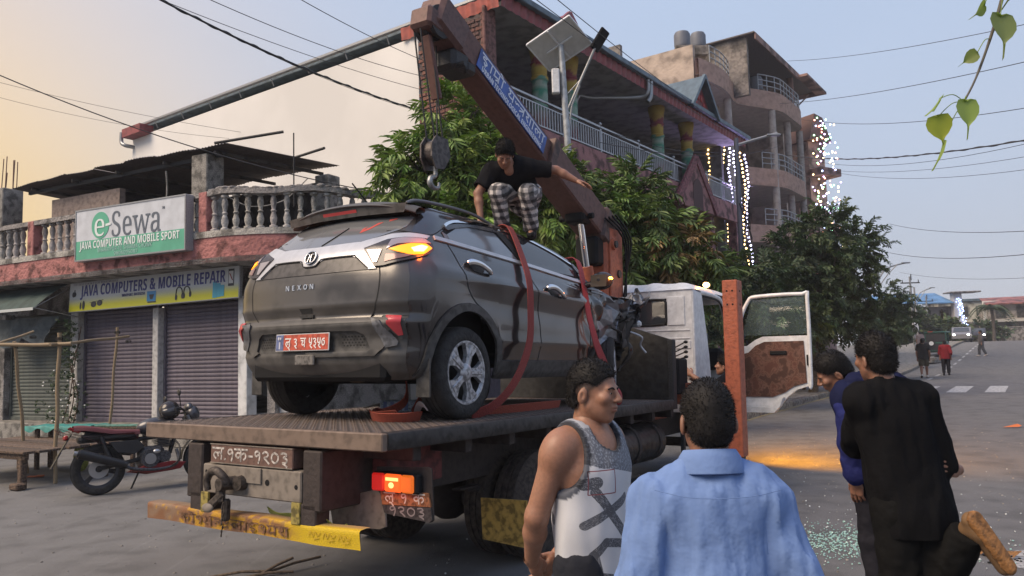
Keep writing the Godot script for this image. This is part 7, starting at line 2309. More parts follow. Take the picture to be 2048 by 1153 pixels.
# ------------------------------------------------------------------ red lifting straps
func straps() -> void:
	var m := mk(C(0.36, 0.060, 0.050), 0.85, 0, noise_tex("weave", 0.12, 2, [[0.3, 0.6], [0.7, 1.0]], 61), 2.0, bumps(), 0.4)
	var m2 := mk(C(0.50, 0.07, 0.075), 0.85, 0, noise_tex("weave", 0.12, 2, [], 61), 2.0, bumps(), 0.4)
	var cx := truck_xf() * Transform3D(Basis(), W(0, 0.004, -1.164))
	var s := thing("lifting_strap", "red lifting strap looped over the roof and hanging past the rear door of the car", "strap", Vector3.ZERO, Vector3.ZERO, "red lifting straps on the car")
	s.transform = cx
	var b := MB.new()
	var p := smooth_path(P3([-0.55, 1.44, -1.75, -0.3, 1.50, -1.62, 0.05, 1.56, -1.42, 0.38, 1.60, -1.2, 0.575, 1.585, -1.03, 0.665, 1.515, -0.98, 0.80, 1.30, -0.90, 0.925, 1.06, -0.815, 0.95, 0.82, -0.79, 0.96, 0.58, -0.755, 0.955, 0.37, -0.64, 0.93, 0.20, -0.5, 0.88, 0.075, -0.33, 0.82, 0.018, -0.15]), 5)
	var sd := PackedVector3Array()
	for k in p.size():
		var t := float(k) / (p.size() - 1)
		sd.append(W(0.0, 0.05, 1.0).lerp(W(0.1, 0.5, 0.8), smoothstep(0.75, 1.0, t)))
	b.ribbon(p, sd, 0.088, 0.007)
	b.xf = Transform3D(Basis(), W(0.006, 0.006, 0.006))
	part(b, "webbing", m, s)
	s = thing("lifting_strap", "red lifting strap tied at the windscreen pillar and running down past the front wheel", "strap", Vector3.ZERO, Vector3.ZERO, "red lifting straps on the car")
	s.transform = cx
	b = MB.new()
	p = smooth_path(P3([0.40, 1.40, -2.1, 0.62, 1.405, -2.06, 0.745, 1.375, -2.03, 0.86, 1.13, -1.92, 0.93, 0.845, -1.875, 0.965, 0.66, -1.90, 0.98, 0.52, -1.96, 1.0, 0.24, -2.17, 1.0, 0.08, -2.25]), 5)
	sd = PackedVector3Array()
	for k in p.size():
		var t := float(k) / (p.size() - 1)
		sd.append(W(0.0, 0.15, 1.0).lerp(W(-0.25, 0.2, 0.9), t))
	b.ribbon(p, sd, 0.085, 0.008)
	part(b, "webbing", m2, s)
	b = MB.new(); b.tube(smooth_path(P3([1.0, 0.16, -2.21, 1.02, 0.10, -2.26, 1.01, 0.03, -2.28, 0.97, 0.02, -2.27])), 0.045, 8)
	part(b, "folded_end", m2, s)
	s = thing("strap_heap", "slack orange red webbing heaped on the deck between the rear wheels", "strap", Vector3.ZERO)
	s.transform = cx
	var om := mk(C(0.48, 0.10, 0.06), 0.85, 0, noise_tex("weave", 0.12, 2, [], 61), 2.0, bumps(), 0.4)
	for q in [[[0.35, 0.35, 0.05, 0.42, 0.14, 0.12, 0.30, 0.05, 0.20, 0.18, 0.045, 0.16, 0.30, 0.03, 0.32, 0.55, 0.05, 0.36], 0.075], [[0.52, 0.36, -0.1, 0.50, 0.2, 0.0, 0.46, 0.06, 0.08, 0.55, 0.03, 0.2], 0.06], [[0.15, 0.03, 0.2, 0.4, 0.028, 0.42, 0.62, 0.03, 0.40, 0.66, 0.03, 0.25], 0.08], [[0.62, 0.03, -0.3, 0.70, 0.025, -0.6, 0.74, 0.03, -1.2, 0.7, 0.025, -1.7], 0.08]]:
		b = MB.new(); b.ribbon(smooth_path(P3(q[0]), 5), W(0.3, 0.75, 0.6), q[1], 0.008)
		part(b, "webbing", om, s)
	b = MB.new(); b.ribbon(smooth_path(P3([0.50, 0.03, 0.10, 0.56, 0.10, 0.14, 0.64, 0.11, 0.2, 0.70, 0.09, 0.24])), W(0.2, 0.5, 0.7), 0.05, 0.008)
	part(b, "white_label_strap", mk(C(0.6, 0.5, 0.5), 0.8), s)
	s = thing("green_strap", "yellow green webbing trailing behind the underrun bar", "strap", Vector3.ZERO)
	s.transform = truck_xf()
	var gm := mk(C(0.42, 0.45, 0.10), 0.8, 0, grain(), 3.0)
	for q in [[0.0, -0.54, -0.16, 0.12, -0.565, -0.14, 0.24, -0.56, -0.15, 0.40, -0.58, -0.15], [0.5, -0.58, -0.12, 0.58, -0.55, -0.10, 0.68, -0.60, -0.12, 0.74, -0.57, -0.14]]:
		b = MB.new(); b.ribbon(smooth_path(P3(q), 5), W(0.1, 0.8, 0.5), 0.05, 0.006)
		part(b, "webbing", gm, s)
	s = thing("deck_bottle_pack", "pale blue and white packet lying on the deck behind the left rear wheel", "packet")
	s.transform = cx * Transform3D(Basis().rotated(Vector3.UP, 0.4), W(-0.12, 0.0, -0.45))
	b = MB.new(); b.box(W(0, 0.055, 0), W(0.3, 0.1, 0.18), 0.015)
	part(b, "packet", mk(C(0.45, 0.52, 0.62), 0.5, 0, grime(), 4.0), s)
	b = MB.new()
	for k in 4: b.box(W(-0.1 + k * 0.06, 0.06, 0.092), W(0.03, 0.07, 0.003))
	part(b, "print", mk(C(0.1, 0.14, 0.3), 0.5), s)
	s = thing("dark_tarpaulin", "folded grey tarpaulin on the deck under the car", "tarpaulin")
	s.transform = cx * Transform3D(Basis(), W(0.05, 0.0, -0.7))
	b = MB.new()
	var P := PackedVector3Array()
	for j in 12:
		for i in 20: P.append(W(-0.55 + i * 0.058, 0.03 + 0.05 * absf(sin(i * 0.7 + j * 0.5)) * sin(PI * i / 19.0) + 0.04 * sin(PI * j / 11.0), 0.3 - j * 0.055))
	b.grid(P, 20, 12)
	part(b, "sheet", mk(C(0.13, 0.13, 0.125), 0.85, 0, grime(), 1.5), s)
# ------------------------------------------------------------------ people
func joints(over := {}) -> Dictionary:
	var j := {
		"pelvis": W(0, 0.92, 0), "waist": W(0, 1.05, 0.0), "chest": W(0, 1.27, 0.0), "neck": W(0, 1.44, 0.015), "head": W(0, 1.585, -0.02),
		"shr": W(0.185, 1.385, 0.01), "elr": W(0.235, 1.10, 0.03), "wrr": W(0.235, 0.86, -0.03),
		"shl": W(-0.185, 1.385, 0.01), "ell": W(-0.235, 1.10, 0.03), "wrl": W(-0.235, 0.86, -0.03),
		"hipr": W(0.09, 0.90, 0), "knr": W(0.10, 0.49, -0.015), "anr": W(0.105, 0.085, 0.03), "toer": W(0.12, 0.03, -0.13),
		"hipl": W(-0.09, 0.90, 0), "knl": W(-0.10, 0.49, -0.015), "anl": W(-0.105, 0.085, 0.03), "toel": W(-0.12, 0.03, -0.13)}
	for k in over: j[k] = over[k]
	return j
func torso(f: SD, J: Dictionary, g: float, belly := 0.0, k := 0.05) -> void:
	var up: Vector3 = (J.chest - J.pelvis).normalized()
	var side: Vector3 = (J.shr - J.shl).normalized()
	var fwd := side.cross(up).normalized() * -1.0
	f.cap(J.pelvis + up * 0.0, J.waist, 0.150 + g, 0.140 + g + belly * 0.3, k, fwd, 1.45)
	f.cap(J.waist, J.chest, 0.142 + g + belly * 0.3, 0.158 + g, k, fwd, 1.42)
	f.cap(J.chest, J.chest + up * 0.06, 0.16 + g, 0.135 + g, k, fwd, 1.5)
	if belly > 0: f.ell(J.waist - fwd * (0.03 + belly * 0.5) + up * 0.03, W(0.115 + g, 0.14, 0.10 + g + belly * 0.6), k)
	f.cap(J.shl.lerp(J.neck, 0.12), J.shr.lerp(J.neck, 0.12), 0.058 + g, 0.058 + g, k)
	f.cap(J.shl.lerp(J.neck, 0.25), J.neck.lerp(J.shl, 0.1), 0.052 + g * 0.8, 0.038 + g * 0.4, k)
	f.cap(J.shr.lerp(J.neck, 0.25), J.neck.lerp(J.shr, 0.1), 0.052 + g * 0.8, 0.038 + g * 0.4, k)
func bounds(J: Dictionary, keys: Array, m: float) -> Array:
	var a: Vector3 = J[keys[0]]
	var b := a
	for k in keys:
		a = a.min(J[k]); b = b.max(J[k])
	return [a - Vector3.ONE * m, b + Vector3.ONE * m]
func head_mesh(mb: MB, at: Vector3, rot: Vector3, neck: Vector3, cell: float, fine := true, fade := 1.0) -> void:
	var f := SD.new(W(-0.12, -0.20, -0.15), W(0.12, 0.15, 0.14), cell)
	f.ell(W(0, 0.030, 0.012), W(0.077, 0.094, 0.098), 0.0)
	f.ell(W(0, -0.045, -0.030), W(0.060, 0.072, 0.066), 0.03)
	f.cap(W(-0.045, -0.055, -0.005), W(-0.012, -0.098, -0.062), 0.022, 0.018, 0.025)
	f.cap(W(0.045, -0.055, -0.005), W(0.012, -0.098, -0.062), 0.022, 0.018, 0.025)
	var ib := Basis.from_euler(rot * PI / 180.0).transposed()
	var nk := ib * (neck - at)
	f.cap(W(0, -0.05, 0.02), nk, 0.055, 0.062, 0.025)
	if fine:
		f.cap(W(-0.036, 0.020, -0.078), W(0.036, 0.020, -0.078), 0.013, 0.013, 0.016)
		f.cap(W(0, 0.012, -0.092), W(0, -0.022, -0.112), 0.009, 0.013, 0.012)
		for s in [-1.0, 1.0]:
			f.ell(W(s * 0.012, -0.027, -0.102), W(0.010, 0.008, 0.011), 0.008)
			f.ell(W(s * 0.043, -0.018, -0.066), W(0.024, 0.022, 0.024), 0.02)
			f.ell(W(s * 0.031, 0.003, -0.094), W(0.014, 0.0065, 0.009), 0.0, Basis(), true)
			f.ell(W(s * 0.031, 0.005, -0.080), W(0.0135, 0.011, 0.0115), 0.003)
		f.ell(W(0, -0.053, -0.091), W(0.024, 0.008, 0.012), 0.008)
		f.ell(W(0, -0.066, -0.090), W(0.021, 0.009, 0.012), 0.008)
		f.ell(W(0, -0.0595, -0.106), W(0.022, 0.0018, 0.012), 0.0, Basis(), true)
	for s in [-1.0, 1.0]:
		f.ell(W(s * 0.080, -0.012, 0.014), W(0.011, 0.033, 0.020), 0.008, Basis.from_euler(W(-0.2, s * 0.35, 0)))
		if fine: f.ell(W(s * 0.093, -0.010, 0.008), W(0.008, 0.018, 0.010), 0.0, Basis(), true)
	var keep := mb.xf
	mb.xf = mb.xf * Transform3D(Basis.from_euler(rot * PI / 180.0), at)
	f.into(mb, func(q: Vector3, _n: Vector3) -> Color:
		var up := (q - W(0, 0.068, -0.08)).dot(W(0, 0.72, 0.69))
		var side := smoothstep(-0.055, 0.02, q.y + 0.25 * q.z) * smoothstep(-0.035, -0.005, q.z - 0.1 * q.y)
		var back := smoothstep(0.02, 0.05, q.z) * smoothstep(-0.085, -0.04, q.y)
		var t := clampf(maxf(smoothstep(-0.008, 0.008, up), maxf(side, back)), 0, 1) * fade
		if absf(q.x) > 0.079: t *= 0.15
		var lips := exp(-pow((q.y + 0.0595) / 0.011, 2.0)) * smoothstep(0.026, 0.016, absf(q.x)) * smoothstep(-0.085, -0.092, q.z)
		var brow := 0.18 * exp(-pow((q.y + 0.075) / 0.03, 2.0)) * smoothstep(-0.05, -0.08, q.z)
		return Color(1, 1, 1).lerp(Color(0.16, 0.2, 0.26), t * 0.92).lerp(Color(0.85, 0.6, 0.6), lips * 0.7).lerp(Color(0.7, 0.7, 0.72), brow))
	mb.xf = keep
func strands(hb: MB, n: int, ln: float, sd: int) -> MB:
	var r := RandomNumberGenerator.new()
	r.seed = sd
	var mb := MB.new()
	for k in n:
		var i := r.randi() % hb.v.size()
		var p := hb.v[i]
		var nn := hb.n[i]
		var d := (nn + W(r.randf_range(-0.8, 0.8), r.randf_range(-0.9, 0.5), r.randf_range(-0.8, 0.8))).normalized()
		var s := d.cross(W(r.randf() - 0.5, r.randf() - 0.5, r.randf() - 0.5)).normalized() * 0.0014
		var q := p + d * ln * r.randf_range(0.5, 1.2)
		mb.tri(p - s - nn * 0.002, p + s - nn * 0.002, q)
	return mb
func hair_mesh(at: Vector3, rot: Vector3, thick: float, cell: float, line := 0.0, messy := 0.0, sidecut := 0) -> MB:
	var mb := MB.new()
	mb.xf = Transform3D(Basis.from_euler(rot * PI / 180.0), at)
	var f := SD.new(W(-0.13, -0.14, -0.15), W(0.13, 0.19, 0.16), cell)
	f.ell(W(0, 0.034 + thick * 0.5, 0.012), W(0.079 + thick * 0.5, 0.094 + thick, 0.100 + thick * 0.6), 0.0)
	f.ell(W(0, -0.02, 0.045), W(0.070 + thick * 0.3, 0.075, 0.068 + thick * 0.4), 0.02)
	f.cut(W(0, 0.068 + line, -0.08), W(0, -0.72, -0.69))
	f.cut(W(0, -0.075 + line, 0.05), W(0, -0.97, 0.2))
	for s in [-1.0, 1.0]: f.ell(W(s * 0.09, -0.028, -0.012), W(0.05, 0.055, 0.055) if sidecut == 0 else W(0.036, 0.075, 0.10), 0.0, Basis(), true)
	if messy > 0: f.rough(messy, 30.0, 3)
	f.into(mb)
	return mb
func hand(mb: MB, wrist: Vector3, along: Vector3, palm: Vector3, right: bool, curl: float, cell := 0.005) -> void:
	var y := along.normalized()
	var z := (palm - y * palm.dot(y)).normalized()
	var x := y.cross(z)
	var sg := 1.0 if right else -1.0
	var keep := mb.xf
	mb.xf = mb.xf * Transform3D(Basis(x, y, z), wrist)
	var f := SD.new(W(-0.09, -0.04, -0.05), W(0.09, 0.21, 0.13), cell)
	f.cap(W(0, -0.02, 0), W(0, 0.03, 0), 0.027, 0.030, 0.02, W(0, 0, 1), 1.35)
	f.cap(W(-0.020, 0.04, 0), W(-0.022, 0.082, 0), 0.021, 0.018, 0.02, W(0, 0, 1), 1.5)
	f.cap(W(0.020, 0.04, 0), W(0.022, 0.082, 0), 0.021, 0.018, 0.02, W(0, 0, 1), 1.5)
	var lens := [0.076, 0.086, 0.080, 0.062]
	for k in 4:
		var px := sg * (0.031 - k * 0.0205)
		var p := W(px, 0.088 - absf(k - 1.2) * 0.004, 0.0)
		var a := curl * (0.7 + 0.12 * k)
		var dir := W(sg * (0.10 - 0.07 * k), cos(a), sin(a)).normalized()
		var r := 0.0092 if k < 3 else 0.008
		f.cap(p - W(0, 0.02, 0), p, r + 0.001, r + 0.0005, 0.006)
		var q: Vector3 = p + dir * lens[k] * 0.45
		f.cap(p, q, r + 0.0005, r, 0.003)
		var dir2 := W(sg * (0.06 - 0.05 * k), cos(a * 2.0), sin(a * 2.0)).normalized()
		var q2: Vector3 = q + dir2 * lens[k] * 0.32
		f.cap(q, q2, r, r * 0.92, 0.003)
		var dir3 := W(0, cos(a * 2.6), sin(a * 2.6)).normalized()
		f.cap(q2, q2 + dir3 * lens[k] * 0.25, r * 0.92, r * 0.8, 0.003)
	var t0 := W(sg * 0.024, 0.018, 0.012)
	var t1 := W(sg * 0.052, 0.05, 0.026)
	f.cap(t0, t1, 0.016, 0.0125, 0.012)
	f.cap(t1, t1 + W(sg * 0.010, 0.032, 0.010 + curl * 0.010), 0.0115, 0.0105, 0.004)
	f.cap(t1 + W(sg * 0.010, 0.032, 0.010 + curl * 0.010), t1 + W(sg * 0.006, 0.056, 0.020 + curl * 0.014), 0.0105, 0.008, 0.004)
	f.into(mb)
	mb.xf = keep
func body(p: Node3D, J: Dictionary, opt: Dictionary) -> void:
	var cell: float = opt.get("cell", 0.013)
	var mb := MB.new()
	mb.use_col = true
	var bb := bounds(J, J.keys(), 0.16)
	var f := SD.new(bb[0], bb[1], cell)
	torso(f, J, opt.get("under", -0.012), opt.get("belly", 0.0) * 0.8)
	var th: float = opt.get("thick", 1.0)
	for s in ["r", "l"]:
		f.cap(J["sh" + s], J["el" + s], 0.054 * th, 0.043 * th, 0.03)
		f.ell(J["sh" + s].lerp(J["el" + s], 0.12), Vector3.ONE * 0.062 * th, 0.03)
		f.cap(J["el" + s], J["el" + s].lerp(J["wr" + s], 0.35), 0.043 * th, 0.044 * th, 0.02)
		f.cap(J["el" + s].lerp(J["wr" + s], 0.35), J["wr" + s], 0.043 * th, 0.029, 0.02)
		f.cap(J["hip" + s], J["kn" + s], 0.088, 0.058, 0.04)
		f.cap(J["kn" + s], J["kn" + s].lerp(J["an" + s], 0.35), 0.056, 0.058, 0.02)
		f.cap(J["kn" + s].lerp(J["an" + s], 0.35), J["an" + s], 0.057, 0.038, 0.02)
		f.cap(J["an" + s] + (J["an" + s] - J["kn" + s]).normalized() * 0.03, J["toe" + s], 0.042, 0.03, 0.02)
	f.cap(J.neck - W(0, 0.05, 0), J.neck.lerp(J.head, 0.5), 0.062, 0.056, 0.03)
	f.into(mb)
	head_mesh(mb, J.head, opt.get("head", Vector3.ZERO), J.neck, opt.get("hcell", 0.005), opt.get("fine", true))
	var hs: Dictionary = opt.get("hands", {})
	for s in ["r", "l"]:
		var h: Array = hs.get(s, [J["wr" + s] - J["el" + s], W(1.0 if s == "l" else -1.0, 0, -0.3), 0.35])
		if opt.get("fine", true): hand(mb, J["wr" + s], h[0], h[1], s == "r", h[2], opt.get("fcell", 0.005))
		else:
			var d: Vector3 = (h[0] as Vector3).normalized()
			mb.ell(J["wr" + s] + d * 0.07, W(0.04, 0.08, 0.04), 8, 6)
	part(mb, "body", opt.skin, p)
	mb = hair_mesh(J.head, opt.get("head", Vector3.ZERO), opt.get("hair", 0.008), opt.get("hcell", 0.005), opt.get("hairline", 0.0), opt.get("messy", 0.0), opt.get("sidecut", 0))
	if opt.has("hair_extra"):
		for q in opt.hair_extra: mb.ell(q[0], q[1], 10, 7)
	var hn := part(mb, "hair", opt.get("hairm", M.hair), p)
	if opt.get("fine", true): kind_stuff(part(strands(mb, 5000, opt.get("hair", 0.008) * 1.0 + 0.005, 4), "strands", M.hair, hn))
	if opt.get("fine", true):
		for s in [-1.0, 1.0]:
			mb = MB.new(); mb.xf = Transform3D(Basis.from_euler(opt.get("head", Vector3.ZERO) * PI / 180.0), J.head)
			mb.ell(W(s * 0.031, 0.0025, -0.0845), W(0.0105, 0.0036, 0.008), 10, 7)
			var e := part(mb, "eye", mk(C(0.5, 0.47, 0.44), 0.3), p)
			mb = MB.new(); mb.xf = Transform3D(Basis.from_euler(opt.get("head", Vector3.ZERO) * PI / 180.0), J.head)
			mb.ell(W(s * 0.031 + 0.001, 0.0028, -0.0905), W(0.0052, 0.0038, 0.0025), 8, 6)
			part(mb, "iris", M.black, e)
			mb = MB.new(); mb.xf = Transform3D(Basis.from_euler(opt.get("head", Vector3.ZERO) * PI / 180.0), J.head)
			mb.tube(smooth_path(P3([s * 0.016, 0.019, -0.096, s * 0.032, 0.0255, -0.095, s * 0.05, 0.019, -0.084])), 0.0034, 5)
			part(mb, "eyebrow", M.hair, p)
func shirt(p: Node3D, J: Dictionary, m: Material, opt: Dictionary) -> MeshInstance3D:
	var g: float = opt.get("g", 0.016)
	var cell: float = opt.get("cell", 0.011)
	var bb := bounds(J, ["pelvis", "chest", "neck", "shr", "shl", "elr", "ell"] + (["wrr", "wrl"] if opt.get("sleeve", 0.6) > 1 else []), 0.2)
	var f := SD.new(bb[0], bb[1], cell)
	torso(f, J, g, opt.get("belly", 0.0), 0.06)
	var up: Vector3 = (J.chest - J.pelvis).normalized()
	var side: Vector3 = (J.shr - J.shl).normalized()
	var fwd := up.cross(side).normalized()   # towards the face
	if opt.get("flare", 0.0) > 0: f.cap(J.pelvis - up * 0.14, J.chest, 0.155 + g + opt.flare, 0.16 + g, 0.05, fwd, 1.35)
	var sl: float = opt.get("sleeve", 0.6)
	var ss: float = opt.get("sleeve_g", 0.02)
	for s in ["r", "l"]:
		var a: Vector3 = J["sh" + s]
		var e: Vector3 = J["el" + s]
		var w: Vector3 = J["wr" + s]
		if sl > 0:
			f.ell(a, Vector3.ONE * (0.060 + ss * 0.6), 0.05)
			if sl <= 1.0: f.cap(a, a.lerp(e, sl), 0.062 + ss, 0.052 + ss * 1.3, 0.02, Vector3.ZERO, 1.0, true)
			else:
				f.cap(a, e, 0.062 + ss, 0.050 + ss, 0.025)
				f.cap(e, e.lerp(w, sl - 1.0), 0.050 + ss, 0.038 + ss, 0.025, Vector3.ZERO, 1.0, true)
	f.cut(J.pelvis + up * opt.get("hem", -0.02), -up)
	if opt.get("folds", 0.0) > 0: f.rough(opt.folds, 7.0, opt.get("seed", 1), W(1.0, 0.45, 1.0))
	if opt.get("pleats", 0.0) > 0: f.rough(opt.pleats, 5.0, 21, W(3.2, 0.5, 3.2))
	var nr: float = opt.get("neck_r", 0.075)
	f.ell(J.neck + up * 0.035 + fwd * opt.get("neck_f", 0.02), W(nr, nr * opt.get("neck_h", 0.6), nr), 0.0, Basis(), true)
	if opt.has("holes"):
		for h in opt.holes: f.ell(h[0], h[1], 0.0, h[2] if h.size() > 2 else Basis(), true)
	var mb := MB.new()
	mb.use_uv = opt.has("uv"); mb.use_col = opt.has("tint")
	f.into(mb, opt.get("tint"), opt.get("uv"))
	return part(mb, opt.get("called", "shirt"), m, p)
func trousers(p: Node3D, J: Dictionary, m: Material, opt := {}) -> MeshInstance3D:
	var cell: float = opt.get("cell", 0.014)
	var g: float = opt.get("g", 0.018)
	var bb := bounds(J, ["pelvis", "waist", "hipr", "hipl", "knr", "knl", "anr", "anl"], 0.2)
	var f := SD.new(bb[0], bb[1], cell)
	var up: Vector3 = (J.chest - J.pelvis).normalized()
	f.cap(J.pelvis - up * 0.02, J.waist, 0.152 + g * 0.6, 0.145 + g * 0.5, 0.03, W(0, 0, 1), 1.4)
	var to: float = opt.get("to", 1.95)
	for s in ["r", "l"]:
		f.cap(J["hip" + s], J["kn" + s].lerp(J["hip" + s], 0.0 if to > 1 else 1.0 - to), 0.092 + g, 0.062 + g * (1.2 if to > 1 else 1.8), 0.03, Vector3.ZERO, 1.0, to <= 1)
		if to > 1: f.cap(J["kn" + s], J["kn" + s].lerp(J["an" + s], to - 1.0), 0.062 + g, 0.046 + g * 1.2, 0.03, Vector3.ZERO, 1.0, true)
	if opt.get("waistband", true): f.cut(J.pelvis + up * 0.10, up)
	f.rough(opt.get("folds", 0.012), 8.0, opt.get("seed", 2))
	var mb := MB.new()
	mb.use_col = opt.has("tint")
	f.into(mb, opt.get("tint"))
	return part(mb, opt.get("called", "trousers"), m, p)
func shoes(p: Node3D, J: Dictionary, m: Material, sole: Material) -> void:
	for s in ["r", "l"]:
		var a: Vector3 = J["an" + s]
		var t: Vector3 = J["toe" + s]
		var dn: Vector3 = J.get("sole_" + s, a - J["kn" + s]).normalized()
		var ft := (t - a); ft -= dn * ft.dot(dn); ft = ft.normalized()
		var f := SD.new(a.min(t) - Vector3.ONE * 0.16, a.max(t) + Vector3.ONE * 0.16, 0.009)
		var hl: Vector3 = a + dn * 0.045 - ft * 0.045
		f.cap(hl, t + dn * 0.012, 0.042, 0.040, 0.02, dn, 1.1)
		f.cap(a + dn * 0.0, a + dn * 0.05 + ft * 0.02, 0.048, 0.046, 0.03)
		f.cut(a + dn * 0.075, dn)
		var mb := MB.new(); f.into(mb)
		var sh := part(mb, "shoe", m, p)
		mb = MB.new()
		f = SD.new(a.min(t) - Vector3.ONE * 0.16, a.max(t) + Vector3.ONE * 0.16, 0.009)
		f.cap(hl + dn * 0.02, t + dn * 0.02, 0.045, 0.045, 0.0)
		f.cut(a + dn * 0.088, dn); f.cut(a + dn * 0.062, -dn)
		f.into(mb)
		part(mb, "sole", sole, sh)
func skin_mat(c: Color) -> StandardMaterial3D:
	var m := mk(c, 0.5, 0, noise_tex("skin", 0.03, 4, [[0.3, 0.93], [0.7, 1.0]], 71), 3.0)
	m.vertex_color_use_as_albedo = true
	m.subsurf_scatter_enabled = true; m.subsurf_scatter_strength = 0.12
	return m
func cloth_mat(c: Color, var_ := 1.0) -> StandardMaterial3D:
	var m := mk(c, 0.92, 0, faint(), 1.1 * var_, noise_tex("clothn", 0.03, 3, [], 73, true, 7.0), 0.3)
	m.metallic_specular = 0.12
	if c.get_luminance() > 0.06:
		m.rim_enabled = true; m.rim = 0.2; m.rim_tint = 0.6
	return m
func people() -> void:
	M.hair = mk(C(0.012, 0.011, 0.011), 0.6, 0, null, 9.0, bumps(), 0.5)
	M.hair.metallic_specular = 0.3
	tank_top_man(); blue_shirt_man(); black_shirt_man(); hoodie_man(); roof_man(); crane_man(); walkers()
func tank_top_man() -> void:
	var p := thing("person", "stocky man in a printed grey and white tank top, hands clasped behind his back", "person", W(0.285, 0, -2.98), W(0, -133, 0))
	p.scale = Vector3.ONE * 0.93
	var skin := skin_mat(C(0.30, 0.148, 0.092))
	var J := joints({"elr": W(0.225, 1.10, 0.11), "wrr": W(0.12, 0.885, 0.24), "ell": W(-0.225, 1.10, 0.11), "wrl": W(-0.06, 0.865, 0.26), "shr": W(0.172, 1.37, 0.03), "shl": W(-0.172, 1.37, 0.03), "neck": W(0, 1.435, 0.02), "head": W(0.0, 1.578, -0.025)})
	body(p, J, {"skin": skin, "belly": 0.025, "thick": 1.08, "head": W(-4, 13, 0), "cell": 0.012, "hcell": 0.0045, "hair": 0.008, "hairline": 0.006, "sidecut": 1, "messy": 0.002, "under": 0.0, "hands": {"r": [W(-0.8, -0.65, 0.05), W(0.1, 0.1, 1), 0.45], "l": [W(0.75, -0.6, 0.0), W(0, 0.3, 1), 0.4]}})
	var n := 640
	var im := Image.create(n, n, false, Image.FORMAT_RGB8)
	var fn := FastNoiseLite.new(); fn.seed = 5; fn.frequency = 0.9
	var f2 := FastNoiseLite.new(); f2.seed = 8; f2.frequency = 0.05
	var white := C(0.50, 0.51, 0.54)
	var ink := C(0.075, 0.08, 0.095)
	var yoke := C(0.12, 0.13, 0.15)
	var strokes := [[W(-0.085, 1.165, 0), W(0.105, 1.075, 0), 0.034], [W(0.065, 1.20, 0), W(-0.075, 1.01, 0), 0.036], [W(-0.085, 0.985, 0), W(0.03, 1.005, 0), 0.034], [W(0.03, 1.005, 0), W(0.075, 0.96, 0), 0.034], [W(0.075, 0.96, 0), W(0.06, 0.88, 0), 0.034], [W(0.06, 0.88, 0), W(-0.02, 0.86, 0), 0.03], [W(-0.15, 1.04, 0), W(-0.12, 1.04, 0), 0.036], [W(-0.09, 1.055, 0), W(-0.085, 1.05, 0), 0.022], [W(-0.14, 0.90, 0), W(-0.12, 0.90, 0), 0.035], [W(0.06, 1.235, 0), W(0.10, 1.23, 0), 0.045]]
	for y in n:
		var v := 0.80 + 0.64 * (1.0 - (y + 0.5) / n)
		for x in n:
			var u := -0.25 + 0.5 * (x + 0.5) / n - 0.055
			var c := white * (1.0 + 0.06 * fn.get_noise_2d(x, y))
			if v > 1.285 - 0.22 * absf(u) + 0.05 * smoothstep(0.0, 0.12, u):
				c = yoke.lerp(C(0.24, 0.26, 0.30), clampf(smoothstep(0.05, 0.3, f2.get_noise_2d(x * 1.4, y * 1.4)), 0, 1))
			for s in strokes:
				var a := Vector2(s[0].x, s[0].y); var b := Vector2(s[1].x, s[1].y)
				var q := Geometry2D.get_closest_point_to_segment(Vector2(u, v), a, b)
				var d := q.distance_to(Vector2(u, v))
				if d < s[2] / 2:
					var across := (Vector2(u, v) - a).dot((b - a).orthogonal().normalized())
					if fn.get_noise_2d(across * 900.0, q.x * 60.0) > -0.32: c = ink
			if absf(absf(u - 0.035) - 0.055) < 0.0022 and absf(v - 1.235) < 0.045: c = C(0.2, 0.06, 0.07)
			if absf(absf(v - 1.235) - 0.045) < 0.0022 and absf(u - 0.035) < 0.055: c = C(0.2, 0.06, 0.07)
			im.set_pixel(x, y, Color(c.r, c.g, c.b).linear_to_srgb())
	var letters := {"T": [0.0, 1.0, 1.0, 1.0, 0.5, 1.0, 0.5, 0.0], "H": [0, 0, 0, 1, 0, 0.5, 1, 0.5, 1, 1, 1, 0], "U": [0, 1, 0, 0, 1, 0, 1, 1], "I": [0.5, 0, 0.5, 1], "S": [1, 1, 0, 1, 0, 0.5, 1, 0.5, 1, 0, 0, 0]}
	var lx := -0.035
	for ch in ["T", "H", "U", "I", "S"]:
		var pts: Array = letters[ch]
		for k in range(0, pts.size() - 2, 2):
			for t in 24:
				var q := Vector2(pts[k], pts[k + 1]).lerp(Vector2(pts[k + 2], pts[k + 3]), t / 23.0)
				var uu: float = lx + q.x * 0.012; var vv: float = 1.292 + q.y * 0.014
				for dx in 2:
					for dy in 2: im.set_pixel(clampi(int((uu + 0.305) / 0.5 * n) + dx, 0, n - 1), clampi(int((1.0 - (vv - 0.80) / 0.64) * n) + dy, 0, n - 1), Color(0.25, 0.25, 0.27))
		lx += 0.018
	var m := StandardMaterial3D.new()
	m.albedo_texture = ImageTexture.create_from_image(im)
	m.roughness = 0.9
	m.rim_enabled = true; m.rim = 0.2
	var holes := []
	for s in ["r", "l"]:
		holes.append([J["sh" + s] + W(0.05 if s == "r" else -0.05, -0.01, 0.0), W(0.115, 0.175, 0.17)])
	holes.append([J.neck + W(0, -0.005, -0.085), W(0.078, 0.105, 0.08)])
	var tint := func(q: Vector3, _n: Vector3) -> Color:
		for h in holes:
			var e: float = ((q - h[0]) / h[1]).length()
			if e < 1.13: return Color(0.16, 0.17, 0.2)
		return Color(1, 1, 1)
	m.vertex_color_use_as_albedo = true
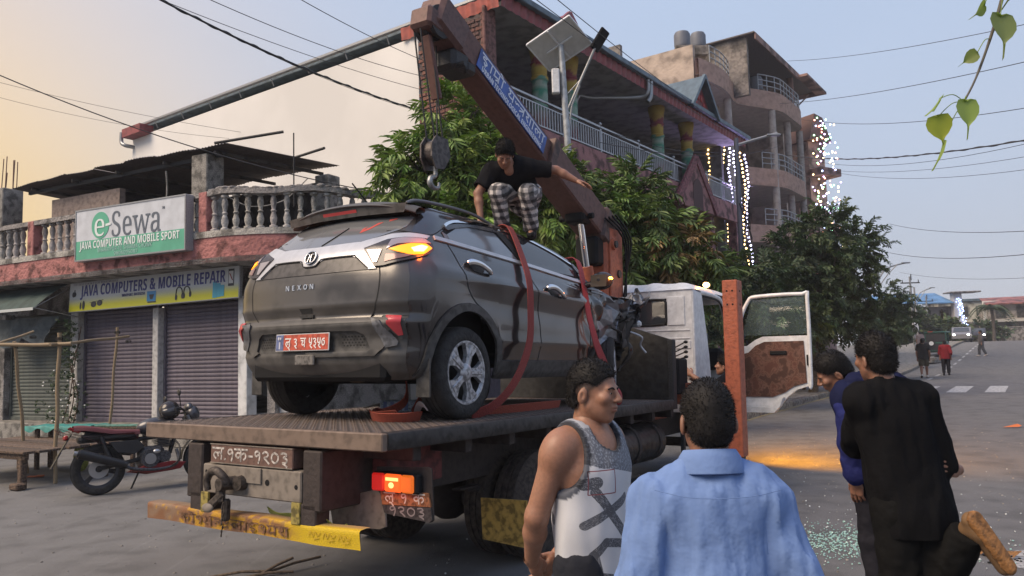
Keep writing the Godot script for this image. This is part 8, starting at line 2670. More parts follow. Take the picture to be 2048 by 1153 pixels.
	var uvf := func(q: Vector3, _n: Vector3) -> Vector2: return Vector2(clampf((q.x * (1.0 if q.z < 0.05 else 1.0) + 0.25) / 0.5, 0.0, 1.0), clampf(1.0 - (q.y - 0.80) / 0.64, 0.0, 1.0))
	shirt(p, J, m, {"g": 0.015, "belly": 0.035, "sleeve": 0.0, "hem": -0.19, "folds": 0.010, "holes": holes, "uv": uvf, "tint": tint, "cell": 0.0085, "flare": 0.012, "called": "tank_top", "neck_r": 0.095, "neck_f": 0.03, "neck_h": 0.75})
	trousers(p, J, cloth_mat(C(0.03, 0.032, 0.04)), {"to": 1.3})
	shoes(p, J, M.black, M.rubber)
func blue_shirt_man() -> void:
	var p := thing("person", "man seen from behind in a plain light blue long sleeved shirt with short black hair", "person", W(0.545, 0, -2.22), W(0, -3, 0))
	p.scale = Vector3.ONE * 0.892
	var skin := skin_mat(C(0.24, 0.115, 0.072))
	var J := joints({"elr": W(0.245, 1.105, 0.06), "wrr": W(0.19, 0.93, -0.14), "ell": W(-0.235, 1.105, 0.05), "wrl": W(-0.19, 0.93, -0.15), "shr": W(0.165, 1.325, 0.01), "shl": W(-0.165, 1.33, 0.01), "neck": W(0, 1.43, 0.015), "head": W(0.003, 1.588, -0.01)})
	body(p, J, {"skin": skin, "belly": 0.03, "thick": 1.1, "head": W(-3, 2, 0), "hcell": 0.0045, "cell": 0.018, "hair": 0.005, "hairline": -0.01, "messy": 0.0015, "hands": {"r": [W(-0.6, 0.1, -0.8), W(-0.5, 0, 0.6), 0.6], "l": [W(0.6, 0.1, -0.8), W(0.5, 0, 0.6), 0.6]}})
	var m := cloth_mat(C(0.155, 0.24, 0.46))
	shirt(p, J, m, {"g": 0.024, "pleats": 0.012, "belly": 0.03, "sleeve": 1.85, "sleeve_g": 0.022, "hem": -0.16, "folds": 0.020, "seed": 6, "cell": 0.010, "flare": 0.02, "neck_r": 0.07, "neck_h": 0.5})
	var mb := MB.new()
	var P := PackedVector3Array()
	for row in [[0.084, -0.03], [0.078, 0.012], [0.074, 0.045], [0.082, 0.048], [0.096, 0.026], [0.112, -0.022], [0.104, -0.028], [0.092, 0.0]]:
		for i in 25:
			var a := lerpf(0.5, TAU - 0.5, i / 24.0)
			P.append(J.neck + W(sin(a) * row[0] * -1.0, row[1] + 0.012 * cos(a) * -1.0 + 0.02, -cos(a) * row[0] * 0.95 + 0.0))
	mb.grid(P, 25, 8)
	part(mb, "collar", m, p)
	mb = MB.new(); mb.tube(smooth_path(P3([-0.19, 1.395, 0.125, -0.1, 1.378, 0.158, 0, 1.374, 0.168, 0.1, 1.378, 0.158, 0.19, 1.39, 0.125])), 0.0012, 5)
	part(mb, "yoke_seam", m, p)
	trousers(p, J, cloth_mat(C(0.04, 0.04, 0.045)))
	shoes(p, J, M.black, M.rubber)
func black_shirt_man() -> void:
	var p := thing("person", "man in a loose black top with folded arms and one foot kicked up behind him", "person", W(1.875, 0, -3.88), W(0, 10, 0))
	p.scale = Vector3.ONE * 0.97
	var skin := skin_mat(C(0.25, 0.125, 0.08))
	var J := joints({"pelvis": W(0.07, 0.90, 0.0), "waist": W(0.05, 1.04, 0), "chest": W(0.0, 1.27, -0.01), "neck": W(-0.03, 1.45, 0.0), "head": W(-0.045, 1.595, -0.04), "shr": W(0.17, 1.38, 0.0), "shl": W(-0.165, 1.375, 0.0), "elr": W(0.27, 1.04, 0.0), "wrr": W(0.10, 1.08, -0.20), "ell": W(-0.06, 1.13, -0.24), "wrl": W(0.36, 1.01, 0.0), "hipr": W(0.16, 0.88, 0), "knr": W(0.17, 0.47, 0.05), "anr": W(0.20, 0.77, 0.24), "toer": W(0.31, 0.60, 0.30), "sole_r": W(0.1, 0.25, 0.95), "hipl": W(-0.02, 0.88, 0), "knl": W(0.0, 0.48, -0.02), "anl": W(0.02, 0.085, 0.02), "toel": W(0.0, 0.03, -0.14)})
	body(p, J, {"skin": skin, "head": W(-2, 6, 3), "hcell": 0.0045, "cell": 0.018, "hair": 0.012, "messy": 0.003, "hairline": -0.008, "hands": {"l": [W(-0.7, 0.12, 0.45), W(-0.5, 0, -0.85), 0.3], "r": [W(-1, 0.0, -0.2), W(0, 0, 1), 0.4]}})
	shirt(p, J, cloth_mat(C(0.0095, 0.0095, 0.0105)), {"g": 0.026, "sleeve": 1.5, "sleeve_g": 0.022, "hem": -0.22, "pleats": 0.008, "folds": 0.018, "seed": 9, "flare": 0.035, "neck_r": 0.07, "neck_h": 0.6, "cell": 0.012})
	trousers(p, J, cloth_mat(C(0.011, 0.011, 0.011)), {"g": 0.03})
	shoes(p, J, mk(C(0.16, 0.09, 0.04), 0.8), mk(C(0.33, 0.15, 0.045), 0.7, 0, grime(), 2.0, bumps(), 0.6))
func hoodie_man() -> void:
	var p := thing("person", "man in a navy blue hooded top leaning his head down to the left", "person", W(2.20, 0, -4.72), W(0, 22, 0))
	p.scale = Vector3.ONE * 0.97
	var skin := skin_mat(C(0.27, 0.13, 0.082))
	var J := joints({"head": W(-0.215, 1.50, -0.13), "neck": W(-0.075, 1.42, -0.03), "chest": W(-0.02, 1.25, 0), "shr": W(0.165, 1.385, 0.0), "shl": W(-0.225, 1.345, -0.01), "ell": W(-0.27, 1.08, 0.06), "wrl": W(-0.235, 0.85, 0.02), "elr": W(0.24, 1.1, -0.03), "wrr": W(0.18, 0.9, -0.2)})
	body(p, J, {"skin": skin, "head": W(-30, 48, 14), "hcell": 0.005, "cell": 0.018, "hair": 0.009, "messy": 0.002})
	var m := cloth_mat(C(0.014, 0.017, 0.048))
	shirt(p, J, m, {"g": 0.035, "sleeve": 1.93, "sleeve_g": 0.028, "hem": -0.12, "folds": 0.022, "seed": 12, "flare": 0.02, "neck_r": 0.06, "cell": 0.012})
	var f := SD.new(W(-0.32, 1.25, -0.2), W(0.2, 1.62, 0.25), 0.011)
	f.cap(J.neck + W(-0.10, 0.02, 0.03), J.neck + W(0.07, 0.02, 0.06), 0.065, 0.07, 0.03)
	f.cap(J.neck + W(-0.02, 0.03, 0.08), J.neck + W(0.03, -0.10, 0.12), 0.07, 0.05, 0.03)
	f.rough(0.012, 9.0, 3)
	var mb := MB.new(); f.into(mb)
	part(mb, "hood", m, p)
	var sl := cloth_mat(C(0.022, 0.027, 0.115))
	f = SD.new(W(-0.42, 0.8, -0.12), W(-0.12, 1.4, 0.2), 0.011)
	f.cap(J.shl.lerp(J.ell, 0.22), J.ell, 0.094, 0.090, 0.02)
	f.cap(J.ell, J.ell.lerp(J.wrl, 0.78), 0.090, 0.078, 0.03)
	f.rough(0.014, 9.0, 5)
	mb = MB.new(); f.into(mb)
	part(mb, "blue_sleeve", sl, p)
	trousers(p, J, cloth_mat(C(0.02, 0.02, 0.026)))
	shoes(p, J, M.black, M.rubber)
func roof_man() -> void:
	var xf := truck_xf() * Transform3D(Basis(), W(0, 0.004, -1.164))
	var at := xf * W(0.50, 1.525, -1.32)
	var p := thing("person", "young man in black t-shirt and checked trousers crouching on the car roof", "person", at, W(0, 172, 0))
	p.scale = Vector3.ONE * 0.90
	var skin := skin_mat(C(0.29, 0.14, 0.088))
	var J := joints({"pelvis": W(-0.06, 0.42, 0.16), "waist": W(-0.04, 0.51, 0.08), "chest": W(0.0, 0.635, -0.07), "neck": W(0.03, 0.70, -0.20), "head": W(0.055, 0.775, -0.31),
		"shr": W(0.215, 0.65, -0.17), "elr": W(0.34, 0.42, -0.25), "wrr": W(0.31, 0.17, -0.30), "shl": W(-0.17, 0.68, -0.11), "ell": W(-0.42, 0.66, -0.03), "wrl": W(-0.62, 0.54, -0.02),
		"hipr": W(0.06, 0.47, 0.12), "knr": W(0.14, 0.42, -0.26), "anr": W(0.13, 0.06, -0.06), "toer": W(0.15, 0.01, -0.22), "hipl": W(-0.14, 0.47, 0.12), "knl": W(-0.15, 0.40, -0.24), "anl": W(-0.15, 0.06, -0.02), "toel": W(-0.16, 0.01, -0.18)})
	body(p, J, {"skin": skin, "cell": 0.014, "head": W(-48, 8, 4), "hcell": 0.005, "hair": 0.020, "messy": 0.006, "hands": {"r": [W(-0.05, -1, -0.15), W(0, -0.2, 1), 0.2], "l": [W(-1, -0.35, 0.1), W(0, -1, 0), 0.3]}})
	shirt(p, J, cloth_mat(C(0.014, 0.014, 0.016)), {"g": 0.024, "sleeve": 0.75, "sleeve_g": 0.026, "hem": -0.03, "folds": 0.016, "seed": 4, "neck_r": 0.06, "cell": 0.0125})
	var chk := mk(Color(1, 1, 1), 0.9)
	chk.vertex_color_use_as_albedo = true
	var tint := func(q: Vector3, _n: Vector3) -> Color:
		var a := fposmod(q.x + q.z * 0.4, 0.085) / 0.085
		var b := fposmod(q.y - q.z * 0.5, 0.085) / 0.085
		var k := int(a < 0.5) + int(b < 0.5)
		return [C(0.50, 0.47, 0.45), C(0.14, 0.135, 0.14), C(0.03, 0.03, 0.034)][k]
	trousers(p, J, chk, {"tint": tint, "g": 0.026, "cell": 0.011, "waistband": false, "called": "checked_trousers"})
	shoes(p, J, M.black, M.rubber)
func crane_man() -> void:
	var p := thing("person", "dark haired man in navy working the crane levers behind the headboard", "person", W(2.52, 0, -9.05), W(0, 64, 0))
	p.scale = Vector3.ONE * 0.93
	var skin := skin_mat(C(0.29, 0.145, 0.095))
	var J := joints({"head": W(-0.02, 1.52, -0.06), "neck": W(0, 1.40, -0.02), "elr": W(0.20, 1.18, -0.20), "wrr": W(0.06, 1.33, -0.42), "ell": W(-0.22, 1.25, -0.22), "wrl": W(-0.10, 1.42, -0.46), "shr": W(0.18, 1.34, 0), "shl": W(-0.18, 1.34, 0)})
	body(p, J, {"skin": skin, "cell": 0.015, "head": W(10, -6, 0), "hair": 0.018, "messy": 0.004, "hcell": 0.006, "fcell": 0.006})
	shirt(p, J, cloth_mat(C(0.012, 0.013, 0.018)), {"g": 0.024, "sleeve": 0.9, "sleeve_g": 0.022, "hem": -0.1, "folds": 0.012, "cell": 0.014})
	var mb := MB.new()
	for s in ["r", "l"]: mb.cyl(J["sh" + s].lerp(J["el" + s], 0.86), J["sh" + s].lerp(J["el" + s], 0.91), 0.083, 0.083, 14, false)
	part(mb, "cuff_stripe", M.white_paint, p)
	trousers(p, J, cloth_mat(C(0.03, 0.03, 0.035)), {"cell": 0.018})
	shoes(p, J, M.black, M.rubber)
func walkers() -> void:
	var skin := skin_mat(C(0.25, 0.125, 0.08))
	var stride := {"knr": W(0.10, 0.49, -0.12), "anr": W(0.105, 0.085, -0.14), "toer": W(0.12, 0.05, -0.30), "knl": W(-0.10, 0.48, 0.06), "anl": W(-0.105, 0.12, 0.22), "toel": W(-0.12, 0.03, 0.08), "elr": W(0.25, 1.1, 0.12), "ell": W(-0.25, 1.1, -0.02)}
	var list := [
		[W(18.95, 0, -35.8), 1.06, -28.0, C(0.03, 0.032, 0.035), 0.7, C(0.075, 0.068, 0.05), 0.92, "man in a dark t-shirt and khaki shorts walking away up the street", 0.010],
		[W(20.75, 0, -37.2), 0.98, -30.0, C(0.19, 0.018, 0.025), 1.4, C(0.012, 0.012, 0.016), 1.95, "woman in a wine red top with long black hair walking away up the street", 0.012],
		[W(23.1, 0, -43.5), 0.98, -30.0, C(0.035, 0.037, 0.045), 1.4, C(0.02, 0.02, 0.024), 1.95, "dark haired woman in grey just ahead of the woman in red", 0.012],
		[W(31.0, 0, -51.2), 1.0, 70.0, C(0.12, 0.11, 0.11), 1.6, C(0.07, 0.075, 0.085), 1.95, "distant man in grey striding across the street alone", 0.010],
		[W(29.5, 0, -56.0), 0.98, -20.0, C(0.20, 0.17, 0.18), 0.8, C(0.16, 0.16, 0.18), 1.95, "person in a pale top beside the parked auto rickshaw", 0.010]]
	for k in list.size():
		var q: Array = list[k]
		var at: Vector3 = q[0]
		at.y = gh(at)
		var p := thing("person", q[7], "person", at, W(0, q[2], 0), "people walking up the street")
		p.scale = Vector3.ONE * q[1]
		var J := joints(stride)
		body(p, J, {"skin": skin, "cell": 0.022, "hcell": 0.011, "fine": false, "hair": q[8], "hair_extra": [[J.head + W(0, -0.05, 0.10), W(0.075, 0.13, 0.05)], [J.head + W(0, -0.24, 0.13), W(0.05, 0.17, 0.035)]] if k in [1, 2] else []})
		shirt(p, J, cloth_mat(q[3]), {"g": 0.03, "sleeve": q[4], "hem": -0.12, "cell": 0.02, "flare": 0.03, "folds": 0.01})
		trousers(p, J, cloth_mat(q[5]), {"to": q[6], "cell": 0.02, "g": 0.025})
		shoes(p, J, mk(C(0.4, 0.38, 0.36), 0.8) if k != 1 else M.black, M.rubber)
# ------------------------------------------------------------------ motorcycle beside the truck
func motorcycle() -> void:
	var t := thing("motorcycle", "black and red motorcycle on its stand behind the rear of the truck", "motorcycle", W(-5.28, 0.0, -9.86), W(0, -52, -9))
	t.rotation_order = EULER_ORDER_YXZ
	t.rotation_degrees = W(0, -52, 9)
	var blk := mk(C(0.016, 0.016, 0.018), 0.45, 0.1)
	var tank_m := mk(C(0.022, 0.022, 0.03), 0.2, 0.2); tank_m.clearcoat_enabled = true; tank_m.clearcoat = 0.8
	var red := mk(C(0.22, 0.02, 0.025), 0.3, 0.1, grain(), 2.0)
	var eng := mk(C(0.10, 0.10, 0.11), 0.4, 0.6, grime(), 3.0)
	var alloy := mk(C(0.03, 0.03, 0.034), 0.4, 0.5)
	var ax := Transform3D(Basis(W(0, 1, 0), W(-1, 0, 0), W(0, 0, 1)), Vector3.ZERO)
	for z in [0.0, -1.34]:
		var b := MB.new()
		var w := 0.055 if z == 0.0 else 0.042
		b.lathe([Vector2(0.235, -w * 0.8), Vector2(0.27, -w), Vector2(0.30, -w * 0.8), Vector2(0.318, 0.0), Vector2(0.30, w * 0.8), Vector2(0.27, w), Vector2(0.235, w * 0.8), Vector2(0.225, 0), Vector2(0.235, -w * 0.8)], 36, ax)
		var wn := part(b, "wheel", M.rubber, t); wn.position = W(0, 0.318, z)
		b = MB.new()
		b.lathe([Vector2(0.20, -0.03), Vector2(0.236, -0.04), Vector2(0.236, 0.04), Vector2(0.20, 0.03), Vector2(0.20, -0.03)], 36, ax)
		for k in 3:
			for q in [-0.14, 0.14]:
				var a = TAU * k / 3.0 + q + 0.3
				b.beam(W(0, 0.03 * cos(a), 0.03 * sin(a)), W(0, 0.21 * cos(a - q * 0.4), 0.21 * sin(a - q * 0.4)), 0.03, 0.022, Vector3.RIGHT, 0.004)
		b.cyl(W(-0.07, 0, 0), W(0.07, 0, 0), 0.04, -1, 14)
		part(b, "rim", alloy, wn)
		b = MB.new(); b.cyl(W(0.045, 0, 0), W(0.052, 0, 0), 0.115, -1, 28)
		part(b, "brake_disc", mk(C(0.4, 0.4, 0.4), 0.35, 0.8), wn)
	var b := MB.new()
	b.tube(smooth_path(P3([0, 0.86, -1.0, 0, 0.72, -0.85, 0, 0.66, -0.55, 0, 0.68, -0.3, 0, 0.78, 0.15])), 0.03, 8)
	b.tube(P3([0, 0.86, -1.0, 0, 0.45, -0.86, 0, 0.32, -0.6]), 0.028, 8)
	for s in [-0.09, 0.09]: b.beam(W(s, 0.318, 0.02), W(s, 0.40, -0.5), 0.03, 0.05, Vector3.UP, 0.006); b.tube(P3([s, 0.42, -0.12, s, 0.72, -0.02]), 0.03, 8)
	part(b, "frame", blk, t)
	b = MB.new()
	for s in [-0.1, 0.1]: b.tube(P3([s, 0.318, -1.34, s, 0.92, -1.07]), 0.024, 8)
	part(b, "fork", mk(C(0.2, 0.2, 0.21), 0.3, 0.8), t)
	b = MB.new(); b.ell(W(0, 0.80, -0.72), W(0.15, 0.13, 0.27), 18, 11); b.ell(W(0, 0.76, -0.88), W(0.18, 0.10, 0.14), 16, 9)
	part(b, "fuel_tank", tank_m, t)
	b = MB.new()
	var P := PackedVector3Array()
	for j in 12:
		var v := j / 11.0
		var z := lerpf(-0.48, 0.28, v)
		var y := 0.74 + 0.10 * smoothstep(0.3, 1.0, v) + 0.02 * sin(v * PI)
		var hw := lerpf(0.10, 0.12, sin(v * PI)) * (1.0 if v < 0.85 else 0.8)
		for i in 13:
			var a := PI * i / 12.0
			P.append(W(hw * cos(a), y + 0.045 * sin(a) - (0.03 if i in [0, 12] else 0.0), z))
	b.grid(P, 13, 12)
	part(b, "seat", mk(C(0.16, 0.035, 0.04), 0.6, 0, grain(), 2.0), t)
	b = MB.new(); b.box(W(0, 0.71, -0.12), W(0.2, 0.1, 0.7), 0.03)
	part(b, "seat_base", blk, t)
	for s in [-1.0, 1.0]:
		b = MB.new(); b.xf = Transform3D(Basis(W(0, 0, -1), W(0, 1, 0), W(1, 0, 0)), W(s * 0.125, 0, 0))
		b.prism(PV([0.45, 0.66, 0.30, 0.60, 0.05, 0.62, -0.30, 0.78, -0.46, 0.86, -0.40, 0.79, -0.1, 0.72, 0.1, 0.74, 0.40, 0.74]), -0.02, 0.02, 0.008)
		part(b, "tail_fairing", red, t)
		b = MB.new(); b.xf = Transform3D(Basis(W(0, 0, -1), W(0, 1, 0), W(1, 0, 0)), W(s * 0.13, 0, 0))
		b.prism(PV([0.10, 0.64, 0.45, 0.64, 0.52, 0.55, 0.40, 0.46, 0.20, 0.50]), -0.015, 0.015, 0.006)
		part(b, "side_panel", blk, t)
		b = MB.new(); b.xf = Transform3D(Basis(W(0, 0, -1), W(0, 1, 0), W(1, 0, 0)), W(s * 0.15, 0, 0))
		b.prism(PV([0.35, 0.25, 0.60, 0.20, 0.95, 0.22, 1.02, 0.30, 0.85, 0.33, 0.5, 0.30]), -0.02, 0.02, 0.008)
		part(b, "belly_pan", red, t)
	b = MB.new(); b.box(W(0, 0.42, -0.62), W(0.28, 0.26, 0.30), 0.05); b.cyl(W(-0.17, 0.38, -0.58), W(0.18, 0.38, -0.58), 0.11, -1, 20); b.cyl(W(-0.15, 0.40, -0.76), W(0.165, 0.40, -0.76), 0.075, -1, 18)
	for k in 6: b.box(W(0, 0.54 + k * 0.022, -0.78), W(0.2, 0.010, 0.18), 0.003)
	part(b, "engine", eng, t)
	b = MB.new(); b.cyl(W(0.182, 0.38, -0.58), W(0.188, 0.38, -0.58), 0.07, -1, 20); b.ell(W(0.17, 0.47, -0.66), W(0.03, 0.03, 0.05))
	part(b, "engine_cover", mk(C(0.45, 0.45, 0.46), 0.3, 0.8), t)
	b = MB.new(); b.tube(smooth_path(P3([0.1, 0.48, -0.92, 0.15, 0.30, -0.92, 0.16, 0.24, -0.7, 0.17, 0.27, -0.4, 0.17, 0.33, -0.25])), 0.022, 8)
	part(b, "exhaust_pipe", eng, t)
	b = MB.new(); b.cyl(W(0.17, 0.33, -0.30), W(0.19, 0.52, 0.24), 0.05, 0.062, 16); b.cyl(W(0.19, 0.52, 0.24), W(0.191, 0.527, 0.262), 0.05, 0.045, 16)
	part(b, "muffler", blk, t)
	b = MB.new(); b.cyl(W(0.191, 0.527, 0.262), W(0.193, 0.537, 0.30), 0.03, 0.026, 12)
	part(b, "muffler_tip", M.galv, t)
	b = MB.new(); b.beam(W(0, 0.78, 0.30), W(0, 0.50, 0.46), 0.13, 0.012, Vector3.BACK); b.beam(W(0, 0.56, 0.42), W(0, 0.38, 0.52), 0.17, 0.01, Vector3.BACK)
	part(b, "rear_mudguard", blk, t)
	b = MB.new(); b.box(W(0, 0.74, 0.36), W(0.12, 0.06, 0.05), 0.015); b.tube(P3([0.05, 0.80, 0.2, 0.06, 0.86, 0.32, -0.06, 0.86, 0.32, -0.05, 0.80, 0.2]), 0.012, 6)
	part(b, "tail_light", mk(C(0.3, 0.02, 0.02), 0.25), t)
	b = MB.new()
	P = PackedVector3Array()
	for j in 12:
		var a := lerpf(-0.5, 1.5, j / 11.0)
		for i in 5:
			var u := i / 2.0 - 1.0
			P.append(W(u * 0.065, 0.318 + (0.345 + 0.012 * (1 - u * u)) * cos(a), -1.34 + (0.345 + 0.012 * (1 - u * u)) * sin(a)))
	P.reverse()
	b.grid(P, 5, 12)
	part(b, "front_mudguard", blk, t)
	b = MB.new(); b.tube(smooth_path(P3([-0.36, 0.98, -0.86, -0.25, 1.0, -0.95, -0.1, 0.97, -1.04, 0.1, 0.97, -1.04, 0.25, 1.0, -0.95, 0.36, 0.98, -0.86])), 0.014, 7); b.cyl(W(0.24, 1.0, -0.95), W(0.37, 0.98, -0.85), 0.02, -1, 8); b.cyl(W(-0.24, 1.0, -0.95), W(-0.37, 0.98, -0.85), 0.02, -1, 8)
	part(b, "handlebar", blk, t)
	for s in [-1.0, 1.0]:
		b = MB.new(); b.tube(P3([s * 0.27, 1.0, -0.95, s * 0.33, 1.16, -0.92]), 0.007, 5); b.ell(W(s * 0.36, 1.2, -0.91), W(0.07, 0.045, 0.018), 12, 8)
		part(b, "mirror", blk, t)
	b = MB.new(); b.ell(W(0, 0.93, -1.16), W(0.13, 0.13, 0.10), 16, 10); b.ell(W(0, 1.02, -1.12), W(0.10, 0.08, 0.06), 12, 8)
	part(b, "headlamp_cowl", tank_m, t)
	b = MB.new(); b.tube(P3([-0.1, 0.25, -0.5, -0.22, 0.03, -0.42]), 0.012, 6)
	part(b, "side_stand", blk, t)
	b = MB.new()
	for s in [-1.0, 1.0]: b.tube(smooth_path(P3([s * 0.1, 0.6, -0.9, s * 0.26, 0.5, -0.92, s * 0.26, 0.32, -0.9, s * 0.1, 0.25, -0.8])), 0.012, 6)
	part(b, "crash_guard", M.dark_metal, t)
	var hl := thing("helmet", "dark helmet resting on the motorcycle tank", "helmet", t.transform * W(0.06, 1.0, -0.86))
	b = MB.new(); b.ell(Vector3.ZERO, W(0.13, 0.13, 0.155), 18, 11)
	part(b, "shell", mk(C(0.025, 0.02, 0.02), 0.25), hl)
	b = MB.new(); b.ell(W(0.02, -0.01, 0.05), W(0.125, 0.075, 0.115), 16, 9)
	part(b, "visor", mk(C(0.06, 0.06, 0.065), 0.08, 0.4), hl)
# ------------------------------------------------------------------ bamboo stall frame, wooden platform, teal bench
func stall() -> void:
	var poles := [
		["bamboo upright standing nearest, tied to the corner of the wooden platform", W(-6.43, 2.1, -10.9), W(-6.46, 0.0, -10.92), 0.026],
		["bamboo upright rising behind the teal bench", W(-6.69, 2.26, -13.0), W(-6.85, 0.0, -13.05), 0.022],
		["slanting bamboo upright at the far left of the stall frame", W(-7.52, 2.02, -11.6), W(-7.56, 0.0, -12.05), 0.024],
		["bamboo cross pole lashed along the front of the stall frame", W(-8.4, 1.97, -10.98), W(-6.24, 1.94, -10.86), 0.026],
		["bamboo cross pole running back from the nearest upright", W(-6.44, 1.93, -10.7), W(-6.60, 2.11, -13.2), 0.02],
		["bamboo cross pole that slants up at the far left of the stall frame", W(-7.9, 1.86, -11.2), W(-7.46, 2.18, -11.95), 0.018]]
	for q in poles:
		var t := thing("bamboo_pole", q[0], "pole", Vector3.ZERO, Vector3.ZERO, "bamboo poles of the stall frame")
		var a: Vector3 = q[1]; var c: Vector3 = q[2]
		t.position = a if a.y < c.y else c
		var b := MB.new()
		var pts := PackedVector3Array()
		var rs := []
		for k in 25:
			pts.append(a.lerp(c, k / 24.0) - t.position + W(0.008 * sin(k * 0.6), 0.006 * cos(k * 0.5), 0))
			rs.append(q[3] * (1.12 if k % 5 == 0 else 1.0))
		b.tube(pts, rs, 8)
		part(b, "culm", M.bamboo, t)
		b = MB.new()
		var e: Vector3 = (a if q[1].y > q[2].y else c) - t.position
		for k in 3: b.tube(P3([e.x - 0.035, e.y - 0.1 + k * 0.015, e.z + 0.03, e.x + 0.035, e.y - 0.09 + k * 0.015, e.z + 0.03, e.x + 0.035, e.y - 0.1 + k * 0.012, e.z - 0.03, e.x - 0.035, e.y - 0.1 + k * 0.013, e.z - 0.03, e.x - 0.035, e.y - 0.1 + k * 0.015, e.z + 0.03]), 0.005, 4)
		part(b, "lashing", M.rubber, t)
	var p := thing("wooden_platform", "low platform of weathered grey brown planks on rough posts", "platform", W(-7.35, 0, -11.6), W(0, -30, 0))
	for k in 7:
		var b := MB.new(); b.box(Vector3.ZERO, W(2.6, 0.035, 0.17 + 0.02 * sin(k * 2.0)), 0.006)
		var o := part(b, "plank", [M.wood, mk(C(0.2, 0.14, 0.105), 0.9, 0, T["woodg"], 1.0, bumps(), 0.5), mk(C(0.13, 0.095, 0.075), 0.9, 0, T["woodg"], 1.4, bumps(), 0.5)][k % 3], p)
		o.position = W(rf(-0.04, 0.04), 0.49 + rf(-0.006, 0.006), -0.6 + k * 0.2); o.rotation_degrees.y = rf(-0.8, 0.8)
	for q in [[-1.1, 0.55], [1.15, 0.6], [-1.1, -0.55], [1.15, -0.55], [0.1, 0.55]]:
		var b := MB.new(); b.box(W(q[0], 0.22, q[1]), W(0.09, 0.44, 0.09), 0.01)
		part(b, "leg", M.wood, p)
	var b := MB.new(); b.box(W(0, 0.43, 0.6), W(2.5, 0.08, 0.06), 0.006); b.box(W(0, 0.43, -0.55), W(2.5, 0.08, 0.06), 0.006); b.box(W(1.2, 0.05, 0.68), W(0.2, 0.09, 0.14), 0.02)
	part(b, "bearer", M.wood, p)
	p = thing("teal_bench", "narrow bench with a turquoise sheet over its top before the shutters", "bench", W(-6.75, 0, -12.35), W(0, -14, 0))
	b = MB.new(); b.box(W(0, 0.66, 0), W(2.1, 0.04, 0.36), 0.008)
	part(b, "seat", M.wood, p)
	b = MB.new()
	var P := PackedVector3Array()
	for j in 9:
		var v: float = [-0.10, -0.02, 0.0, 0.1, 0.2, 0.3, 0.38, 0.40, 0.41][j]
		for i in 26:
			var x := -1.08 + 1.25 * i / 25.0
			P.append(W(x, 0.688 + 0.01 * sin(i * 1.1 + j) - (0.06 if j == 0 else (0.09 * (0.7 + 0.3 * sin(i * 0.9)) if j == 8 else 0.0)), -0.2 + v))
	P.reverse()
	b.grid(P, 26, 9)
	part(b, "turquoise_sheet", mk(C(0.045, 0.26, 0.23), 0.6, 0, blotch(), 0.9, dents(), 0.3), p)
	b = MB.new(); b.box(W(0.62, 0.69, 0.08), W(0.8, 0.02, 0.2), 0.004)
	part(b, "turquoise_board", mk(C(0.10, 0.25, 0.20), 0.7, 0, grime(), 1.0), p)
	for x in [-0.9, 0.9]:
		for z in [-0.13, 0.13]:
			b = MB.new(); b.box(W(x, 0.32, z), W(0.06, 0.64, 0.06), 0.006)
			part(b, "leg", M.wood, p)
	p = thing("yellow_sack", "small yellow green sack leaning under the bench", "sack", W(-6.75, 0, -12.1))
	b = MB.new(); b.ell(W(0, 0.24, 0), W(0.12, 0.24, 0.1), 12, 8); b.ell(W(0.02, 0.48, 0), W(0.05, 0.06, 0.05), 10, 6)
	part(b, "sack_body", mk(C(0.3, 0.33, 0.06), 0.8, 0, grime(), 3.0, dents(), 0.5), p)
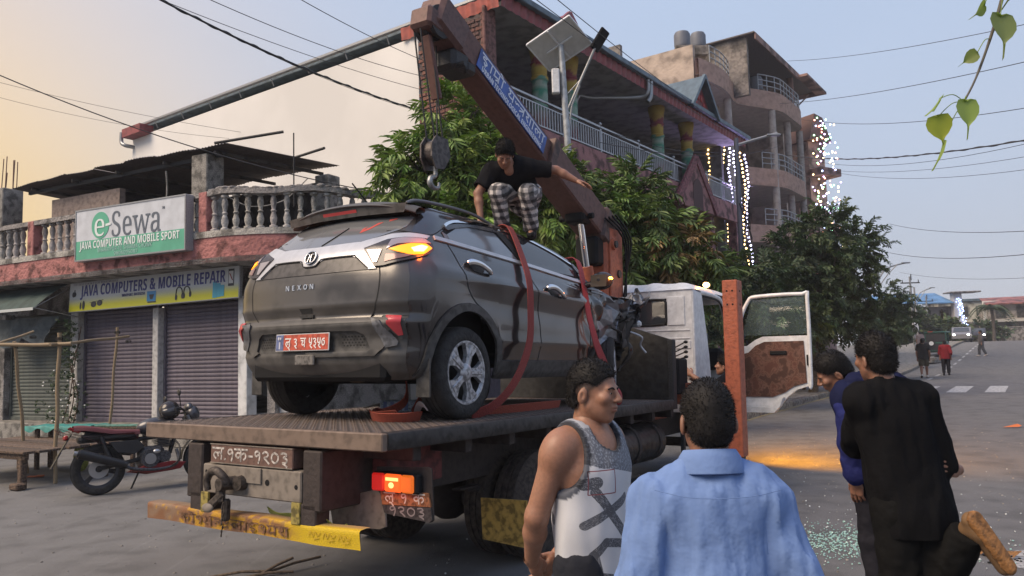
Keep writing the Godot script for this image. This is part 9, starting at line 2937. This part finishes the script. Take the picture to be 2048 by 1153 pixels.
# ------------------------------------------------------------------ poles and lamps
func lamps_and_poles() -> void:
	var t := thing("solar_street_lamp", "solar street lamp with tilted pale panel and black lamp head above the boom", "street lamp", W(1.36, 0, -15.5))
	var b := MB.new(); b.cyl(W(0.06, 0, 0), W(-0.20, 8.0, 0), 0.085, 0.06, 14)
	part(b, "pole", mk(C(0.40, 0.42, 0.44), 0.45, 0.4, blotch(), 0.8), t)
	var c := W(-0.24, 8.02, 0)
	var u := W(0.86, 0.38, 0.5); var v := W(0.49, -0.38, -0.5)
	var n := v.cross(u).normalized()
	if n.y < 0: n = -n
	b = MB.new(); b.xf = Transform3D(Basis(u.normalized(), v.normalized(), u.cross(v).normalized()), c)
	b.box(Vector3.ZERO, W(u.length(), v.length(), 0.03), 0.004)
	var pn := part(b, "panel", mk(C(0.50, 0.50, 0.50), 0.6, 0, faint(), 0.9), t)
	b = MB.new()
	var hu := u / 2; var hv := v / 2
	for e in [[-hu - hv, hu - hv], [hu - hv, hu + hv], [hu + hv, -hu + hv], [-hu + hv, -hu - hv]]: b.beam(c + e[0], c + e[1], 0.03, 0.05, n)
	b.beam(c - hu * 0.6 - n * 0.04, c + hu * 0.6 - n * 0.04, 0.03, 0.03, n); b.beam(c - hv - n * 0.04, c + hv - n * 0.04, 0.03, 0.03, n)
	part(b, "panel_frame", M.white_steel, pn)
	b = MB.new(); b.xf = Transform3D(Basis(u.normalized(), v.normalized(), u.cross(v).normalized()), c + n * 0.02)
	for i in 6:
		for j in 4: b.box(W((i - 2.5) * u.length() / 6.2, (j - 1.5) * v.length() / 4.2, 0), W(u.length() / 6.6, v.length() / 4.5, 0.004))
	part(b, "cells", mk(C(0.02, 0.025, 0.05), 0.15), pn)
	b = MB.new(); b.box(W(-0.34, 7.2, 0.06), W(0.16, 0.52, 0.14), 0.02)
	part(b, "battery_box", M.white_steel, t)
	b = MB.new(); b.tube(P3([-0.14, 6.55, 0, 0.48, 7.85, 0.15]), 0.03, 8); b.tube(P3([-0.10, 6.2, 0, -0.02, 6.7, 0.02, 0.15, 7.1, 0.07]), 0.022, 7); b.tube(P3([-0.15, 6.9, 0.0, 0.2, 7.25, 0.08]), 0.015, 6)
	part(b, "arm", M.galv, t)
	b = MB.new(); b.beam(W(0.46, 7.82, 0.14), W(0.72, 8.22, 0.18), 0.24, 0.06, W(0.5, -0.3, 0.8), 0.02)
	part(b, "lamp_head", M.black, t)
	t = thing("lamp_pole", "dark street lamp pole between the lit strings with one pale arm", "street lamp", W(8.12, 0, -27.0))
	b = MB.new(); b.cyl(W(0, 0, 0), W(0.05, 9.1, 0), 0.12, 0.08, 12)
	part(b, "pole", mk(C(0.10, 0.11, 0.15), 0.6, 0.3), t)
	b = MB.new(); b.tube(smooth_path(P3([0.05, 8.85, 0, 0.6, 9.0, 0.05, 1.5, 9.22, 0.1])), 0.05, 8); b.box(W(1.35, 9.16, 0.1), W(0.5, 0.07, 0.16), 0.02)
	part(b, "arm", M.galv, t)
	b = MB.new()
	for k in 7: b.tube(smooth_path(P3([0.1 + rf(-0.1, 0.3), rf(4.5, 7), 0.1, rf(0.1, 0.5), rf(4.5, 7), 0.15, rf(0, 0.4), rf(5, 7.4), 0.1])), 0.015, 5)
	part(b, "tangled_wire", M.black, t)
	for q in [["far_lamp_pole", "street lamp pole rising out of the dark trees with its arm over the street", W(21.8, 0, -45.5), 6.4, W(1.6, 6.2, 0.1), false], ["far_lamp_pole", "slim street lamp pole by the corner of the blue roofed hall", W(36.2, 0, -69.0), 5.3, W(1.5, 5.2, 0.1), false], ["line_pole", "white power line pole with a cross arm and meter box in front of the hall", W(31.2, 0, -60.0), 5.9, W(0, 0, 0), true], ["line_pole", "thin line pole beside the festooned corner tower", W(44.2, 0, -82.0), 5.0, W(0, 0, 0), true]]:
		var base: Vector3 = q[2]
		base.y = gh(base) - 0.05
		t = thing(q[0], q[1], "pole", base, Vector3.ZERO, "poles along the street")
		b = MB.new(); b.cyl(W(0, 0, 0), W(-0.05, q[3], 0), 0.11, 0.07, 10)
		part(b, "pole", M.galv, t)
		b = MB.new()
		if q[5]:
			b.box(W(-0.05, q[3] - 0.5, 0), W(1.5, 0.09, 0.09), 0.01); b.box(W(0.05, q[3] - 0.05, 0), W(0.06, 0.5, 0.06), 0.01)
			for k in [-0.65, -0.05, 0.6]: b.cyl(W(k, q[3] - 0.45, 0), W(k, q[3] - 0.25, 0), 0.04, 0.03, 8)
			part(b, "cross_arm", M.dark_metal, t)
			b = MB.new(); b.box(W(0.05, 2.0, 0.16), W(0.4, 0.55, 0.2), 0.03)
			part(b, "meter_box", M.white_steel, t)
		else:
			b.tube(smooth_path(PackedVector3Array([W(-0.05, q[3] - 1.2, 0), W(0.5, q[3] - 0.5, 0), q[4]])), 0.045, 7); b.tube(smooth_path(PackedVector3Array([W(-0.05, q[3] - 1.6, 0), W(0.5, q[3] - 0.9, 0), q[4] - W(0.5, 0.08, 0)])), 0.03, 6)
			b.box(q[4], W(0.5, 0.08, 0.18), 0.03)
			part(b, "arm", M.galv, t)
# ------------------------------------------------------------------ traffic far up the street
func far_traffic() -> void:
	var at := W(28.75, 0, -52.3); at.y = gh(at)
	var t := thing("auto_rickshaw", "green three wheeled auto rickshaw parked by the kerb with a spare wheel on its back", "auto rickshaw", at, W(0, -36, 0))
	var green := mk(C(0.03, 0.14, 0.10), 0.5, 0.1, grime(), 1.0)
	var b := MB.new(); b.box(W(0, 0.72, 0.5), W(1.25, 0.7, 1.1), 0.08); b.box(W(0, 0.62, -0.9), W(0.9, 0.6, 0.5), 0.12); b.box(W(0, 0.38, -0.2), W(1.2, 0.1, 1.9), 0.03)
	part(b, "body", green, t)
	b = MB.new(); b.box(W(0, 1.68, -0.05), W(1.35, 0.1, 2.2), 0.05)
	for s in [-0.6, 0.6]: b.box(W(s, 1.35, 1.0), W(0.06, 0.7, 0.06)); b.box(W(s, 1.3, -0.2), W(0.05, 0.75, 0.05)); b.box(W(s * 0.8, 1.3, -1.0), W(0.05, 0.75, 0.05))
	part(b, "canopy", green, t)
	b = MB.new(); b.box(W(0, 1.3, 1.03), W(1.15, 0.5, 0.03)); b.box(W(0, 0.72, 1.06), W(1.1, 0.4, 0.02))
	part(b, "rear_curtain", mk(C(0.03, 0.03, 0.03), 0.6), t)
	b = MB.new(); b.cyl(W(-0.25, 0.95, 1.06), W(-0.25, 0.95, 1.17), 0.22, -1, 20)
	part(b, "spare_tyre", M.rubber, t)
	b = MB.new(); b.cyl(W(-0.25, 0.95, 1.17), W(-0.25, 0.95, 1.18), 0.14, -1, 20)
	part(b, "spare_rim", M.white_paint, t)
	b = MB.new(); b.box(W(-0.5, 0.62, 1.07), W(0.12, 0.08, 0.03)); b.box(W(0.5, 0.62, 1.07), W(0.12, 0.08, 0.03)); b.box(W(-0.3, 1.72, 1.03), W(0.3, 0.05, 0.03))
	part(b, "tail_light", mk(C(0.5, 0.05, 0.03), 0.3), t)
	for w in [[-0.52, 0.55], [0.52, 0.55], [0.0, -1.0]]:
		b = MB.new(); b.cyl(W(w[0] - 0.06, 0.22, w[1]), W(w[0] + 0.06, 0.22, w[1]), 0.22, -1, 18)
		part(b, "wheel", M.rubber, t)
	var cols := [C(0.22, 0.22, 0.24), C(0.05, 0.05, 0.06), C(0.3, 0.29, 0.27)]
	var cars := [[W(43.6, 0, -75.0), "grey hatchback with its headlights on coming down the street", 0, true, -32.0], [W(50.5, 0, -84.0), "dark car following the grey one down the street", 1, true, -30.0], [W(58.5, 0, -93.0), "pale car parked across the far end of the street", 2, false, 60.0]]
	for q in cars:
		at = q[0]; at.y = gh(at)
		t = thing("far_car", q[1], "car", at, W(0, q[4], 0), "cars far up the street")
		b = MB.new()
		b.xf = Transform3D(Basis(W(0, 0, 1), W(0, 1, 0), W(-1, 0, 0)), Vector3.ZERO)
		b.prism(PV([-1.9, 0.35, 1.9, 0.35, 1.95, 0.75, 1.7, 0.92, 0.95, 0.98, 0.35, 1.45, -0.9, 1.48, -1.6, 1.0, -1.92, 0.9]), -0.8, 0.8, 0.05)
		part(b, "body", mk(cols[q[2]], 0.3, 0.3), t)
		b = MB.new()
		b.xf = Transform3D(Basis(W(0, 0, 1), W(0, 1, 0), W(-1, 0, 0)), Vector3.ZERO)
		b.prism(PV([0.80, 1.0, 0.33, 1.38, -0.85, 1.40, -1.35, 1.02]), -0.81, 0.81)
		b.xf = Transform3D(); b.quad(W(-0.68, 1.02, 0.94), W(0.68, 1.02, 0.94), W(0.62, 1.40, 0.43), W(-0.62, 1.40, 0.43))
		part(b, "window", M.glass, t)
		for s in [-0.6, 0.6]:
			b = MB.new(); b.ell(W(s, 0.72, 1.93), W(0.13, 0.08, 0.05), 10, 6)
			part(b, "headlight", glow(C(1, 0.95, 0.85), 9.0) if q[3] else M.galv, t)
			for z in [-1.2, 1.25]:
				b = MB.new(); b.cyl(W(s * 1.2 - 0.08, 0.3, z), W(s * 1.2 + 0.08, 0.3, z), 0.3, -1, 16)
				part(b, "wheel", M.rubber, t)
	at = W(25.3, 0, -55.0); at.y = gh(at)
	t = thing("litter_bin", "mint green litter bin on the pavement by the shrub", "bin", st(-2.6, 36.0, 0.16))
	b = MB.new(); b.lathe([Vector2(0, 0), Vector2(0.28, 0), Vector2(0.36, 0.95), Vector2(0.4, 0.95), Vector2(0.4, 1.0), Vector2(0.3, 1.15), Vector2(0, 1.2)], 18)
	part(b, "bin_body", mk(C(0.12, 0.36, 0.27), 0.6, 0, grime(), 1.5), t)
	t = thing("stone_monument", "pale stone lotus shaped monument under the dark trees by the kerb", "monument", st(-3.6, 44.0, 0.1))
	b = MB.new(); b.cyl(W(0, 0, 0), W(0, 1.6, 0), 0.35, 0.3, 12); b.box(W(0, 1.75, 0), W(2.0, 0.2, 1.2), 0.04)
	part(b, "plinth", M.old_white, t)
	for k in 5:
		b = MB.new(); b.beam(W((k - 2) * 0.25, 1.8, 0), W((k - 2) * 0.55, 2.6 - absf(k - 2) * 0.15, 0), 0.3, 0.1, Vector3.BACK, 0.03)
		part(b, "petal", M.old_white, t)
	t = thing("stacked_slabs", "grey concrete slabs and a pipe lying at the edge of the pavement", "rubble", st(0.2, 36.0, 0.02), W(0, 40, 0))
	for k in 3:
		b = MB.new(); b.box(W(0.2 * k, 0.08 + 0.1 * k, 0), W(1.6 - 0.3 * k, 0.1, 0.8), 0.02)
		part(b, "slab", M.concrete, t)
# ------------------------------------------------------------------ cables
func cables() -> void:
	var list := [
		["thin black cable sagging across the whole left part of the sky to the tree", W(-7.89, 6.13, -11.00), W(-1.90, 4.42, -13.20), 0.0090, 0.25],
		["thick black twisted cable dropping from the top edge towards the tree", W(-5.03, 6.53, -9.00), W(-1.34, 6.40, -15.00), 0.0150, 0.20],
		["thin cable just left of the thick twisted one", W(-4.77, 6.59, -10.00), W(-1.69, 6.63, -15.50), 0.0045, 0.15],
		["thin cable crossing the white wall just above the thick twisted one", W(-5.52, 6.93, -10.00), W(-1.15, 7.12, -16.00), 0.0055, 0.15],
		["cable crossing the upper right of the white wall", W(-4.10, 6.57, -10.00), W(-1.15, 7.45, -16.00), 0.0060, 0.15],
		["cable nearest the boom head on the white wall", W(-2.82, 6.52, -10.00), W(-0.88, 7.60, -16.00), 0.0060, 0.10],
		["faint cable low across the yellow sky", W(-15.47, 10.18, -22.00), W(-3.44, 8.17, -24.00), 0.0060, 0.30],
		["faint cable below the other faint one on the yellow sky", W(-15.46, 9.73, -22.00), W(-6.77, 8.54, -24.00), 0.0055, 0.30],
		["cable running above the solar panel down to the tan block, upper of two", W(0.63, 7.53, -12.00), W(9.04, 10.24, -30.00), 0.0080, 0.15],
		["cable running above the solar panel down to the tan block, lower of two", W(0.27, 7.54, -12.00), W(8.94, 10.12, -30.00), 0.0080, 0.15],
		["highest cable in the open sky at the right", W(13.56, 15.33, -36.00), W(11.93, 8.52, -16.00), 0.0090, 0.20],
		["second highest cable in the open sky at the right", W(13.07, 13.24, -36.00), W(11.85, 7.70, -16.00), 0.0100, 0.20],
		["cable level with the lowest heart shaped leaf", W(13.98, 12.46, -36.00), W(11.76, 6.64, -16.00), 0.0090, 0.35],
		["thick paired cable across the right sky, darkest there", W(13.29, 10.72, -36.00), W(11.70, 5.95, -16.00), 0.0175, 0.35],
		["thin cable just under the thick pair at the right", W(13.87, 10.56, -36.00), W(11.69, 5.91, -16.00), 0.0070, 0.50],
		["faint cable below the thick pair at the right", W(13.85, 10.22, -36.00), W(11.66, 5.59, -16.00), 0.0060, 0.40],
		["lowest of the faint cables under the thick pair at the right", W(13.86, 10.32, -36.00), W(11.64, 5.29, -16.00), 0.0060, 0.50],
		["cable above the street running off from the tall dark tree", W(20.91, 8.21, -42.00), W(14.40, 4.50, -20.00), 0.0100, 0.25],
		["cable above the far lamp arm at the right", W(20.80, 6.61, -42.00), W(14.34, 3.92, -20.00), 0.0110, 0.25],
		["faint cable low over the far roofs", W(30.39, 7.19, -60.00), W(21.43, 4.09, -30.00), 0.0090, 0.30],
		["slack cable strung across the front of the veranda house", W(0.86, 7.28, -17.00), W(8.70, 9.21, -29.00), 0.0100, 0.50],
		["cable passing the yellow lit strings to the apartment block", W(2.26, 6.74, -18.50), W(12.23, 10.64, -34.00), 0.0100, 0.40],
		["stay wire slanting down behind the decorated house", W(18.21, 14.07, -48.00), W(19.87, 10.16, -48.00), 0.0100, 0.00],
	]
	var dk := mk(C(0.03, 0.03, 0.033), 0.7)
	for q in list:
		var t := thing("overhead_cable", q[0], "cable", q[1], Vector3.ZERO, "overhead cables")
		var b := MB.new()
		var a := Vector3.ZERO
		var c: Vector3 = q[2] - q[1]
		var pts := PackedVector3Array()
		for k in 21:
			var u := k / 20.0
			pts.append(a.lerp(c, u) - W(0, q[4] * 4.0 * u * (1 - u), 0))
		b.tube(pts, q[3], 5)
		if q[3] > 0.014:
			var tw := PackedVector3Array()
			for k in 161:
				var u := k / 160.0
				tw.append(a.lerp(c, u) - W(0, q[4] * 4.0 * u * (1 - u), 0) + W(0, cos(u * 90.0), sin(u * 90.0)) * q[3] * 1.3)
			b.tube(tw, q[3] * 0.6, 4)
		part(b, "wire", dk, t)
# ------------------------------------------------------------------ odds and ends on the ground
func small_things() -> void:
	var r := RandomNumberGenerator.new(); r.seed = 15
	var t := thing("broken_glass", "spill of crumbled greenish safety glass on the tarmac behind the man in black", "broken glass", W(2.75, 0, -6.5))
	t.set_meta("kind", "stuff")
	var b := MB.new(); b.box(Vector3.ZERO, W(0.012, 0.007, 0.010), 0.002)
	var xs := []
	for k in 1500:
		var p := Vector2(r.randfn(), r.randfn()) * Vector2(0.42, 0.30)
		xs.append(Transform3D(Basis.from_euler(W(r.randf() * 0.6, r.randf() * 6.0, r.randf() * 0.6)).scaled(Vector3.ONE * r.randf_range(0.5, 1.5)), W(p.x, 0.006, p.y)))
	multi(b.mesh(), xs, "fragments", mk(C(0.30, 0.48, 0.44), 0.1, 0.1), t)
	t = thing("glass_trail", "sparse pale glass crumbs scattered across the tarmac", "broken glass", W(3.6, 0, -6.4))
	t.set_meta("kind", "stuff")
	xs = []
	for k in 420: xs.append(Transform3D(Basis.from_euler(W(r.randf(), r.randf() * 6.0, r.randf())).scaled(Vector3.ONE * r.randf_range(0.4, 1.3)), W(r.randfn() * 1.6, 0.006, r.randfn() * 1.6)))
	multi(b.mesh(), xs, "fragments", mk(C(0.55, 0.58, 0.58), 0.15), t)
	var gv := MB.new(); gv.ell(Vector3.ZERO, W(0.012, 0.007, 0.010), 6, 4)
	t = thing("grit", "loose grit and small stones over the tarmac and the dusty yard", "grit")
	t.set_meta("kind", "stuff")
	xs = []
	var cs := []
	for k in 6000:
		var p := W(r.randf_range(-8, 9), 0, -r.randf_range(2.5, 16))
		xs.append(Transform3D(Basis.from_euler(W(0, r.randf() * 6.0, 0)).scaled(Vector3.ONE * pow(r.randf(), 4.0) * 1.1 + Vector3.ONE * 0.2), p + W(0, 0.002, 0)))
		var v := r.randf_range(0.5, 1.5)
		cs.append(Color(v, v * 0.97, v * 0.93))
	var gm := mk(C(0.24, 0.23, 0.22), 0.95); gm.vertex_color_use_as_albedo = true
	multi(gv.mesh(), xs, "stones", gm, t, cs)
	t = thing("scorched_rag", "crumpled brown rag with charred bits beside the raised shoe", "rag", W(3.58, 0, -5.92))
	b = MB.new()
	for k in 9:
		var o := W(r.randf_range(-0.12, 0.12), 0.01, r.randf_range(-0.08, 0.08))
		b.tri(o, o + W(r.randf_range(0.04, 0.12), r.randf_range(0.01, 0.06), r.randf_range(-0.05, 0.05)), o + W(r.randf_range(-0.05, 0.05), r.randf_range(0.0, 0.05), -r.randf_range(0.04, 0.1)))
	part(b, "cloth", mk(C(0.26, 0.13, 0.05), 0.9, 0, grime(), 4.0), t)
	b = MB.new()
	for k in 26: b.ell(W(r.randfn() * 0.18 + 0.12, 0.008, r.randfn() * 0.14), W(r.randf_range(0.006, 0.022), 0.007, r.randf_range(0.006, 0.018)), 6, 4)
	kind_stuff(part(b, "charred_bits", M.black, t))
	t = thing("spilled_powder", "patch of pale grey powder at the right edge of the tarmac", "spill", W(3.95, 0.0, -5.85))
	b = MB.new()
	var rim := []
	for k in 30:
		var a := TAU * k / 30.0
		var q := 0.55 + 0.18 * sin(a * 3.0 + 1.0) + 0.1 * sin(a * 7.0)
		rim.append(W(cos(a) * q * 0.9, 0.004, sin(a) * q * 0.35))
	for k in 30: b.tri(W(0, 0.007, 0), rim[(k + 1) % 30], rim[k])
	part(b, "powder", mk(C(0.36, 0.36, 0.37), 0.95, 0, grime(), 2.0), t)
	t = thing("orange_leaf", "curled orange leaf lying on the open street at the right edge", "leaf", W(9.2, 0, -14.5))
	b = MB.new(); b.quad(W(-0.16, 0.02, 0.02), W(0.12, 0.02, 0.05), W(0.16, 0.07, -0.04), W(-0.1, 0.01, -0.06)); b.tri(W(0.12, 0.02, 0.05), W(0.2, 0.04, 0.02), W(0.16, 0.07, -0.04))
	part(b, "blade", mk(C(0.45, 0.12, 0.03), 0.8), t)
	t = thing("red_scrap", "tiny scrap of red plastic on the tarmac right of the man in black", "scrap", W(3.95, 0, -8.3))
	b = MB.new(); b.box(W(0, 0.01, 0), W(0.05, 0.012, 0.03), 0.003)
	part(b, "plastic", mk(C(0.5, 0.05, 0.05), 0.5), t)
	t = thing("broken_sticks", "broken sticks and a strip of wood lying at the bottom edge of the picture", "stick", W(-2.0, 0, -6.05))
	for q in [[-0.35, 0.0, 0.1, 0.1, 0.02, 0.05], [0.05, 0.01, 0.1, 0.42, 0.05, -0.22], [0.02, 0.0, 0.12, 0.25, 0.09, -0.05], [-0.1, 0.0, 0.16, 0.3, 0.03, 0.12]]:
		b = MB.new(); b.tube(P3([q[0], q[1] + 0.012, q[2], (q[0] + q[3]) / 2 + 0.02, (q[1] + q[4]) / 2 + 0.03, (q[2] + q[5]) / 2, q[3], q[4] + 0.012, q[5]]), 0.011, 6)
		part(b, "stick", mk(C(0.15, 0.11, 0.08), 0.9, 0, grime(), 3.0), t)
	t = thing("orange_debris", "bit of orange litter on the ground under the wooden platform", "litter", W(-7.15, 0, -11.6))
	b = MB.new(); b.box(W(0, 0.015, 0), W(0.22, 0.02, 0.08), 0.006); b.box(W(0.1, 0.03, 0.05), W(0.1, 0.02, 0.06), 0.006)
	part(b, "wrapper", mk(C(0.42, 0.13, 0.06), 0.7), t)
	for q in [[W(7.45, 1.55, -21.6), "cluster of small white lamps glowing through the cab door window"], [W(12.2, 2.6, -30.4), "small white lamp glowing beside the yellowish shrub"]]:
		t = thing("shop_lamps", q[1], "lamp", q[0])
		var sp := SphereMesh.new(); sp.radius = 0.045; sp.height = 0.09; sp.radial_segments = 8; sp.rings = 5
		for k in 5: inst(sp, "bulb", glow(C(0.8, 0.82, 1.0), 8.0), t, Transform3D(Basis(), W(rf(-0.35, 0.35), rf(-0.25, 0.3), rf(-0.1, 0.1))))
		b = MB.new(); b.box(W(0, -0.1, -0.2), W(1.0, 0.8, 0.05), 0.01)
		part(b, "backing", rose_m(), t)
	var y := MB.new()
	for k in 26:
		var z := -1.5 + k * 0.9
		y.quad(st(0.02, z, 0.006), st(0.14 + 0.03 * sin(k * 1.3), z, 0.006), st(0.14 + 0.03 * sin(k * 1.3 + 1.3), z + 0.9, 0.006), st(0.02, z + 0.9, 0.006))
	struct(y, "gutter_line", mk(C(0.30, 0.26, 0.16), 0.9, 0, grime(), 0.7))
